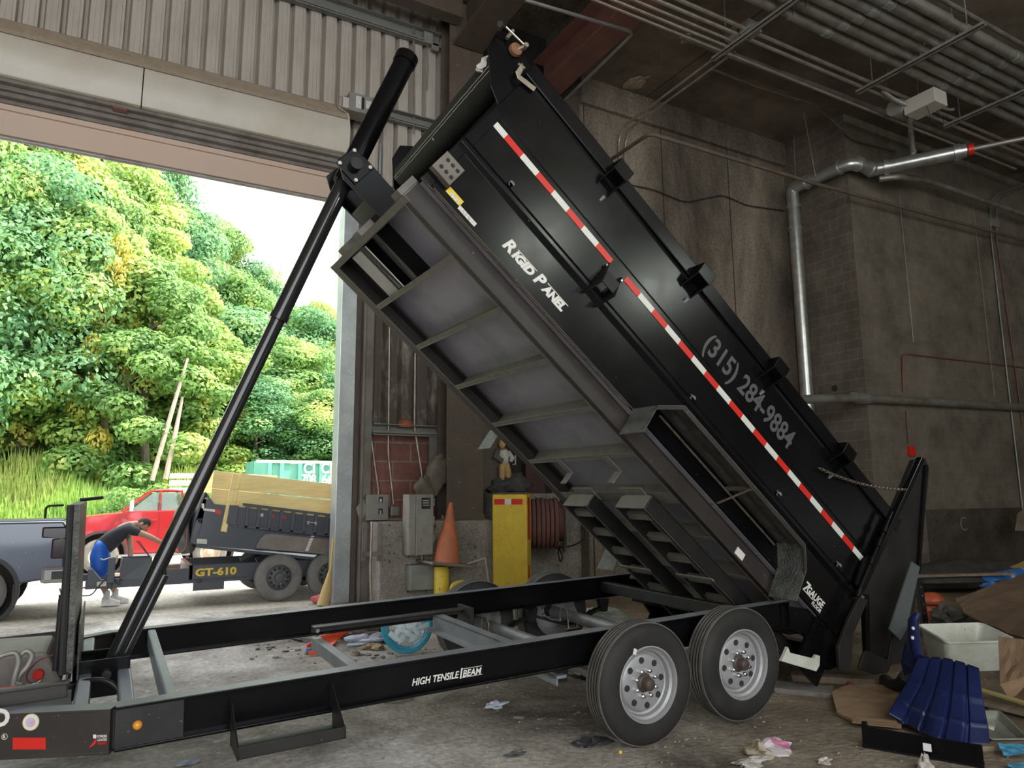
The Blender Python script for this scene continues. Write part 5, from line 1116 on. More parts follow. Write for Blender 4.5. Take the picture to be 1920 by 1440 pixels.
# ================================================================== OUTSIDE
M['leafs'] = []
def leaf_mat(name, ca, cb, cy, ty=.60):
    m, nt, b = _nt(name); N = nt.nodes; L = nt.links
    g = N.new('ShaderNodeNewGeometry')
    n = N.new('ShaderNodeTexNoise'); n.inputs['Scale'].default_value = .55; n.inputs['Detail'].default_value = 4; L.new(g.outputs['Position'], n.inputs['Vector'])
    cr = N.new('ShaderNodeValToRGB'); e = cr.color_ramp.elements; e[0].position = .36; e[0].color = rgb(ca); e[1].position = .56; e[1].color = rgb(cb); k = e.new(ty + .04); k.color = rgb(cy)
    L.new(n.outputs['Fac'], cr.inputs[0])
    n2 = N.new('ShaderNodeTexNoise'); n2.inputs['Scale'].default_value = 7; L.new(g.outputs['Position'], n2.inputs['Vector'])
    mr = N.new('ShaderNodeMapRange'); mr.inputs['From Min'].default_value = .3; mr.inputs['From Max'].default_value = .7; mr.inputs['To Min'].default_value = .65; mr.inputs['To Max'].default_value = 1.35; L.new(n2.outputs['Fac'], mr.inputs[0])
    mx = N.new('ShaderNodeMix'); mx.data_type = 'RGBA'; mx.blend_type = 'MULTIPLY'; mx.inputs['Factor'].default_value = 1; L.new(cr.outputs[0], mx.inputs['A']); L.new(mr.outputs[0], mx.inputs['B'])
    L.new(mx.outputs['Result'], b.inputs['Base Color']); b.inputs['Roughness'].default_value = .55
    tr = N.new('ShaderNodeBsdfTranslucent'); L.new(mx.outputs['Result'], tr.inputs[0]); ms = N.new('ShaderNodeMixShader'); ms.inputs[0].default_value = .5
    out = N['Material Output']; L.new(b.outputs[0], ms.inputs[1]); L.new(tr.outputs[0], ms.inputs[2]); L.new(ms.outputs[0], out.inputs[0])
    return m
LM = [leaf_mat('leaves_mid_green', (.16,.30,.09), (.27,.45,.13), (.52,.58,.18)), leaf_mat('leaves_yellow_green', (.23,.38,.10), (.40,.54,.14), (.68,.64,.20)),
      leaf_mat('leaves_blue_green', (.12,.28,.13), (.20,.39,.16), (.37,.52,.19)), leaf_mat('leaves_gold', (.36,.42,.07), (.62,.56,.12), (.72,.58,.14))]
M['bark'] = mat('grey_bark', (.16,.13,.10), .9, c2=(.09,.07,.055), scale=8)
M['barkpale'] = mat('pale_bark', (.42,.34,.26), .9, c2=(.28,.22,.17), scale=5)
def hill(x, y):
    d = y - 25.0
    if d <= 0: return 0.0
    s = .22 + .30 * max(0.0, min(1.0, (5.5 - x) / 16.0))
    return min(d, 45) * s * min(1, d / 6 + .15)
b = MB(); b.grid(lambda u, v: (-45 + 110 * u, YW + .0 + 88 * v, hill(-45 + 110 * u, YW + 88 * v) - .012), 60, 60)
gr = struct(b.build('ground', [M['yard'], mat('hill_undergrowth', (.12,.19,.06), .9, c2=(.20,.28,.08), scale=1.5)], doubles=False))
for p in gr.data.polygons:
    if p.center.y > 25.5: p.material_index = 1
def foliage_mesh(name, blobs, nleaf, size, seed, m):
    rnd = random.Random(seed); vs = []; fs = []; tot = sum(r * r for _, r in blobs)
    for c, r in blobs:
        c = Vector(c)
        for _ in range(int(nleaf * r * r / tot)):
            d = Vector((rnd.gauss(0, 1), rnd.gauss(0, 1), rnd.gauss(0, 1) + .25)).normalized(); p = c + Vector((d.x * r, d.y * r, d.z * r * .62)) * rnd.uniform(.72, 1.06)
            nrm = (d + Vector((rnd.uniform(-.7, .7), rnd.uniform(-.7, .7), rnd.uniform(-.1, .9)))).normalized(); t = nrm.cross(Vector((rnd.uniform(-1, 1), rnd.uniform(-1, 1), rnd.uniform(-1, 1)))).normalized(); q = nrm.cross(t)
            s = size * rnd.uniform(.6, 1.25); o = len(vs)
            vs += [p + t * s * .5, p + q * s * .30 - nrm * s * .05, p - t * s * .5, p - q * s * .30 - nrm * s * .05]; fs.append((o, o + 1, o + 2, o + 3))
    me = bpy.data.meshes.new(name); me.from_pydata([tuple(v) for v in vs], [], fs); me.materials.append(m); me.update(); return me
def crown_blobs(seed, h=1.0, wd=.30, base=.22, n=34):
    rnd = random.Random(seed); bl = []
    for i in range(n):
        t = rnd.random() ** .8; z = h * (base + (1 - base) * t * .93); rr = wd * h * math.sin(math.pi * min(.97, .18 + .80 * t)) ** .7
        a = rnd.uniform(0, 6.28); k = rr * rnd.uniform(.45, 1.0); bl.append(((math.cos(a) * k, math.sin(a) * k, z), h * wd * rnd.uniform(.26, .44)))
    bl.append(((0, 0, h * .95), h * wd * .32)); return bl
TREEH = 12.0
protos = []
for i in range(6):
    bl = crown_blobs(100 + i, TREEH, [.30, .26, .34, .24, .30, .36][i], [.06, .05, .08, .04, .08, .02][i], [60, 52, 64, 50, 58, 60][i])
    protos.append(foliage_mesh('foliage', bl, 30000, .26, i, LM[[0, 1, 2, 0, 1, 2][i]]))
def trunk_mesh(seed):
    rnd = random.Random(seed); b = MB(); b.tube([(0, 0, -.5), (.1, 0, 2), (rnd.uniform(-.3, .3), .1, 5), (rnd.uniform(-.4, .4), 0, 10.5)], [.22, .18, .13, .03], 8)
    for k in range(6):
        z = 3 + k * 1.1; a = rnd.uniform(0, 6.28); b.tube([(0, 0, z), (math.cos(a) * 1.2, math.sin(a) * 1.2, z + 1.0), (math.cos(a) * 2.4, math.sin(a) * 2.4, z + 1.8)], [.08, .05, .015], 6)
    return b
tm = trunk_mesh(3).build('trunk', M['bark']); trunk_me = tm.data; bpy.data.objects.remove(tm)
def place_tree(x, y, h, k, label, sc=1.0, wide=1.0):
    e = empty('tree', label, 'tree', loc=(x, y, hill(x, y) - .1), group='trees on the hillside outside')
    s = h / TREEH; e.scale = (s * sc * wide, s * sc * wide, s); e.rotation_euler = (0, 0, random.uniform(0, 6.28))
    f = bpy.data.objects.new('foliage', protos[k]); COL.objects.link(f); f.parent = e
    t = bpy.data.objects.new('trunk', trunk_me); COL.objects.link(t); t.parent = e
    return e
def skyline(px):
    pts = [(-200, -150), (0, 60), (150, 170), (285, 278), (345, 350), (395, 395), (432, 430), (470, 475), (540, 512), (600, 545), (700, 600), (900, 640)]
    for (a, c), (d, e_) in zip(pts[:-1], pts[1:]):
        if px <= d: return c + (e_ - c) * (px - a) / (d - a)
    return 640
kinds = ['mid green leafy tree', 'yellow green leafy tree', 'dark blue-green tree', 'tall mid green tree', 'pale yellowing tree', 'broad dark green tree']
rows = [(31, [-60, 50, 160, 270, 390, 500, 610, 700]), (37, [-40, 70, 180, 300, 420, 530, 640, 740]), (44, [0, 100, 210, 330, 450, 560, 660]), (52, [-50, 60, 170, 270, 370, 480, 590, 690])]
rt = random.Random(11); q_ = 0
where = [['lowest row behind the weeds', 'second row up the slope', 'third row up the slope', 'top row against the sky'][i] for i in range(4)]
hor = ['beyond the left picture edge', 'at the far left', 'left of the pale trunks', 'above the pale trunks', 'left of the cylinder', 'behind the cylinder', 'right of the cylinder', 'beside the door jamb']
for ri, (yy, cols) in enumerate(rows):
    for ci, px in enumerate(cols):
        pxx = px + rt.uniform(-18, 18); p = PY(pxx, 700, yy + rt.uniform(-1.5, 1.5)); x, y = p.x, p.y; zb_ = hill(x, y)
        top = PY(pxx, skyline(pxx) + (0 if ri == 3 else [200, 120, 50][ri]) + rt.uniform(-6, 22), y).z
        h = max(5.0, top - zb_); k = [0, 2, 1, 3, 4, 5][(q_ * 5 + ri) % 6]; q_ += 1
        place_tree(x, y, h, k, '%s %s, %s' % (kinds[k], hor[ci], where[ri]), 1.0, min(1.5, max(.85, 10.5 / h)))
# small trees, golden sapling, bushes and weeds
def bush(name, x, y, r, h, m, n, seed, label, cat='bush', size=.2, group=None):
    rnd = random.Random(seed); bl = [((rnd.uniform(-r, r) * .7, rnd.uniform(-r, r) * .5, h * rnd.uniform(.25, .8)), r * rnd.uniform(.3, .5)) for _ in range(14)]
    me = foliage_mesh(name, bl, n, size, seed, m); o = bpy.data.objects.new(name, me); COL.objects.link(o); o.location = (x, y, hill(x, y)); tag(o, label, cat, group); return o
p = PY(205, 700, 29.5); e = place_tree(p.x, p.y, PY(205, 425, 29.5).z - hill(p.x, p.y), 1, 'slender golden yellow tree standing out left of the pale trunks', .5)
for c in kids(e):
    if c.name.startswith('foliage'):
        c.data = foliage_mesh('foliage', crown_blobs(5, TREEH, .20, .1, 26), 7000, .3, 77, LM[3])
for k, (px, py0, px2, py1, lab) in enumerate(((287, 868, 352, 672, 'left pale bare trunk leaning in front of the trees'), (312, 866, 342, 745, 'right shorter pale bare trunk leaning in front of the trees'))):
    a = PY(px, py0, 27.2); c = PY(px2, py1, 27.6); tag(MB().tube([a - Vector((0, 0, .6)), a.lerp(c, .5) + Vector((.05, 0, 0)), c], [.085, .075, .045], 8).build('bare_trunk', M['barkpale'], smooth=True), lab, 'tree trunk')
p = PY(290, 905, 26.0); bush('round_bush', p.x, 25.8, 1.5, 2.0, LM[0], 6000, 31, 'round green bush behind the red pickup cab', size=.16)
p = PY(330, 905, 26.5); bush('round_bush', p.x + .6, 26.6, 1.4, 1.5, LM[2], 5000, 33, 'dark green bush behind the hydraulic cylinder, right of the round one', size=.16)
# weeds: grass blades bank
rnd = random.Random(8); vs = []; fs = []
for i in range(34000):
    x = rnd.uniform(-6.0, 4.3); y = 23.6 + 6.4 * rnd.random(); hmax = .3 + 1.35 * min(1, (y - 23.4) / 3.0) * (.6 + .4 * math.sin(x * 1.3 + y))
    if x > 3.8: hmax *= .35
    h = hmax * rnd.uniform(.5, 1.1); a = rnd.uniform(0, 6.28); wv = .028 * rnd.uniform(.7, 1.5); dx, dy = math.cos(a) * wv, math.sin(a) * wv; lx, ly = rnd.uniform(-.2, .2) * h, rnd.uniform(-.2, .2) * h
    z0 = max(0, hill(x, y)); o = len(vs); vs += [(x - dx, y - dy, z0), (x + dx, y + dy, z0), (x + lx * .5 + dx, y + ly * .5 + dy, z0 + h * .6), (x + lx, y + ly, z0 + h), (x + lx * .5 - dx, y + ly * .5 - dy, z0 + h * .6)]; fs.append((o, o + 1, o + 2, o + 3, o + 4))
me = bpy.data.meshes.new('tall_weeds'); me.from_pydata(vs, [], fs); me.materials.append(leaf_mat('weed_green', (.30,.48,.12), (.45,.62,.16), (.58,.66,.22))); o = bpy.data.objects.new('tall_weeds', me); COL.objects.link(o)
tag(o, 'bright green tall weeds and grass on the bank behind the pickups', 'grass', kind='stuff')
p = PY(60, 930, 24.0)
for k in range(4): bush('broadleaf_weed', -1.9 + k * 1.25, 23.8 + .2 * (k % 2), .8, .9 - .05 * k, LM[0 if k % 2 else 1], 2600, 60 + k, ['leftmost broad-leaved weed clump above the grey pickup bed', 'second broad-leaved weed clump above the grey pickup tail', 'third broad-leaved weed clump left of the red hood', 'fourth broad-leaved weed clump above the red hood'][k], 'weed', .2)

# ---------------- vehicles
M['redpaint'] = mat('red_car_paint', (.36,.012,.016), .22, coat=.8, coat_rough=.05)
M['greypaint'] = mat('dark_grey_car_paint', (.085,.10,.135), .25, coat=.8, coat_rough=.05, metal=.3, speck=((.30,.32,.34), 30, .70))
M['glass'] = mat('car_glass', (.20,.26,.26), .05, 0, spec=.8, alpha=.45)
M['chromeb'] = mat('chrome_bumper', (.55,.56,.57), .15, .9)
M['plasticdk'] = mat('dark_textured_plastic', (.03,.03,.032), .55)
M['tyreout'] = mat('dusty_outdoor_tyre', (.14,.137,.13), .8, c2=(.21,.205,.19), scale=6)
M['trimblk'] = mat('black_trailer_paint', (.058,.066,.080), .38, coat=.2)  # one even blue-black paint for the small trailer
M['lens'] = mat('dark_red_tail_lamp', (.022,.010,.012), .15)
def simple_wheel(parent, c, axis, R=.38, W_=.25, rimm=None, holes=0, name='wheel', rimr=.58):
    b = MB(); b.lathe([(R * rimr, .01), (R * .80, 0), (R * .93, .02), (R, .05), (R, W_ - .05), (R * .93, W_ - .02), (R * .7, W_)], c, axis, 40)
    t = b.build(name, M['tyreout'], parent, smooth=True)
    b = MB(); b.lathe([(R * rimr + .004, .012), (R * (rimr - .05), .02), (R * (rimr - .08), .06), (R * .20, .045), (R * .18, .0), (0, -.01)], c, axis, 32); b.build('rim', rimm or M['rim'], t, smooth=True)
    if holes:
        ax = Vector(axis).normalized(); u = ax.cross(Vector((0, 0, 1))).normalized(); v = ax.cross(u); b = MB()
        for k in range(holes): a = 2 * math.pi * k / holes; b.lathe([(0, .0), (R * .055, 0), (R * .06, .006)], Vector(c) + ax * .048 + (u * math.cos(a) + v * math.sin(a)) * R * (rimr - .17), tuple(-ax), 10)
        b.build('rim_hole', M['darkgap'], t)
        b = MB()
        for k in range(6): a = 2 * math.pi * k / 6 + .3; b.tube([Vector(c) + ax * .05 + (u * math.cos(a) + v * math.sin(a)) * R * .27, Vector(c) + ax * .02 + (u * math.cos(a) + v * math.sin(a)) * R * .27], R * .03, 6)
        b.build('lug_nut', M['chrome'], t)
    return t
# pickup truck builder: local x forward(-)…, profile in x,z ; y width
def pickup(name, label, loc, rz, paint, s=1.0, cab=True, kx=1.0):
    """local +x is the rear of the truck, near side is y=0, body 2.0 wide toward +y; front bumper at x=0, rear at x=6.1"""
    RIMM = mat('dusty_tan_wheel_' + name, (.52,.45,.36), .7) if cab else M['plasticdk']
    e = empty(name, label, 'pickup truck', loc=loc); e.rotation_euler = (0, 0, rz); e.scale = (s, s, s)
    K = lambda p: (p[0] * kx,) + tuple(p[1:])
    def arch(cx_, r, z0): return [(cx_ + r * math.cos(a), z0 + r * math.sin(a)) for a in [math.pi - math.pi * i / 10 for i in range(11)]]
    lower = [(.10, .50), (.02, .62), (.0, 1.05), (.06, 1.22), (.35, 1.30), (1.75, 1.40), (2.0, 1.42), (3.85, 1.44), (3.92, 1.44), (6.0, 1.44), (6.04, 1.38), (6.06, .70), (6.0, .58)]
    low = [(5.55, .52)] + arch(4.95, .50, .42)[::-1] + [(4.3, .40), (1.7, .40)] + arch(1.10, .50, .42)[::-1] + [(.45, .52)]
    poly = [(x * kx, z) for x, z in lower] + [(4.95 * kx + .56, .52)] + arch(4.95 * kx, .50, .42)[::-1] + [(4.95 * kx - .56, .42), (1.10 * kx + .56, .42)] + arch(1.10 * kx, .50, .42)[::-1] + [(max(.05, 1.10 * kx - .56), .52)]
    b = MB(); b.prism([(x, .0, z) for x, z in poly], 0, (0, 2.0, 0)); body = b.build('body', paint, e, bevel=.05)
    b = MB()   # dark inner arches
    for cx_ in (1.10 * kx, 4.95 * kx): b.lathe([(.50, .0), (.505, -.02), (.56, -.015), (.565, .03)], (cx_, .0, .42), (0, 1, 0), 28, a0=0, a1=math.pi * 2)
    b.build('arch_trim', M['plasticdk'] if paint != M['redpaint'] else M['plasticdk'], e)
    b = MB(); b.box((4.0, .15, 1.0), (5.95, 1.85, 1.46)); 
    b2 = MB(); b2.box((4.02, .09, 1.442), (5.98, 1.91, 1.448)); b2.build('bed_opening', M['plasticdk'], e)
    b = MB()
    for cx_ in (1.10 * kx, 4.95 * kx): b.lathe([(0, 0), (.53, 0), (.53, -.22)], (cx_, .30, .42), (0, 1, 0), 24); b.lathe([(0, 0), (.53, 0), (.53, .22)], (cx_, 1.70, .42), (0, 1, 0), 24)
    b.build('wheel_well', M['darkgap'], e)
    for cx_ in (1.10 * kx, 4.95 * kx):
        simple_wheel(e, (cx_, -.02, .40), (0, 1, 0), .40, .26, RIMM); simple_wheel(e, (cx_, 2.02, .40), (0, -1, 0), .40, .26, RIMM)
    if cab:
        # greenhouse: pillars, roof and see-through panes
        zb_, zr = 1.42, 1.90; x = [1.95, 2.75, 3.75, 3.98]
        for y_, y2 in ((.06, .22), (1.94, 1.78)):
            def P(xx, zz): t = (zz - zb_) / (zr - zb_); return (xx, y_ + (y2 - y_) * t, zz)
            b = MB()
            b.beam(P(1.75, 1.40), P(2.72, 1.90), .05, .07, up=(0, 1, 0)); b.beam(P(3.02, 1.42), P(3.05, 1.9), .05, .07, up=(0, 1, 0)); b.beam(P(3.98, 1.42), P(3.80, 1.9), .06, .22, up=(0, 1, 0)); b.build('pillar', paint, e, bevel=.01)
            for a, c, d, f_ in (((2.0, 1.43), (2.78, 1.86), (3.0, 1.86), (2.98, 1.43)), ((3.08, 1.43), (3.08, 1.86), (3.72, 1.86), (3.86, 1.43))):
                b = MB(); b.quad(P(*a), P(*c), P(*d), P(*f_)); b.build('side_window', M['glass'], e, thick=.006)
        b = MB(); b.prism([(2.68, .20, 1.88), (2.80, .22, 1.935), (3.2, .24, 1.955), (3.7, .22, 1.94), (3.88, .20, 1.88)], 0, (0, 1.58, 0)); b.build('roof', paint, e, bevel=.03)
        b = MB(); b.quad((1.78, .14, 1.41), (1.78, 1.86, 1.41), (2.70, 1.74, 1.89), (2.70, .26, 1.89)); b.build('windshield', M['glass'], e, thick=.006)
        b = MB(); b.quad((4.0, .14, 1.44), (4.0, 1.86, 1.44), (3.84, 1.74, 1.88), (3.84, .26, 1.88)); b.build('rear_window', M['glass'], e, thick=.006)
        b = MB(); b.box((2.9, .3, .9), (3.15, .85, 1.62)); b.box((2.9, 1.15, .9), (3.15, 1.7, 1.62)); b.build('seat', M['plasticdk'], e, bevel=.06)
        b = MB(); b.box((1.95, -.26, 1.42), (2.12, -.04, 1.68)); b.box((2.0, -.05, 1.44), (2.05, .08, 1.48)); b.build('door_mirror', M['chromeb'], e, bevel=.02)
        b = MB(); b.box((3.02, -.003, .62), (3.03, .0, 1.42)); b.box((1.93, -.003, .62), (1.94, .0, 1.42)); b.build('door_seam', M['plasticdk'], e)
        b = MB(); b.box((2.75, -.04, 1.18), (2.95, -.0, 1.22)); b.build('door_handle', paint, e, bevel=.01)
        b = MB(); b.box((1.7, -.03, .34), (4.2, .1, .42)); b.build('running_board', M['chromeb'], e)
    # front lamps / grille
    b = MB(); b.box((-.02, .02, .92), (.12, .30, 1.16)); b.box((-.02, 1.70, .92), (.12, 1.98, 1.16)); b.build('headlamp', mat('amber_headlamp_%s' % name, (.8,.45,.2), .15), e, bevel=.02)
    b = MB(); b.box((-.08, .05, .48), (.12, 1.95, .72)); b.build('front_bumper', M['chromeb'], e, bevel=.04)
    for c in kids(e):
        if kx != 1.0 and not c.name.startswith(('body', 'arch_trim', 'wheel')):
            for v in c.data.vertices: v.co.x *= kx
    return e

pk = pickup('pickup_truck', 'red pickup truck parked behind the bending man, driver window open', (-.70, 18.2, 0), 0.0, M['redpaint'], s=.93, kx=.62)
gx = PY(127, 990, 12.0).x
gk = pickup('pickup_truck', 'dark grey pickup truck seen from its tail at the left edge of the picture', (gx - 6.06 * .90, 12.0, 0), 0.0, M['greypaint'], s=.90, cab=False)
b = MB(); b.box((5.72, -.012, 1.18), (6.075, .10, 1.36)); b.box((5.86, -.012, .86), (6.075, .10, 1.18)); b.build('tail_lamp', M['lens'], gk, bevel=.03)
b = MB(); b.box((5.75, -.03, .50), (6.28, 2.03, .76)); b.build('rear_bumper', M['chromeb'], gk, bevel=.06)
b = MB(); b.box((5.9, -.034, .56), (6.20, -.028, .68)); b.build('bumper_step', M['plasticdk'], gk, bevel=.02)
b = MB(); b.box((5.42, -.02, .14), (5.45, .24, .52)); b.build('mud_flap', M['plasticdk'], gk, bevel=.01)
b = MB(); b.box((6.1, .9, .42), (6.5, 1.0, .50)); b.build('hitch', M['plasticdk'], gk)
gx2 = gx

# ---------------- small dump trailer hitched outside
YT = 12.12
def q(px, py, y=YT): return PY(px, py, y)
gt = empty('small_dump_trailer', 'small dark dump trailer outside with slightly raised bed and yellow model lettering', 'trailer', loc=(0, 0, 0))
def poly_y(pts, y, d): b = MB(); b.prism([q(a, c, y) for a, c in pts], 0, (0, d, 0)); return b
RT = M['trimblk']
for y in (YT, YT + 1.45):
    b = MB(); L = q(362, 1062); Rr = q(640, 1055); b.box((q(355, 1060).x, y, q(355, 1088).z), (4.6, y + .06, q(355, 1060).z)); b.build('frame_rail', RT, gt, bevel=.01)
b = MB(); b.box((q(355, 1060).x, YT, q(355, 1088).z), (q(355, 1060).x + .06, YT + 1.5, q(355, 1060).z)); b.box((q(355, 1060).x - .35, YT, q(355, 1088).z), (q(355, 1060).x - .30, YT + 1.5, q(340, 1052).z)); b.build('front_crossmember', RT, gt, bevel=.01)
b = MB(); b.box((q(345, 1060).x - .3, YT, q(355, 1088).z + .0), (q(355, 1060).x, YT + .05, q(345, 1066).z)); b.build('frame_rail', RT, gt)
for y in (YT + .02, YT + .38):
    b = MB(); b.box((q(160, 1092).x, y, q(228, 1102).z), (q(365, 1090).x + 3.2, y + .09, q(228, 1085).z)); b.build('tongue_rail', RT, gt, bevel=.008)
b = MB(); b.box((q(362, 1100).x, YT, q(362, 1108).z), (q(420, 1100).x, YT + .05, q(362, 1092).z)); b.build('lower_plate', RT, gt)
text_mesh('model_lettering', 'GT-610', .15, mat('yellow_decal', (.75,.55,.05), .4), fr(q(366, 1079, YT - .004) - Vector((0, 0, .01)), (1, 0, 0), (0, 0, 1)), gt, bold=.006, width=q(443, 1075).x - q(366, 1075).x)
p = q(374, 1089, YT - .005); b = MB(); b.lathe([(0, .01), (.03, .01), (.035, 0)], p, (0, -1, 0), 14); b.build('marker_light', M['plasticdk'], gt)
# tool box, lid, jack, coupler
b = MB(); a, c = q(228, 1048), q(283, 1086); b.box((a.x, YT + .02, c.z), (c.x, YT + .04, a.z)); b.box((a.x, YT + .46, c.z), (c.x, YT + .48, a.z)); b.box((a.x, YT + .02, c.z), (a.x + .02, YT + .48, a.z)); b.box((c.x - .02, YT + .02, c.z), (c.x, YT + .48, a.z)); b.box((a.x, YT + .02, c.z), (c.x, YT + .48, c.z + .02)); b.build('tool_box', RT, gt, bevel=.008)
b = MB(); b.beam(q(284, 1048, YT + .1), q(256, 1014, YT + .1), .012, .05, up=(0, 1, 0)); b.beam(q(284, 1048, YT + .4), q(260, 1014, YT + .4), .012, .05, up=(0, 1, 0)); b.build('tool_box_lid', M['plasticdk'], gt)
b = MB(); a, c = q(204, 1046, YT - .06), q(214, 1092, YT - .06); b.box((a.x, YT - .08, c.z), (c.x, YT + .02, a.z)); b.tube([(a.x + .04, YT - .03, c.z), (a.x + .04, YT - .03, .32)], .03, 10); b.build('jack', RT, gt, bevel=.006)
b = MB(); b.tube([q(188, 1048, YT - .05), q(194, 1050, YT - .05), q(214, 1044, YT - .05)], .010, 8); b.build('jack_handle', M['galv'], gt)
b = MB(); b.box((gx2 + .15, YT + .2, .44), (q(165, 1092).x, YT + .34, .52)); b.prism([q(165, 1068, YT), q(172, 1068, YT), q(190, 1090, YT), q(190, 1100, YT), q(162, 1100, YT)], 0, (0, .42, 0)); b.build('coupler', RT, gt, bevel=.006)
b = MB(); b.tube(round_path([q(210, 1075, YT - .04), q(188, 1095, YT - .06), q(172, 1116, YT - .06), q(155, 1118, YT - .06), q(146, 1112, YT - .06)], .1), .010, 6); b.tube(round_path([q(214, 1082, YT - .06), q(218, 1094, YT - .06), q(226, 1097, YT - .06), q(224, 1088, YT - .06)], .04), .008, 6); b.build('trailer_cable', M['plasticdk'], gt, smooth=True)
a, c = q(182, 1091, YT - .01), q(199, 1099, YT - .01); b = MB(); b.box((a.x, YT - .006, c.z), (c.x, YT + .0, a.z)); b.build('rating_label', M['label'], gt)
b = MB(); b.tube([q(112, 1103, YT + .25), q(118, 1125, YT + .25)], .012, 6); b.tube([q(132, 1098, YT + .25), q(150, 1104, YT + .3), q(165, 1100, YT + .3)], .012, 6); b.build('safety_chain', M['galv'], gt)
# wheels
for px in (525, 609):
    c_ = Z_ = PZ(525, 1128) if px == 525 else None
c1 = PZ(525, 1129); c1.y = 11.86
for k, dx in enumerate((0.0, .80)):
    simple_wheel(gt, (c1.x + dx, c1.y, .36), (0, 1, 0), .36, .22, mat('dark_grey_spoke_rim', (.07,.075,.08), .45), 12, rimr=.56)
    simple_wheel(gt, (c1.x + dx, c1.y + 2.0, .36), (0, -1, 0), .36, .22, mat('dark_grey_spoke_rim', (.07,.075,.08), .45), 0)
b = MB(); b.tube([(c1.x, 11.95, .36), (c1.x, 13.8, .36)], .04, 10); b.tube([(c1.x + .8, 11.95, .36), (c1.x + .8, 13.8, .36)], .04, 10); b.build('axle', RT, gt)
b = MB(); b.beam(q(450, 1048, YT + .3), q(505, 1022, YT + .3), .05, .06); b.beam(q(480, 1050, YT + .6), q(535, 1022, YT + .6), .05, .06); b.beam(q(455, 1048, YT + 1.1), q(515, 1020, YT + 1.1), .05, .06); b.build('scissor_lift', RT, gt)
# raised bed : near side
YB = 12.02
bd = poly_y([(378, 938), (386, 922), (402, 945), (628, 972), (760, 990), (760, 1068), (628, 1046), (600, 1041), (368, 1022), (357, 1018), (362, 985)], YB, .05).build('bed_side', RT, gt, bevel=.006)
poly_y([(378, 938), (386, 922), (402, 945), (628, 972), (760, 990), (760, 1068), (628, 1046), (600, 1041), (368, 1022), (357, 1018), (362, 985)], YB + 1.85, .05).build('bed_side', RT, gt)
b = MB(); b.prism([q(368, 1022, YB), q(760, 1062, YB), q(760, 1068, YB), q(368, 1027, YB)], 0, (0, 1.9, 0)); b.prism([q(357, 1018, YB), q(362, 985, YB), q(377, 938, YB), q(385, 923, YB), q(389, 925, YB), q(372, 1020, YB)], 0, (0, 1.9, 0)); b.build('bed_floor', RT, gt)
b = MB()
b.prism([q(456, 943, YB - .05), q(640, 966, YB - .05), q(640, 970, YB - .05), q(456, 948, YB - .05)], 0, (0, .06, 0)); b.prism([q(447, 984, YB - .06), q(640, 1003, YB - .06), q(640, 1008, YB - .06), q(447, 989, YB - .06)], 0, (0, .06, 0)); b.build('side_rail', RT, gt, bevel=.004)
for k in range(9):
    x_ = 462 + k * 21.5; b = MB(); b.prism([q(x_, 947 + k * 2.5, YB - .06), q(x_ + 6, 947.5 + k * 2.5, YB - .06), q(x_ + 2, 990 + k * 2, YB - .06), q(x_ - 4, 989.5 + k * 2, YB - .06)], 0, (0, .06, 0)); b.build('side_post', RT, gt, bevel=.003)
b = MB(); b.prism([q(431, 947, YB - .07), q(448, 948, YB - .07), q(442, 985, YB - .07), q(425, 982, YB - .07)], 0, (0, .07, 0)); b.build('stake_panel', RT, gt, bevel=.004)
for (a, c, d_, f_, m) in ((381, 953, 403, 957, 'whitetape'), (403, 955, 415, 962, 'redtape')): poly_y([(a, c), (d_, c + 2), (d_, f_ + 3), (a, f_)], YB - .006, .004).build('reflective_tape', M[m], bd)
for k, m in enumerate(('whitetape', 'redtape', 'redtape')): x_ = 482 + k * 21; poly_y([(x_, 962 + k * 2), (x_ + 12, 963 + k * 2), (x_ + 11, 969 + k * 2), (x_ - 1, 968 + k * 2)], YB - .006, .004).build('reflective_tape', M[m], bd)
poly_y([(369, 1010), (388, 1011), (388, 1020), (369, 1019)], YB - .006, .004).build('rating_label', M['label'], bd)
fpts = [(478, 1028), (488, 1008), (498, 1000), (512, 999), (640, 1012), (760, 1030), (760, 1056), (640, 1042)]
poly_y(fpts, YB - .16, .02).build('fender_skirt', M['chan'], gt, bevel=.004)
b = MB()
for (a, c), (d_, f_) in zip(fpts[:5], fpts[1:6]): b.prism([q(a, c, YB - .18), q(d_, f_, YB - .18), q(d_, f_ + 2, YB - .18), q(a, c + 2, YB - .18)], 0, (0, .20, 0))
b.build('fender', M['trimblk'], gt)
b = MB(); b.prism([q(583, 1005, YB - .18), q(589, 1005, YB - .18), q(578, 1034, YB - .18), q(572, 1033, YB - .18)], 0, (0, .02, 0)); b.build('fender_brace', M['label'], gt)
b = MB(); b.tube([q(378, 931, YB - .02), q(368, 933, YB - .03)], .012, 6); b.tube([q(368, 933, YB - .03), q(356, 949, YB - .03)], .010, 6); b.tube([q(356, 949, YB - .03), q(364, 956, YB - .03)], .018, 8); b.tube([q(384, 934, YB - .02), q(390, 936, YB - .02)], .016, 8); b.build('crank', M['galv'], gt, smooth=True)
b = MB(); b.tube([q(577, 979, YB - .07), q(592, 981, YB - .07)], .010, 6); b.tube([q(577, 977, YB - .07), q(578, 983, YB - .07)], .02, 8); b.tube([q(592, 978, YB - .07), q(592, 984, YB - .07)], .02, 8); b.build('latch', M['galv'], gt, smooth=True)
p = q(379, 945, YB - .006); poly_y([(378, 944), (383, 944), (383, 953), (378, 953)], YB - .006, .004).build('sticker', M['white'], bd)
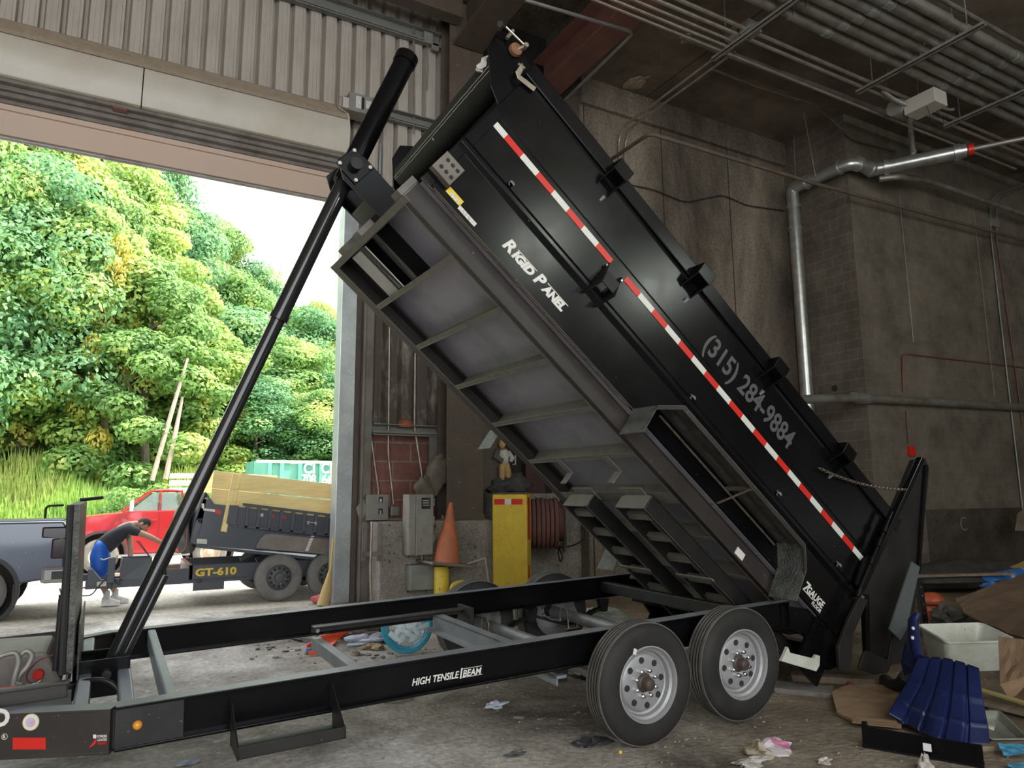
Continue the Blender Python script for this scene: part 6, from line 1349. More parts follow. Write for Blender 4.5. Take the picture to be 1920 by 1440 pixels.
# spare tyre on the front of the bed
c_ = q(340, 993, YB + .5); t = simple_wheel(gt, (c_.x - .05, YB + .45, c_.z), (.92, -.30, .12), .38, .22, M['plasticdk'], 0, 'spare_wheel')
b = MB(); b.tube(round_path([q(345, 965, YB), q(352, 1000, YB - .03), q(348, 1030, YB - .03), q(335, 1038, YB), q(318, 1028, YB + .1)], .1), .010, 6); b.build('hydraulic_hose', M['redsteel'], gt, smooth=True)
# timber sideboards
M['timber'] = mat('treated_yellow_pine', (.93,.77,.36), .65, c2=(.82,.62,.25), scale=2.2, amt=(.40,.66), stretch=(1,1,9), speck=((.22,.12,.05), 7, .745))
def plank(pts, y, d, label):
    b = MB(); b.prism([q(a, c, y) for a, c in pts], 0, (0, d, 0)); return tag(b.build('timber_plank', M['timber'], bevel=.006), label, 'plank', 'timber sideboards on the small dump trailer')
plank([(401, 882), (640, 909), (760, 925), (760, 955), (640, 938), (397, 915)], YB + .06, .045, 'upper yellow pine plank on the near side of the small dump trailer')
plank([(397, 916), (640, 939), (760, 956), (760, 998), (640, 977), (394, 955)], YB + .06, .045, 'lower yellow pine plank on the near side of the small dump trailer')
plank([(437, 888), (446, 889), (425, 998), (414, 996)], YB - .02, .045, 'narrow upright pine batten holding the sideboards, near the front')
plank([(446, 890), (452, 891), (440, 950), (433, 948)], YB + .01, .045, 'second narrow pine batten beside the front batten')
plank([(384, 892), (402, 886), (520, 892), (520, 925), (378, 925)], YB + 1.75, .045, 'pine sideboard on the far side of the small dump trailer')
for k, (a, c, w_, n_) in enumerate(((553, 915, 9, 'darker'), (583, 918, 5, 'paler'), (620, 931, 5, 'lower'))): pass

# ---------------- green roll-off container and things far behind
M['green'] = mat('green_container_paint', (.10,.34,.25), .5, c2=(.15,.42,.33), scale=2, speck=((.30,.12,.06), 9, .70))
YD = 25.0
def d(px, py, y=YD): return PY(px, py, y)
dm = empty('roll_off_container', 'green roll-off container with white lettering beyond the small dump trailer', 'container', loc=(0, 0, 0))
a, c = d(483, 862), d(700, 945); dz = c.z
b = MB(); b.box((a.x + .5, YD, max(.2, dz)), (a.x + 6.5, YD + .06, a.z)); b.box((a.x + .5, YD + 2.4, .2), (a.x + 6.5, YD + 2.46, a.z)); b.box((a.x + .5, YD, .2), (a.x + 6.5, YD + 2.4, .26)); b.prism([(a.x + .5, YD, .2), (a.x + .5, YD, a.z), (a.x, YD + .7, a.z), (a.x, YD + .7, .2)], 0, (0, .06, 0)); b.box((a.x, YD + .7, .2), (a.x + .06, YD + 2.4, a.z)); b.build('shell', M['green'], dm)
b = MB(); b.box((a.x - .04, YD - .06, a.z - .10), (a.x + 6.5, YD + .02, a.z)); b.build('top_rail', mat('weathered_rail', (.42,.45,.40), .6), dm)
for px in (500, 523, 557, 597, 635, 672):
    x_ = d(px, 900).x; b = MB(); b.box((x_, YD - .09, .2), (x_ + .14, YD, a.z - .1)); b.build('rib', M['green'], dm, bevel=.01)
b = MB(); x1_, x2_ = d(527, 900).x, d(556, 900).x; b.box((x1_, YD - .03, d(527, 903).z), (x2_, YD, d(527, 901).z)); b.box((x1_ + .3, YD - .02, d(540, 870).z), (x1_ + .55, YD, d(540, 864).z)); b.build('label', M['white'], dm)
tw = mat('white_sign_paint', (.80,.82,.80), .5)
for s_, pxa, pxb, pyb, ht in (('CI', 569, 590, 887, .40), ('CE', 602, 628, 887, .40), ('708', 565, 592, 907, .36), ('66', 603, 624, 907, .36)):
    a_, c_ = d(pxa, pyb, YD - .1), d(pxb, pyb, YD - .1); text_mesh('lettering', s_, ht * 1.25, tw, fr(a_, (1, 0, 0), (0, 0, 1)), dm, bold=.012, width=c_.x - a_.x)
b = MB(); p = d(345, 905, 22.0)
for k in range(3): b.box((p.x - .35, 22.0, p.z - .28 + k * .2), (p.x + .75, 22.4, p.z - .14 + k * .2))
tag(b.build('white_pallets', M['white'], bevel=.02), 'stack of white slabs beyond the red pickup cab', 'stack')
b = MB(); b.blob(d(500, 903, 23.0), (.7, .3, .09), 4, .2, 18); tag(b.build('plastic_sheet', M['white'], smooth='all'), 'crumpled pale sheet behind the top of the timber sideboards', 'sheet')
for k, yy in enumerate((13.9,)):
    a_ = PZ(300, 1042); b = MB(); b.box((.1, 17.0, .0), (3.4, 17.1, .10)); b.box((.0, 16.8, .0), (3.2, 16.88, .06)); tag(b.build('timber_beam', M['barkpale'], bevel=.01), 'pale timber lying on the yard below the red pickup', 'timber')
# ================================================================== THE MAN
skin = mat('skin', (.46,.27,.18), .5)
shirt = mat('black_tshirt', (.030,.032,.038), .85, c2=(.045,.048,.055), scale=6)
shortm = mat('blue_shorts', (.012,.14,.62), .55, c2=(.008,.10,.48), scale=9)
hairm = mat('dark_hair', (.030,.024,.020), .8)
sockm = mat('grey_sock', (.60,.60,.60), .9); shoem = mat('white_sneaker', (.85,.84,.80), .6, c2=(.62,.61,.58), scale=30)
YM = 12.90
def pm(px, py, dy=0.0): return PY(px, py, YM + dy)
man = empty('person', 'man bending over the small trailer in a dark t-shirt, blue shorts and white sneakers', 'person', loc=(pm(200, 1140).x, YM, 0))
Lm = lambda v: Vector(v) - man.location
def skin_mesh(name, joints, edges, material, parent, lv=2, root=0):
    me = bpy.data.meshes.new(name); me.from_pydata([tuple(j[0]) for j in joints], edges, [])
    o = bpy.data.objects.new(name, me); COL.objects.link(o); o.parent = parent
    md = o.modifiers.new('skin', 'SKIN'); md.use_smooth_shade = True
    for i, j in enumerate(joints):
        sv = me.skin_vertices[0].data[i]; r = j[1]; sv.radius = (r, r) if not isinstance(r, tuple) else r
        sv.use_root = (i == root)
    o.modifiers.new('sub', 'SUBSURF').levels = lv; o.modifiers['sub'].render_levels = lv
    dg = bpy.context.evaluated_depsgraph_get(); dg.update(); m2 = bpy.data.meshes.new_from_object(o.evaluated_get(dg)); m2.name = name
    m2.materials.clear(); m2.materials.append(material); o.modifiers.clear(); o.data = m2
    m2.polygons.foreach_set('use_smooth', [True] * len(m2.polygons)); return o
hip = Lm(pm(186, 1032)); chest = Lm(pm(232, 993)); neck = Lm(pm(254, 982)); head = Lm(pm(268, 984)); waist = Lm(pm(207, 1014))
sn, sf = chest + Vector((.06, -.20, .02)), chest + Vector((.06, .20, .02))
fn, ff = Lm(pm(200, 1137, -.10)), Lm(pm(216, 1134, .12)); fn.z = .09; ff.z = .09
kn, kf = Lm(pm(188, 1085, -.10)), Lm(pm(204, 1085, .10)); hn, hf = hip + Vector((.0, -.11, -.02)), hip + Vector((.0, .11, -.02))
# arms: one reaching right and out, one down onto the tool box
eR = Lm(pm(284, 1008, -.24)); wR = Lm(pm(304, 1018, -.26)); eF = Lm(pm(245, 1030, -.05)); wF = Lm(pm(244, 1050, -.12))
J = [(hip, .07), (waist, .085), (chest, .125), (neck, .058), (head.lerp(neck, .35), .056),
     (sn, .062), (eR, .045), (wR, .030), (sf, .062), (eF, .046), (wF, .032),
     (hn, .075), (kn, .062), (fn + Vector((0, 0, .05)), .040), (fn + Vector((0, 0, -.02)), .040), (hf, .075), (kf, .062), (ff + Vector((0, 0, .05)), .040), (ff + Vector((0, 0, -.02)), .040)]
E_ = [(0, 1), (1, 2), (2, 3), (3, 4), (2, 5), (5, 6), (6, 7), (2, 8), (8, 9), (9, 10), (0, 11), (11, 12), (12, 13), (13, 14), (0, 15), (15, 16), (16, 17), (17, 18)]
bodyo = skin_mesh('body', J, E_, skin, man)
# head with face
hd_ = MB(); fd = Vector((.55, -.28, -.78)).normalized(); upv = Vector((.80, -.05, .58)); upv = (upv - fd * upv.dot(fd)).normalized(); rt_ = fd.cross(upv)
HM = Matrix.Translation(head) @ Matrix((rt_, fd, upv)).transposed().to_4x4()   # x right, y face, z crown
def hfn(u, v):
    th = math.pi * v; ph = 2 * math.pi * u; x = math.sin(th) * math.cos(ph); y = math.sin(th) * math.sin(ph); z = math.cos(th)
    k = Vector((x * .078, y * .098, z * .118))
    if z < -.2: k.x *= 1 - .35 * (-z - .2); k.y *= 1 - .12 * (-z - .2)
    if y > .75 and -.25 < z < .12 and abs(x) < .28: k.y += .020 * (1 - abs(x) / .28)
    if y > .6 and -.02 < z < .22 and .15 < abs(x) < .5: k.y -= .008
    if y > .7 and z < -.65: k.y += .01
    return HM @ k
hd_.grid(hfn, 28, 20); hd_.build('head', skin, bodyo, smooth='all')
b = MB()
for s_ in (-1, 1): b.blob((0, 0, 0), (.012, .024, .034), 1, .1, 10, m=HM @ Matrix.Translation((s_ * .078, -.005, -.005)))
b.build('ear', skin, bodyo, smooth='all')
b = MB()
for s_ in (-1, 1): b.blob((0, 0, 0), (.012, .008, .008), 1, 0, 10, m=HM @ Matrix.Translation((s_ * .030, .088, .012)))
b.build('eye', M['textw'], bodyo, smooth='all')
b = MB(); b.blob((0, 0, 0), (.024, .006, .007), 1, 0, 10, m=HM @ Matrix.Translation((0, .090, -.058))); b.build('mouth', M['redsteel'], bodyo, smooth='all')
b = MB()
def hair(u, v):
    th = math.pi * .56 * v; ph = 2 * math.pi * u; x = math.sin(th) * math.cos(ph); y = math.sin(th) * math.sin(ph); z = math.cos(th)
    if y > .3 and z < .45: z = max(z, .45)
    return HM @ Vector((x * .083, y * .100 - .004, z * .124 + .001))
b.grid(hair, 26, 12); b.build('hair', hairm, man, smooth='all')
b = MB(); b.grid(lambda u, v: HM @ Vector((.074 * math.cos(math.pi * (u)), .030 + .062 * math.sin(math.pi * u), -.045 - .062 * v * (1 - .1 * v))), 14, 4); b.build('beard', hairm, man, smooth='all', thick=.006)
# t-shirt and shorts
skin_mesh('t_shirt', [(hip.lerp(waist, -.15), (.14, .15)), (hip.lerp(waist, .5), (.135, .15)), (waist, (.135, .155)), (chest, (.14, .175)), (neck.lerp(chest, .35), .085), (sn, .078), (sn.lerp(eR, .55), .068), (sf, .078), (sf.lerp(eF, .5), .068)], [(0, 1), (1, 2), (2, 3), (3, 4), (3, 5), (5, 6), (3, 7), (7, 8)], shirt, man)
skin_mesh('shorts', [(hip + Vector((-.015, 0, .0)), .165), (hip.lerp(waist, .7), .15), (hn, .14), (hn.lerp(kn, 1.02), .125), (hf, .14), (hf.lerp(kf, 1.02), .125)], [(0, 1), (0, 2), (2, 3), (0, 4), (4, 5)], shortm, man)
for k, f_ in enumerate((fn, ff)):
    b = MB(); dirx = Vector((1, -.15 if k == 0 else .2, 0)).normalized(); sy = Vector((-dirx.y, dirx.x, 0))
    def sh(u, v, f_=f_, dirx=dirx, sy=sy):
        t = u; wdt = .042 + .016 * math.sin(math.pi * min(1, t * 1.15)); hgt = .12 - .065 * max(0, (t - .35) / .65); a = math.pi * v
        return Vector((f_.x, f_.y, 0)) + dirx * (-.07 + .25 * t) + sy * (wdt * math.cos(a) * (1 - .5 * max(0, t - .85) * 4)) + Vector((0, 0, .004 + hgt * math.sin(a)))
    b.grid(sh, 12, 10); b.box((-.07, -.042, 0), (.175, .042, .02), m=Matrix.Translation((f_.x, f_.y, 0)) @ Matrix((dirx, sy, Vector((0, 0, 1)))).transposed().to_4x4())
    b.build('sneaker', shoem, man, smooth=True)
    b = MB(); b.tube([f_ + Vector((-.01, 0, .0)), f_ + Vector((-.015, 0, .13))], [.045, .046], 12); b.build('sock', sockm, man, smooth=True)
# hands: palm and five fingers
def hand(wr, d, palm_n, nm):
    d = Vector(d).normalized(); n = Vector(palm_n); n = (n - d * n.dot(d)).normalized(); s_ = d.cross(n)
    J = [(wr, .024), (wr + d * .045, (.030, .018)), (wr + d * .085, (.034, .016))]; E = [(0, 1), (1, 2)]
    for k, (o_, L_) in enumerate(((-.030, .060), (-.010, .072), (.010, .068), (.030, .052))):
        b0 = wr + d * .085 + s_ * o_; i = len(J); J += [(b0, .010), (b0 + d * L_ * .5 + n * .008, .0095), (b0 + d * L_ * .9 + n * .03, .008)]; E += [(2, i), (i, i + 1), (i + 1, i + 2)]
    i = len(J); t0 = wr + d * .03 - s_ * .030; J += [(t0, .011), (t0 + d * .03 - s_ * .028 + n * .01, .010), (t0 + d * .058 - s_ * .036 + n * .02, .009)]; E += [(1, i), (i, i + 1), (i + 1, i + 2)]
    return skin_mesh(nm, J, E, skin, bodyo, 1)
hand(wR, (wR - eR), (0, 0, -1), 'hand'); hand(wF, Vector((.5, -.1, -.6)), (0, 0, -1), 'hand')
# ================================================================== LITTER AND RUBBISH
def g(px, py, z=0.0): return PZ(px, py, z)
def sheetobj(name, pts, m, label, cat, thick=.006, wob=.01, seed=1, bend=None, group=None):
    """irregular flat piece: pts are 3-D corners; triangulated fan grid with wobble"""
    pts = [Vector(p) for p in pts]; n = (pts[1] - pts[0]).cross(pts[-1] - pts[0]).normalized(); rnd = random.Random(seed)
    bm = bmesh.new(); vs = [bm.verts.new(p) for p in pts]; f = bm.faces.new(vs)
    bmesh.ops.triangulate(bm, faces=[f]); bmesh.ops.subdivide_edges(bm, edges=bm.edges[:], cuts=4, use_grid_fill=True)
    for v in bm.verts: v.co += n * rnd.uniform(-wob, wob)
    me = bpy.data.meshes.new(name); bm.to_mesh(me); bm.free(); me.materials.append(m); o = bpy.data.objects.new(name, me); COL.objects.link(o)
    md = o.modifiers.new('t', 'SOLIDIFY'); md.thickness = thick; md.offset = 1 if n.z > 0 else -1
    return tag(o, label, cat, group)
def crumple(name, c, r, m, label, cat, seed=1, amp=.3, group=None, rot=0.0):
    b = MB(); rx, ry, rz = r; b.blob((0, 0, 0), (rx, ry, rz), seed, amp, 22); rnd = random.Random(seed)
    b.v = [tuple(Vector(v) * rnd.uniform(.88, 1.12)) for v in b.v]
    c = Vector(c); o = b.build(name, m, smooth=False, mw=Matrix.Translation((c.x, c.y, c.z + rz * .55)) @ Matrix.Rotation(rot, 4, 'Z')); return tag(o, label, cat, group)
card = mat('brown_cardboard', (.30,.20,.115), .85, c2=(.22,.14,.08), scale=5, stretch=(1,3,1)); cardd = mat('old_dark_cardboard', (.165,.10,.058), .9, c2=(.10,.062,.038), scale=2.5)
M['blueplastic'] = mat('navy_blue_plastic', (.007,.014,.066), .38, c2=(.012,.022,.095), scale=3)
totem = mat('dirty_white_plastic', (.60,.62,.54), .45, c2=(.42,.42,.34), scale=5, speck=((.05,.045,.03), 24, .70))
wood = mat('rough_lumber', (.26,.20,.135), .85, c2=(.15,.115,.08), scale=4, stretch=(.6,5,1)); conc2 = mat('crumbly_concrete', (.22,.20,.165), .95, c2=(.12,.105,.09), scale=8, bump=.5)
# big cardboard sheets in the back right
sheetobj('cardboard_sheet', [PZ(1790, 1125, .40), PZ(1860, 1098, .46), PZ(1925, 1075, .50), PZ(2010, 1095, .45), PZ(2010, 1225, .30), PZ(1915, 1198, .30), PZ(1812, 1155, .30)], cardd, 'large brown cardboard sheet lying over the heap behind the white tub', 'cardboard', .012, .012, 3)
sheetobj('cardboard_sheet', [PZ(1872, 1195, .42), PZ(1925, 1202, .42), PZ(1950, 1260, .26), PZ(1950, 1338, .04), PZ(1895, 1315, .04), PZ(1876, 1285, .14)], card, 'brown cardboard flap standing at the right edge beside the white tub', 'cardboard', .01, .006, 4)
sheetobj('cardboard_sheet', [g(1560, 1302, .03), g(1590, 1288, .05), g(1685, 1290, .05), g(1700, 1320, .05), g(1690, 1366, .02), g(1600, 1356, .01), g(1570, 1340, .01)], card, 'flattened brown cardboard box on the floor left of the blue plastic chair', 'cardboard', .02, .004, 5)
sheetobj('cardboard_sheet', [g(1600, 1345, .05), g(1682, 1352, .05), g(1682, 1366, .04), g(1598, 1356, .04)], card, 'cardboard flap on top of the flattened box', 'cardboard', .008, .003, 6)
# lumber, concrete slabs
def board(p, q, wdt, h, m, label, z=.0, name='wood_board', cat='board'):
    p, q = Vector(p), Vector(q); b = MB(); b.beam(p + Vector((0, 0, z + h / 2)), q + Vector((0, 0, z + h / 2)), wdt, h); return tag(b.build(name, m, bevel=.005), label, cat)
board(g(1485, 1275), g(1665, 1285), .13, .055, wood, 'dusty wooden beam on the floor behind the rear wheel, left of the blue chair')
board(g(1455, 1292), g(1562, 1303), .26, .04, conc2, 'broken flat slab on the floor right of the rear wheel', name='concrete_slab', cat='slab')
board(g(1625, 1085, .3), g(1900, 1078, .3), .08, .04, wood, 'thin board on the heap by the block wall')
board(g(1838, 1296, .10), g(1935, 1325, .10), .06, .02, mat('yellowish_lumber', (.42,.36,.14), .8), 'yellowish strip of wood right of the blue chair', name='wood_strip')
board(g(1840, 1320, .02), g(1940, 1345, .02), .10, .03, wood, 'grey brown plank under the yellowish strip', name='wood_board')
board(g(1795, 1405, 0), g(1935, 1403, 0), .10, .03, wood, 'dirty plank at the bottom right corner')
# black steel angle by the chair
p, q_ = g(1618, 1402), g(1790, 1432); d_ = (q_ - p).normalized(); s_ = Vector((-d_.y, d_.x, 0))
b = MB(); b.prism([p, p + s_ * .10, p + s_ * .10 + Vector((0, 0, .012)), p + Vector((0, 0, .012))], 0, (q_ - p) * 1.3); b.prism([p, p + Vector((0, 0, .13)), p + Vector((0, 0, .13)) + s_ * .012, p + s_ * .012], 0, (q_ - p) * 1.3); b.prism([p, p + s_ * .05, p + s_ * .05 + Vector((0, 0, .15)), p + Vector((0, 0, .15))], 0, d_ * .03)
o = tag(b.build('steel_channel', M['blk'], bevel=.003), 'black steel channel lying on the floor in front of the blue chair', 'channel')
k = p + d_ * .34 + Vector((0, 0, .045)) - s_ * .001; b = MB(); b.box((0, -.002, 0), (.045, 0, .045), m=fr(k, d_, s_)); b.build('white_sticker', M['white'], o)
# white tub
tc = PZ(1800, 1188, .30); tub = empty('plastic_tub', 'dirty white plastic tub lying open on the rubbish behind the blue chair', 'tub', loc=(tc.x, tc.y, .02)); tub.rotation_euler = (.20, .0, -.42); tub.scale = (.80, .80, 1.0)
b = MB(); TW, TD, THh = .40, .24, .30
def rr(w_, d_, r=.06, n=5):
    out = []
    for cx_, cy_, a0 in ((w_ - r, d_ - r, 0), (-w_ + r, d_ - r, 1), (-w_ + r, -d_ + r, 2), (w_ - r, -d_ + r, 3)):
        for i in range(n + 1): a = (a0 + i / n) * math.pi / 2; out.append((cx_ + r * math.cos(a), cy_ + r * math.sin(a)))
    return out
rings = [(.80, 0), (1.0, THh), (1.07, THh), (1.07, THh + .015), (1.02, THh + .02), (.96, THh), (.77, .015)]
vs = []; fs = []
for k_, (s1, z) in enumerate(rings):
    for (x, y) in rr(TW * s1, TD * s1): vs.append((x, y, z - (.05 * (1 - (x / TW) ** 2) if k_ in (1, 2, 3, 4, 5) and y < 0 else 0)))
n_ = 24
for k_ in range(len(rings) - 1):
    for j in range(n_): fs.append((k_ * n_ + j, k_ * n_ + (j + 1) % n_, (k_ + 1) * n_ + (j + 1) % n_, (k_ + 1) * n_ + j))
fs.append(tuple(range(n_ - 1, -1, -1))); fs.append(tuple((len(rings) - 1) * n_ + j for j in range(n_)))
b._add(vs, fs); b.build('tub_shell', totem, tub, smooth=True)
b = MB(); b.box((TW * .99, -.07, THh - .10), (TW * 1.03, .07, THh - .05)); b.build('hand_hole', M['darkgap'], tub)
# blue plastic chair, tipped : fan shaped ribbed back
ch = empty('plastic_chair', 'navy blue moulded plastic chair with ribbed fan back, tipped before the tub', 'chair', loc=g(1760, 1395, 0))
cp = {k_: PY(a, c_, yy) for k_, (a, c_, yy) in dict(tl=(1712, 1222, 0), ).items()} if False else None
O_ = ch.location
def cz(px, py, z): return PZ(px, py, z) - O_
# back: rows from bottom (near camera, on floor) to top, as columns across
rowsb = [[(1665, 1338, .10), (1700, 1362, .03), (1745, 1385, .02), (1800, 1398, .02), (1856, 1398, .02)],
         [(1682, 1310, .16), (1712, 1332, .12), (1755, 1350, .11), (1805, 1360, .11), (1852, 1362, .10)],
         [(1703, 1277, .26), (1735, 1290, .24), (1768, 1300, .235), (1806, 1308, .23), (1842, 1312, .22)],
         [(1722, 1232, .40), (1750, 1236, .39), (1778, 1240, .385), (1806, 1246, .38), (1836, 1254, .37)]]
Rw = [[cz(*p_) for p_ in row] for row in rowsb]
def surf(u, v):
    a = u * 3; i = min(2, int(a)); fu = a - i; c_ = v * 4; j = min(3, int(c_)); fv = c_ - j
    P0 = Rw[i][j].lerp(Rw[i][j + 1], fv); P1 = Rw[i + 1][j].lerp(Rw[i + 1][j + 1], fv); return P0.lerp(P1, fu)
nb = (Rw[0][4] - Rw[0][0]).cross(Rw[3][2] - Rw[0][2]).normalized()
b = MB()
def ribs(u, v):
    p_ = surf(u, v); f_ = (v * 5) % 1.0; gr_ = 1 if (f_ < .12 or f_ > .88) and .02 < v < .98 else 0; cr_ = 1 if abs(u - .33) < .03 or abs(u - .66) < .03 else 0
    return p_ + nb * (.010 * math.sin(math.pi * v) * 2 - .016 * gr_ + .012 * cr_)
b.grid(ribs, 30, 60); b.build('chair_back', M['blueplastic'], ch, thick=.012, smooth=True)
b = MB(); sp = [cz(*p_) for p_ in ((1722, 1232, .40), (1714, 1200, .50), (1712, 1165, .60), (1722, 1150, .66))]
b.tube(sp, [.035, .04, .038, .02], 10); b.build('arm_rest', M['blueplastic'], ch, smooth=True)
b = MB(); q4 = [cz(*p_) for p_ in ((1690, 1245, .30), (1700, 1195, .42), (1722, 1160, .55), (1725, 1232, .38), (1712, 1262, .28), (1695, 1268, .22))]; b.prism(q4, 0, nb * .02); b.build('seat_side', M['blueplastic'], ch, bevel=.006)
b = MB(); b.tube([cz(1700, 1268, .22), cz(1690, 1285, .12), cz(1672, 1290, .06), cz(1660, 1275, .05)], [.05, .055, .06, .05], 10); b.build('chair_leg', mat('black_rubber_lump', (.02,.02,.025), .6), ch, smooth=True)
b = MB()
for p_ in ((1712, 1178, .60), (1711, 1196, .55)): b.blob(cz(*p_), (.012, .012, .014), 1, 0, 8)
b.build('foot_cap', M['white'], ch, smooth=True)
# small metal tray, blue wrapper and plates
tr = g(1868, 1385); e = empty('metal_tray', 'small steel food tray on the floor right of the blue chair', 'tray', loc=(tr.x, tr.y, .09)); e.rotation_euler = (.35, 0, -.5)
b = MB(); vs = []; fs = []
for k_, (s1, z) in enumerate(((1.0, .0), (.9, 0), (.82, -.05), (.0, -.05))):
    for (x, y) in rr(.13 * s1 + .001, .15 * s1 + .001, .03 * s1 + .0005): vs.append((x, y, z))
for k_ in range(3):
    for j in range(n_): fs.append((k_ * n_ + j, k_ * n_ + (j + 1) % n_, (k_ + 1) * n_ + (j + 1) % n_, (k_ + 1) * n_ + j))
b._add(vs, fs); b.build('tray', mat('dull_steel', (.33,.34,.29), .4, .5, c2=(.22,.22,.17), scale=8), e, smooth=True, thick=.002)
bw = mat('blue_printed_wrapper', (.10,.38,.55), .4, c2=(.03,.14,.30), scale=12)
sheetobj('blue_wrapper', [g(1870, 1395, .05), g(1925, 1396, .06), g(1940, 1414, .04), g(1882, 1416, .02)], bw, 'light blue printed wrapper in front of the steel tray', 'wrapper', .004, .008, 8)
sheetobj('blue_wrapper', [g(1885, 1432, .03), g(1940, 1432, .03), g(1950, 1445, .02), g(1900, 1445, .02)], bw, 'light blue wrapper at the very bottom right corner', 'wrapper', .004, .006, 9)
# bottle-like blue bag, orange things, dark stuff on the heap
p1, p2 = PY(1838, 1094, 6.6), PY(1925, 1072, 6.6)
b = MB(); b.tube([p1, p1.lerp(p2, .08), p1.lerp(p2, .3), p1.lerp(p2, .8), p2, p2 + (p2 - p1) * .2], [.05, .10, .115, .10, .07, .03], 16); tag(b.build('blue_water_bag', mat('blue_white_printed_film', (.03,.16,.48), .3, c2=(.38,.48,.58), scale=4.5, amt=(.5,.58)), smooth=True), 'blue and white printed plastic package on top of the cardboard heap', 'package')
heapm = mat('dark_mixed_rubbish', (.035,.031,.027), .9, c2=(.085,.075,.06), scale=6, bump=.6)
b = MB(); b.blob((0, 0, 0), (2.6, 1.1, .34), 7, .16, 30); tag(b.build('rubbish_heap', heapm, mw=Matrix.Translation(PZ(1850, 1105) + Vector((.6, .6, 0)))), 'low dark heap of mixed rubbish along the block wall under the cardboard', 'rubbish heap', kind='stuff')
b = MB(); b.blob((0, 0, 0), (1.5, .8, .30), 17, .2, 26); tag(b.build('rubbish_heap', heapm, mw=Matrix.Translation(g(1935, 1190) + Vector((.9, .3, 0)))), 'dark heap of rubbish at the right edge beside the white tub', 'rubbish heap', kind='stuff')
oc = PZ(1747, 1122, .26); b = MB(); b.lathe([(.03, .14), (.10, .12), (.14, .06), (.155, 0), (.15, -.0)], oc - Vector((0, 0, .06)), (0, 0, 1), 20); b.box(oc + Vector((-.08, -.08, -.26)), oc + Vector((.08, .08, -.05))); tag(b.build('orange_plastic_bowl', mat('orange_plastic', (.42,.085,.03), .45), smooth='all'), 'orange plastic bowl poking up behind the rear gate', 'bowl')
sheetobj('paper_scrap', [PZ(1750, 1134, .16), PZ(1772, 1130, .16), PZ(1776, 1146, .10), PZ(1758, 1143, .10)], M['white'], 'pale paper scrap below the orange bowl', 'paper', .003, .004, 2)
p1, p2 = PY(1722, 1092, 5.1), PY(1736, 1190, 5.1); b = MB(); b.beam(p1, p2, .10, .04, up=(0, 1, 0)); o = tag(b.build('perforated_bar', M['blkdust'], bevel=.003), 'dark perforated steel bar leaning behind the blue chair', 'bar')
b = MB()
for k_ in range(6): b.lathe([(0, .003), (.011, .003)], p1.lerp(p2, (k_ + .5) / 6) + Vector((0, -.021, 0)), (0, -1, 0), 8)
b.build('bar_hole', M['galv'], o)
crumple('dark_bag', PZ(1775, 1165, .2), (.16, .14, .10), heapm, 'dark crumpled bag between the orange bowl and the white tub', 'bag', 5)
b = MB(); b.tube([PY(1880, 985, 8.0), PY(1900, 955, 8.0)], .01, 6)
sheetobj('wooden_panel', [PY(1907, 963, 8.2), PY(1925, 950, 8.2), PY(1935, 995, 8.2), PY(1903, 995, 8.2)], wood, 'brown panel scrap leaning at the right edge above the heap', 'panel', .01, .003, 3)
sheetobj('yellow_board', [PY(1892, 1063, 7.2), PY(1935, 1045, 7.2), PY(1940, 1068, 7.2), PY(1915, 1072, 7.2)], mat('yellow_ply', (.36,.24,.08), .8), 'yellowish board scrap at the right edge above the blue package', 'board', .01, .003, 3)
# grey-white bracket box by the rear wheel
p = PZ(1503, 1255, .12); a, c_ = TP(1468, 1228, .05), TP(1538, 1250, .05)
b = MB(); pts_ = [MT @ TP(*q5, .02) for q5 in ((1478, 1213), (1482, 1224), (1527, 1235), (1532, 1228), (1538, 1230), (1537, 1248), (1531, 1259), (1466, 1240))]
b.prism(pts_, 0, (0, .03, 0)); tag(b.build('light_bracket', totem, bevel=.003), 'bent off-white sheet metal bracket by the rear hinge, right of the second wheel', 'bracket')
# floor litter in the foreground
whitebag = mat('crumpled_white_plastic', (.58,.56,.52), .5, c2=(.40,.36,.31), scale=14, bump=.4); pinkw = mat('white_wrapper_pink_print', (.60,.55,.56), .4, c2=(.48,.16,.28), scale=9, amt=(.56,.62))
crumple('crumpled_wrapper', g(1450, 1405), (.13, .07, .035), pinkw, 'crumpled white wrapper with pink print on the floor near the bottom edge', 'wrapper', 3, rot=-.4)
crumple('crumpled_tissue', g(1425, 1418), (.05, .06, .05), mat('stained_tissue', (.42,.36,.26), .8), 'stained tan tissue beside the pink printed wrapper', 'tissue', 7)
crumple('white_paper', g(1405, 1433), (.10, .05, .02), whitebag, 'flat white torn paper at the bottom edge left of the pink wrapper', 'paper', 9)
crumple('white_paper', g(1545, 1430), (.05, .03, .015), whitebag, 'small white torn scrap between the pink wrapper and steel channel', 'paper', 19)
crumple('white_blob', g(1735, 1442), (.045, .03, .045), whitebag, 'pale crumpled lump at the bottom edge in front of the steel channel', 'lump', 12)
crumple('plastic_plate', g(1812, 1420), (.05, .035, .012), totem, 'small pale plastic cup lid in front of the blue chair', 'lid', 13)
crumple('black_bag', g(1108, 1395), (.11, .07, .022), mat('black_bag_film', (.022,.023,.026), .3, c2=(.06,.06,.066), scale=20), 'flat black plastic bag on the floor left of the front wheel', 'bag', 4, rot=.3)
crumple('clear_wrapper', g(927, 1326), (.075, .04, .022), mat('clear_blue_film', (.50,.58,.68), .25, c2=(.70,.72,.75), scale=30), 'crumpled clear bluish plastic wrapper on the floor below the beam lettering', 'wrapper', 6, .35)
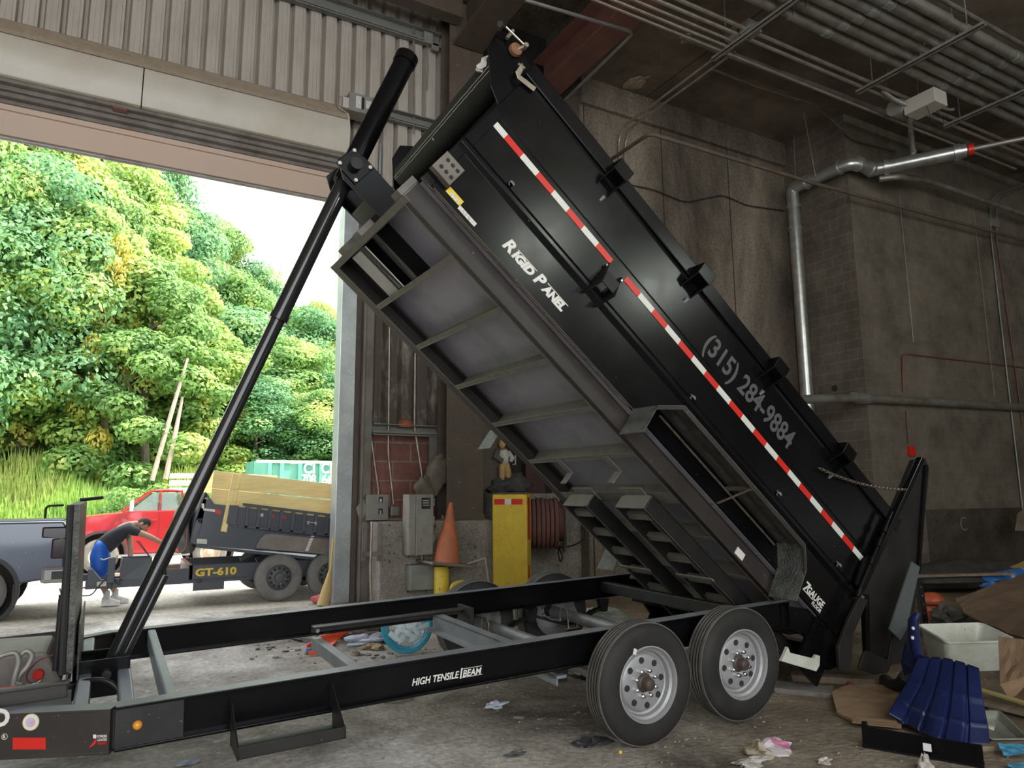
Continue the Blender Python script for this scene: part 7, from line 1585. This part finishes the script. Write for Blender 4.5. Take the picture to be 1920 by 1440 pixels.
crumple('dirty_rag', g(968, 1415), (.06, .03, .012), mat('dirty_grey_rag', (.15,.15,.15), .8, c2=(.05,.05,.05), scale=20), 'small dirty grey rag on the floor near the bottom centre', 'rag', 8)
b = MB(); b.lathe([(0, .018), (.010, .017), (.012, 0), (0, 0)], g(1163, 1412), (0, 0, 1), 14); tag(b.build('yellow_disc', mat('bright_yellow_plastic', (.70,.52,.03), .4), smooth=True), 'tiny yellow bottle cap beside the front wheel', 'bottle cap')
crumple('red_scrap', g(1592, 1285, .0), (.022, .02, .016), mat('crimson_plastic', (.35,.01,.06), .4), 'tiny crimson plastic scrap on the flattened cardboard', 'scrap', 3)
crumple('flat_stone', g(745, 1313), (.13, .09, .022), conc2, 'flat grey stone slab under the near frame rail', 'stone', 11, .12)
crumple('blue_scrap', g(350, 1432), (.05, .03, .012), mat('blue_grey_scrap', (.25,.30,.36), .5), 'small bluish scrap at the bottom edge below the tongue', 'scrap', 14)
# litter scattered on the floor
rnd = random.Random(21); lit = MB(); gm = [(.30,.28,.24),(.10,.085,.07)]
for i in range(900):
    px, py = rnd.uniform(420, 1900), rnd.uniform(1180, 1438)
    if px > 1450 and rnd.random() < .3: continue
    p = g(px, py); s = rnd.uniform(.003, .011); lit.cbox((p.x, p.y, s * .4), (s * rnd.uniform(1, 2.2), s, s * .8), m=None)
tag(lit.build('scattered_crumbs', mat('pale_crumbs', (.34,.31,.26), .9, c2=(.14,.12,.10), scale=40), doubles=False), 'pale crumbs and chips scattered over the dirty concrete floor', 'debris', kind='stuff')
# ---------------- rubbish seen between the rails
bk = empty('laundry_basket', 'turquoise plastic lattice basket full of clear bottles on its side between the rails', 'basket', loc=g(762, 1222)); bk.location.z = 0
cyanm = mat('turquoise_plastic', (.03,.36,.52), .4); Rb = .24
cb = g(762, 1222); axb = Vector((-.35, -.92, .20)).normalized(); cc = Vector((0, 0, .25)); ub = axb.cross(Vector((0, 0, 1))).normalized(); vb_ = axb.cross(ub)
def ring(h, r): return [cc + axb * h + (ub * math.cos(t) + vb_ * math.sin(t)) * r for t in [k_ * math.pi / 16 for k_ in range(32)]]
b = MB(); b.tube(ring(.20, .245), .018, 8, closed=True); b.build('rim', cyanm, bk, smooth=True)
b = MB()
for h, r in ((.10, .225), (-.02, .21), (-.15, .195)): b.tube(ring(h, r), .008, 6, closed=True)
for k_ in range(28): a = ring(.20, .243)[k_ if k_ < 28 else 0]; a = cc + axb * .2 + (ub * math.cos(k_ * math.pi / 14) + vb_ * math.sin(k_ * math.pi / 14)) * .243; c_ = cc + axb * -.16 + (ub * math.cos(k_ * math.pi / 14) + vb_ * math.sin(k_ * math.pi / 14)) * .195; b.tube([a, c_], .005, 5)
b.build('lattice', cyanm, bk)
clear = mat('clear_plastic', (.70,.86,.90), .15, c2=(.85,.93,.95), scale=20, spec=.8, alpha=.9)
for k_ in range(18):
    a = k_ * 2.4; r = .03 + .0105 * k_; p = cb + Vector((0, 0, 0)) + cc + axb * .15 + (ub * math.cos(a) + vb_ * math.sin(a)) * r * .8; p.z = max(p.z, .08)
    dd = (ub * math.cos(a * 1.7) + vb_ * math.sin(a * 1.7) + axb * .4).normalized(); b = MB(); b.lathe([(0, 0), (.030, .004), (.032, .02), (.030, .05), (.032, .09), (.030, .11), (.014, .135), (.013, .15), (0, .15)], p - dd * .07, tuple(dd), 14)
    tag(b.build('clear_bottle', clear, smooth=True), 'clear crushed plastic bottle inside the turquoise basket', 'bottle', 'bottles in the turquoise basket')
orr = mat('bright_orange_red_plastic', (.78,.10,.03), .35)
e = empty('orange_scoop', 'orange red plastic dustpan-like tray with a blue corner on the floor behind the rails', 'tray', loc=g(612, 1212))
L2 = lambda px, py, z: PZ(px, py, z) - e.location
b = MB(); b.prism([L2(576, 1214, .01), L2(578, 1222, .01), L2(615, 1222, .01), L2(632, 1202, .02), L2(655, 1184, .05), L2(630, 1186, .08), L2(600, 1198, .06)], 0, (0, 0, .012)); b.build('pan', orr, e)
b = MB(); b.beam(L2(576, 1214, .03), L2(600, 1198, .07), .012, .06); b.beam(L2(600, 1198, .07), L2(655, 1182, .08), .012, .06); b.beam(L2(578, 1224, .03), L2(618, 1224, .02), .012, .04); b.build('pan_side', orr, e, bevel=.003)
b = MB(); b.cbox(L2(582, 1219, .03), (.09, .04, .05)); b.build('blue_corner', mat('blue_grip', (.08,.22,.45), .5), e, bevel=.01)
cl = [('white_cloth', (690, 1205), (.26, .14, .05), (.52,.56,.66), 'pale blue white cloth heap left of the turquoise basket'), ('brown_cloth', (680, 1192), (.28, .12, .06), (.13,.10,.075), 'dark brown cloth heap behind the pale cloth'), ('cardboard_piece', (700, 1216), (.12, .10, .03), (.36,.26,.14), 'tan cardboard lump by the turquoise basket'),
      ('blue_cloth', (838, 1192), (.12, .10, .08), (.04,.22,.50), 'bright blue crumpled plastic right of the turquoise basket'), ('grey_cloth', (845, 1212), (.18, .12, .05), (.30,.30,.30), 'grey rags beside the far front wheel'), ('pale_stone', (665, 1228), (.05, .045, .03), (.36,.32,.25), 'pale round stone in front of the crossmember end'),
      ('dark_twigs', (560, 1200), (.22, .05, .02), (.06,.045,.035), 'dark twigs and scraps on the floor behind the rail'), ('crumpled_sheet', (1120, 1165), (.30, .20, .10), (.34,.38,.33), 'crumpled grey green sheet on the floor behind the axles')]
for k_, (nm, c_, r, col_, lab) in enumerate(cl): crumple(nm, g(*c_), r, mat(nm + '_mat', col_, .8, c2=tuple(x * .55 for x in col_), scale=12), lab, 'rubbish', 40 + k_, .28, rot=k_ * .3)
for i in range(16):
    p = g(rnd.uniform(560, 900), rnd.uniform(1170, 1235)); s = rnd.uniform(.02, .06)
    c_ = rnd.choice([(.5,.5,.48), (.12,.10,.08), (.25,.2,.14), (.35,.4,.5)])
    pass
b = MB()
for i in range(130):
    p = g(rnd.uniform(470, 930), rnd.uniform(1165, 1240)); s = rnd.uniform(.01, .035); b.cbox((0, 0, 0), (s * 2, s, s * .4), m=Matrix.Translation((p.x, p.y, s * .3)) @ Matrix.Rotation(rnd.uniform(0, 3), 4, 'Z') @ Matrix.Rotation(rnd.uniform(-.3, .3), 4, 'X'))
tag(b.build('scattered_scraps', mat('mixed_scraps', (.08,.07,.06), .9, c2=(.32,.29,.25), scale=9), doubles=False), 'dark and pale scraps strewn on the floor around the turquoise basket', 'debris', kind='stuff')
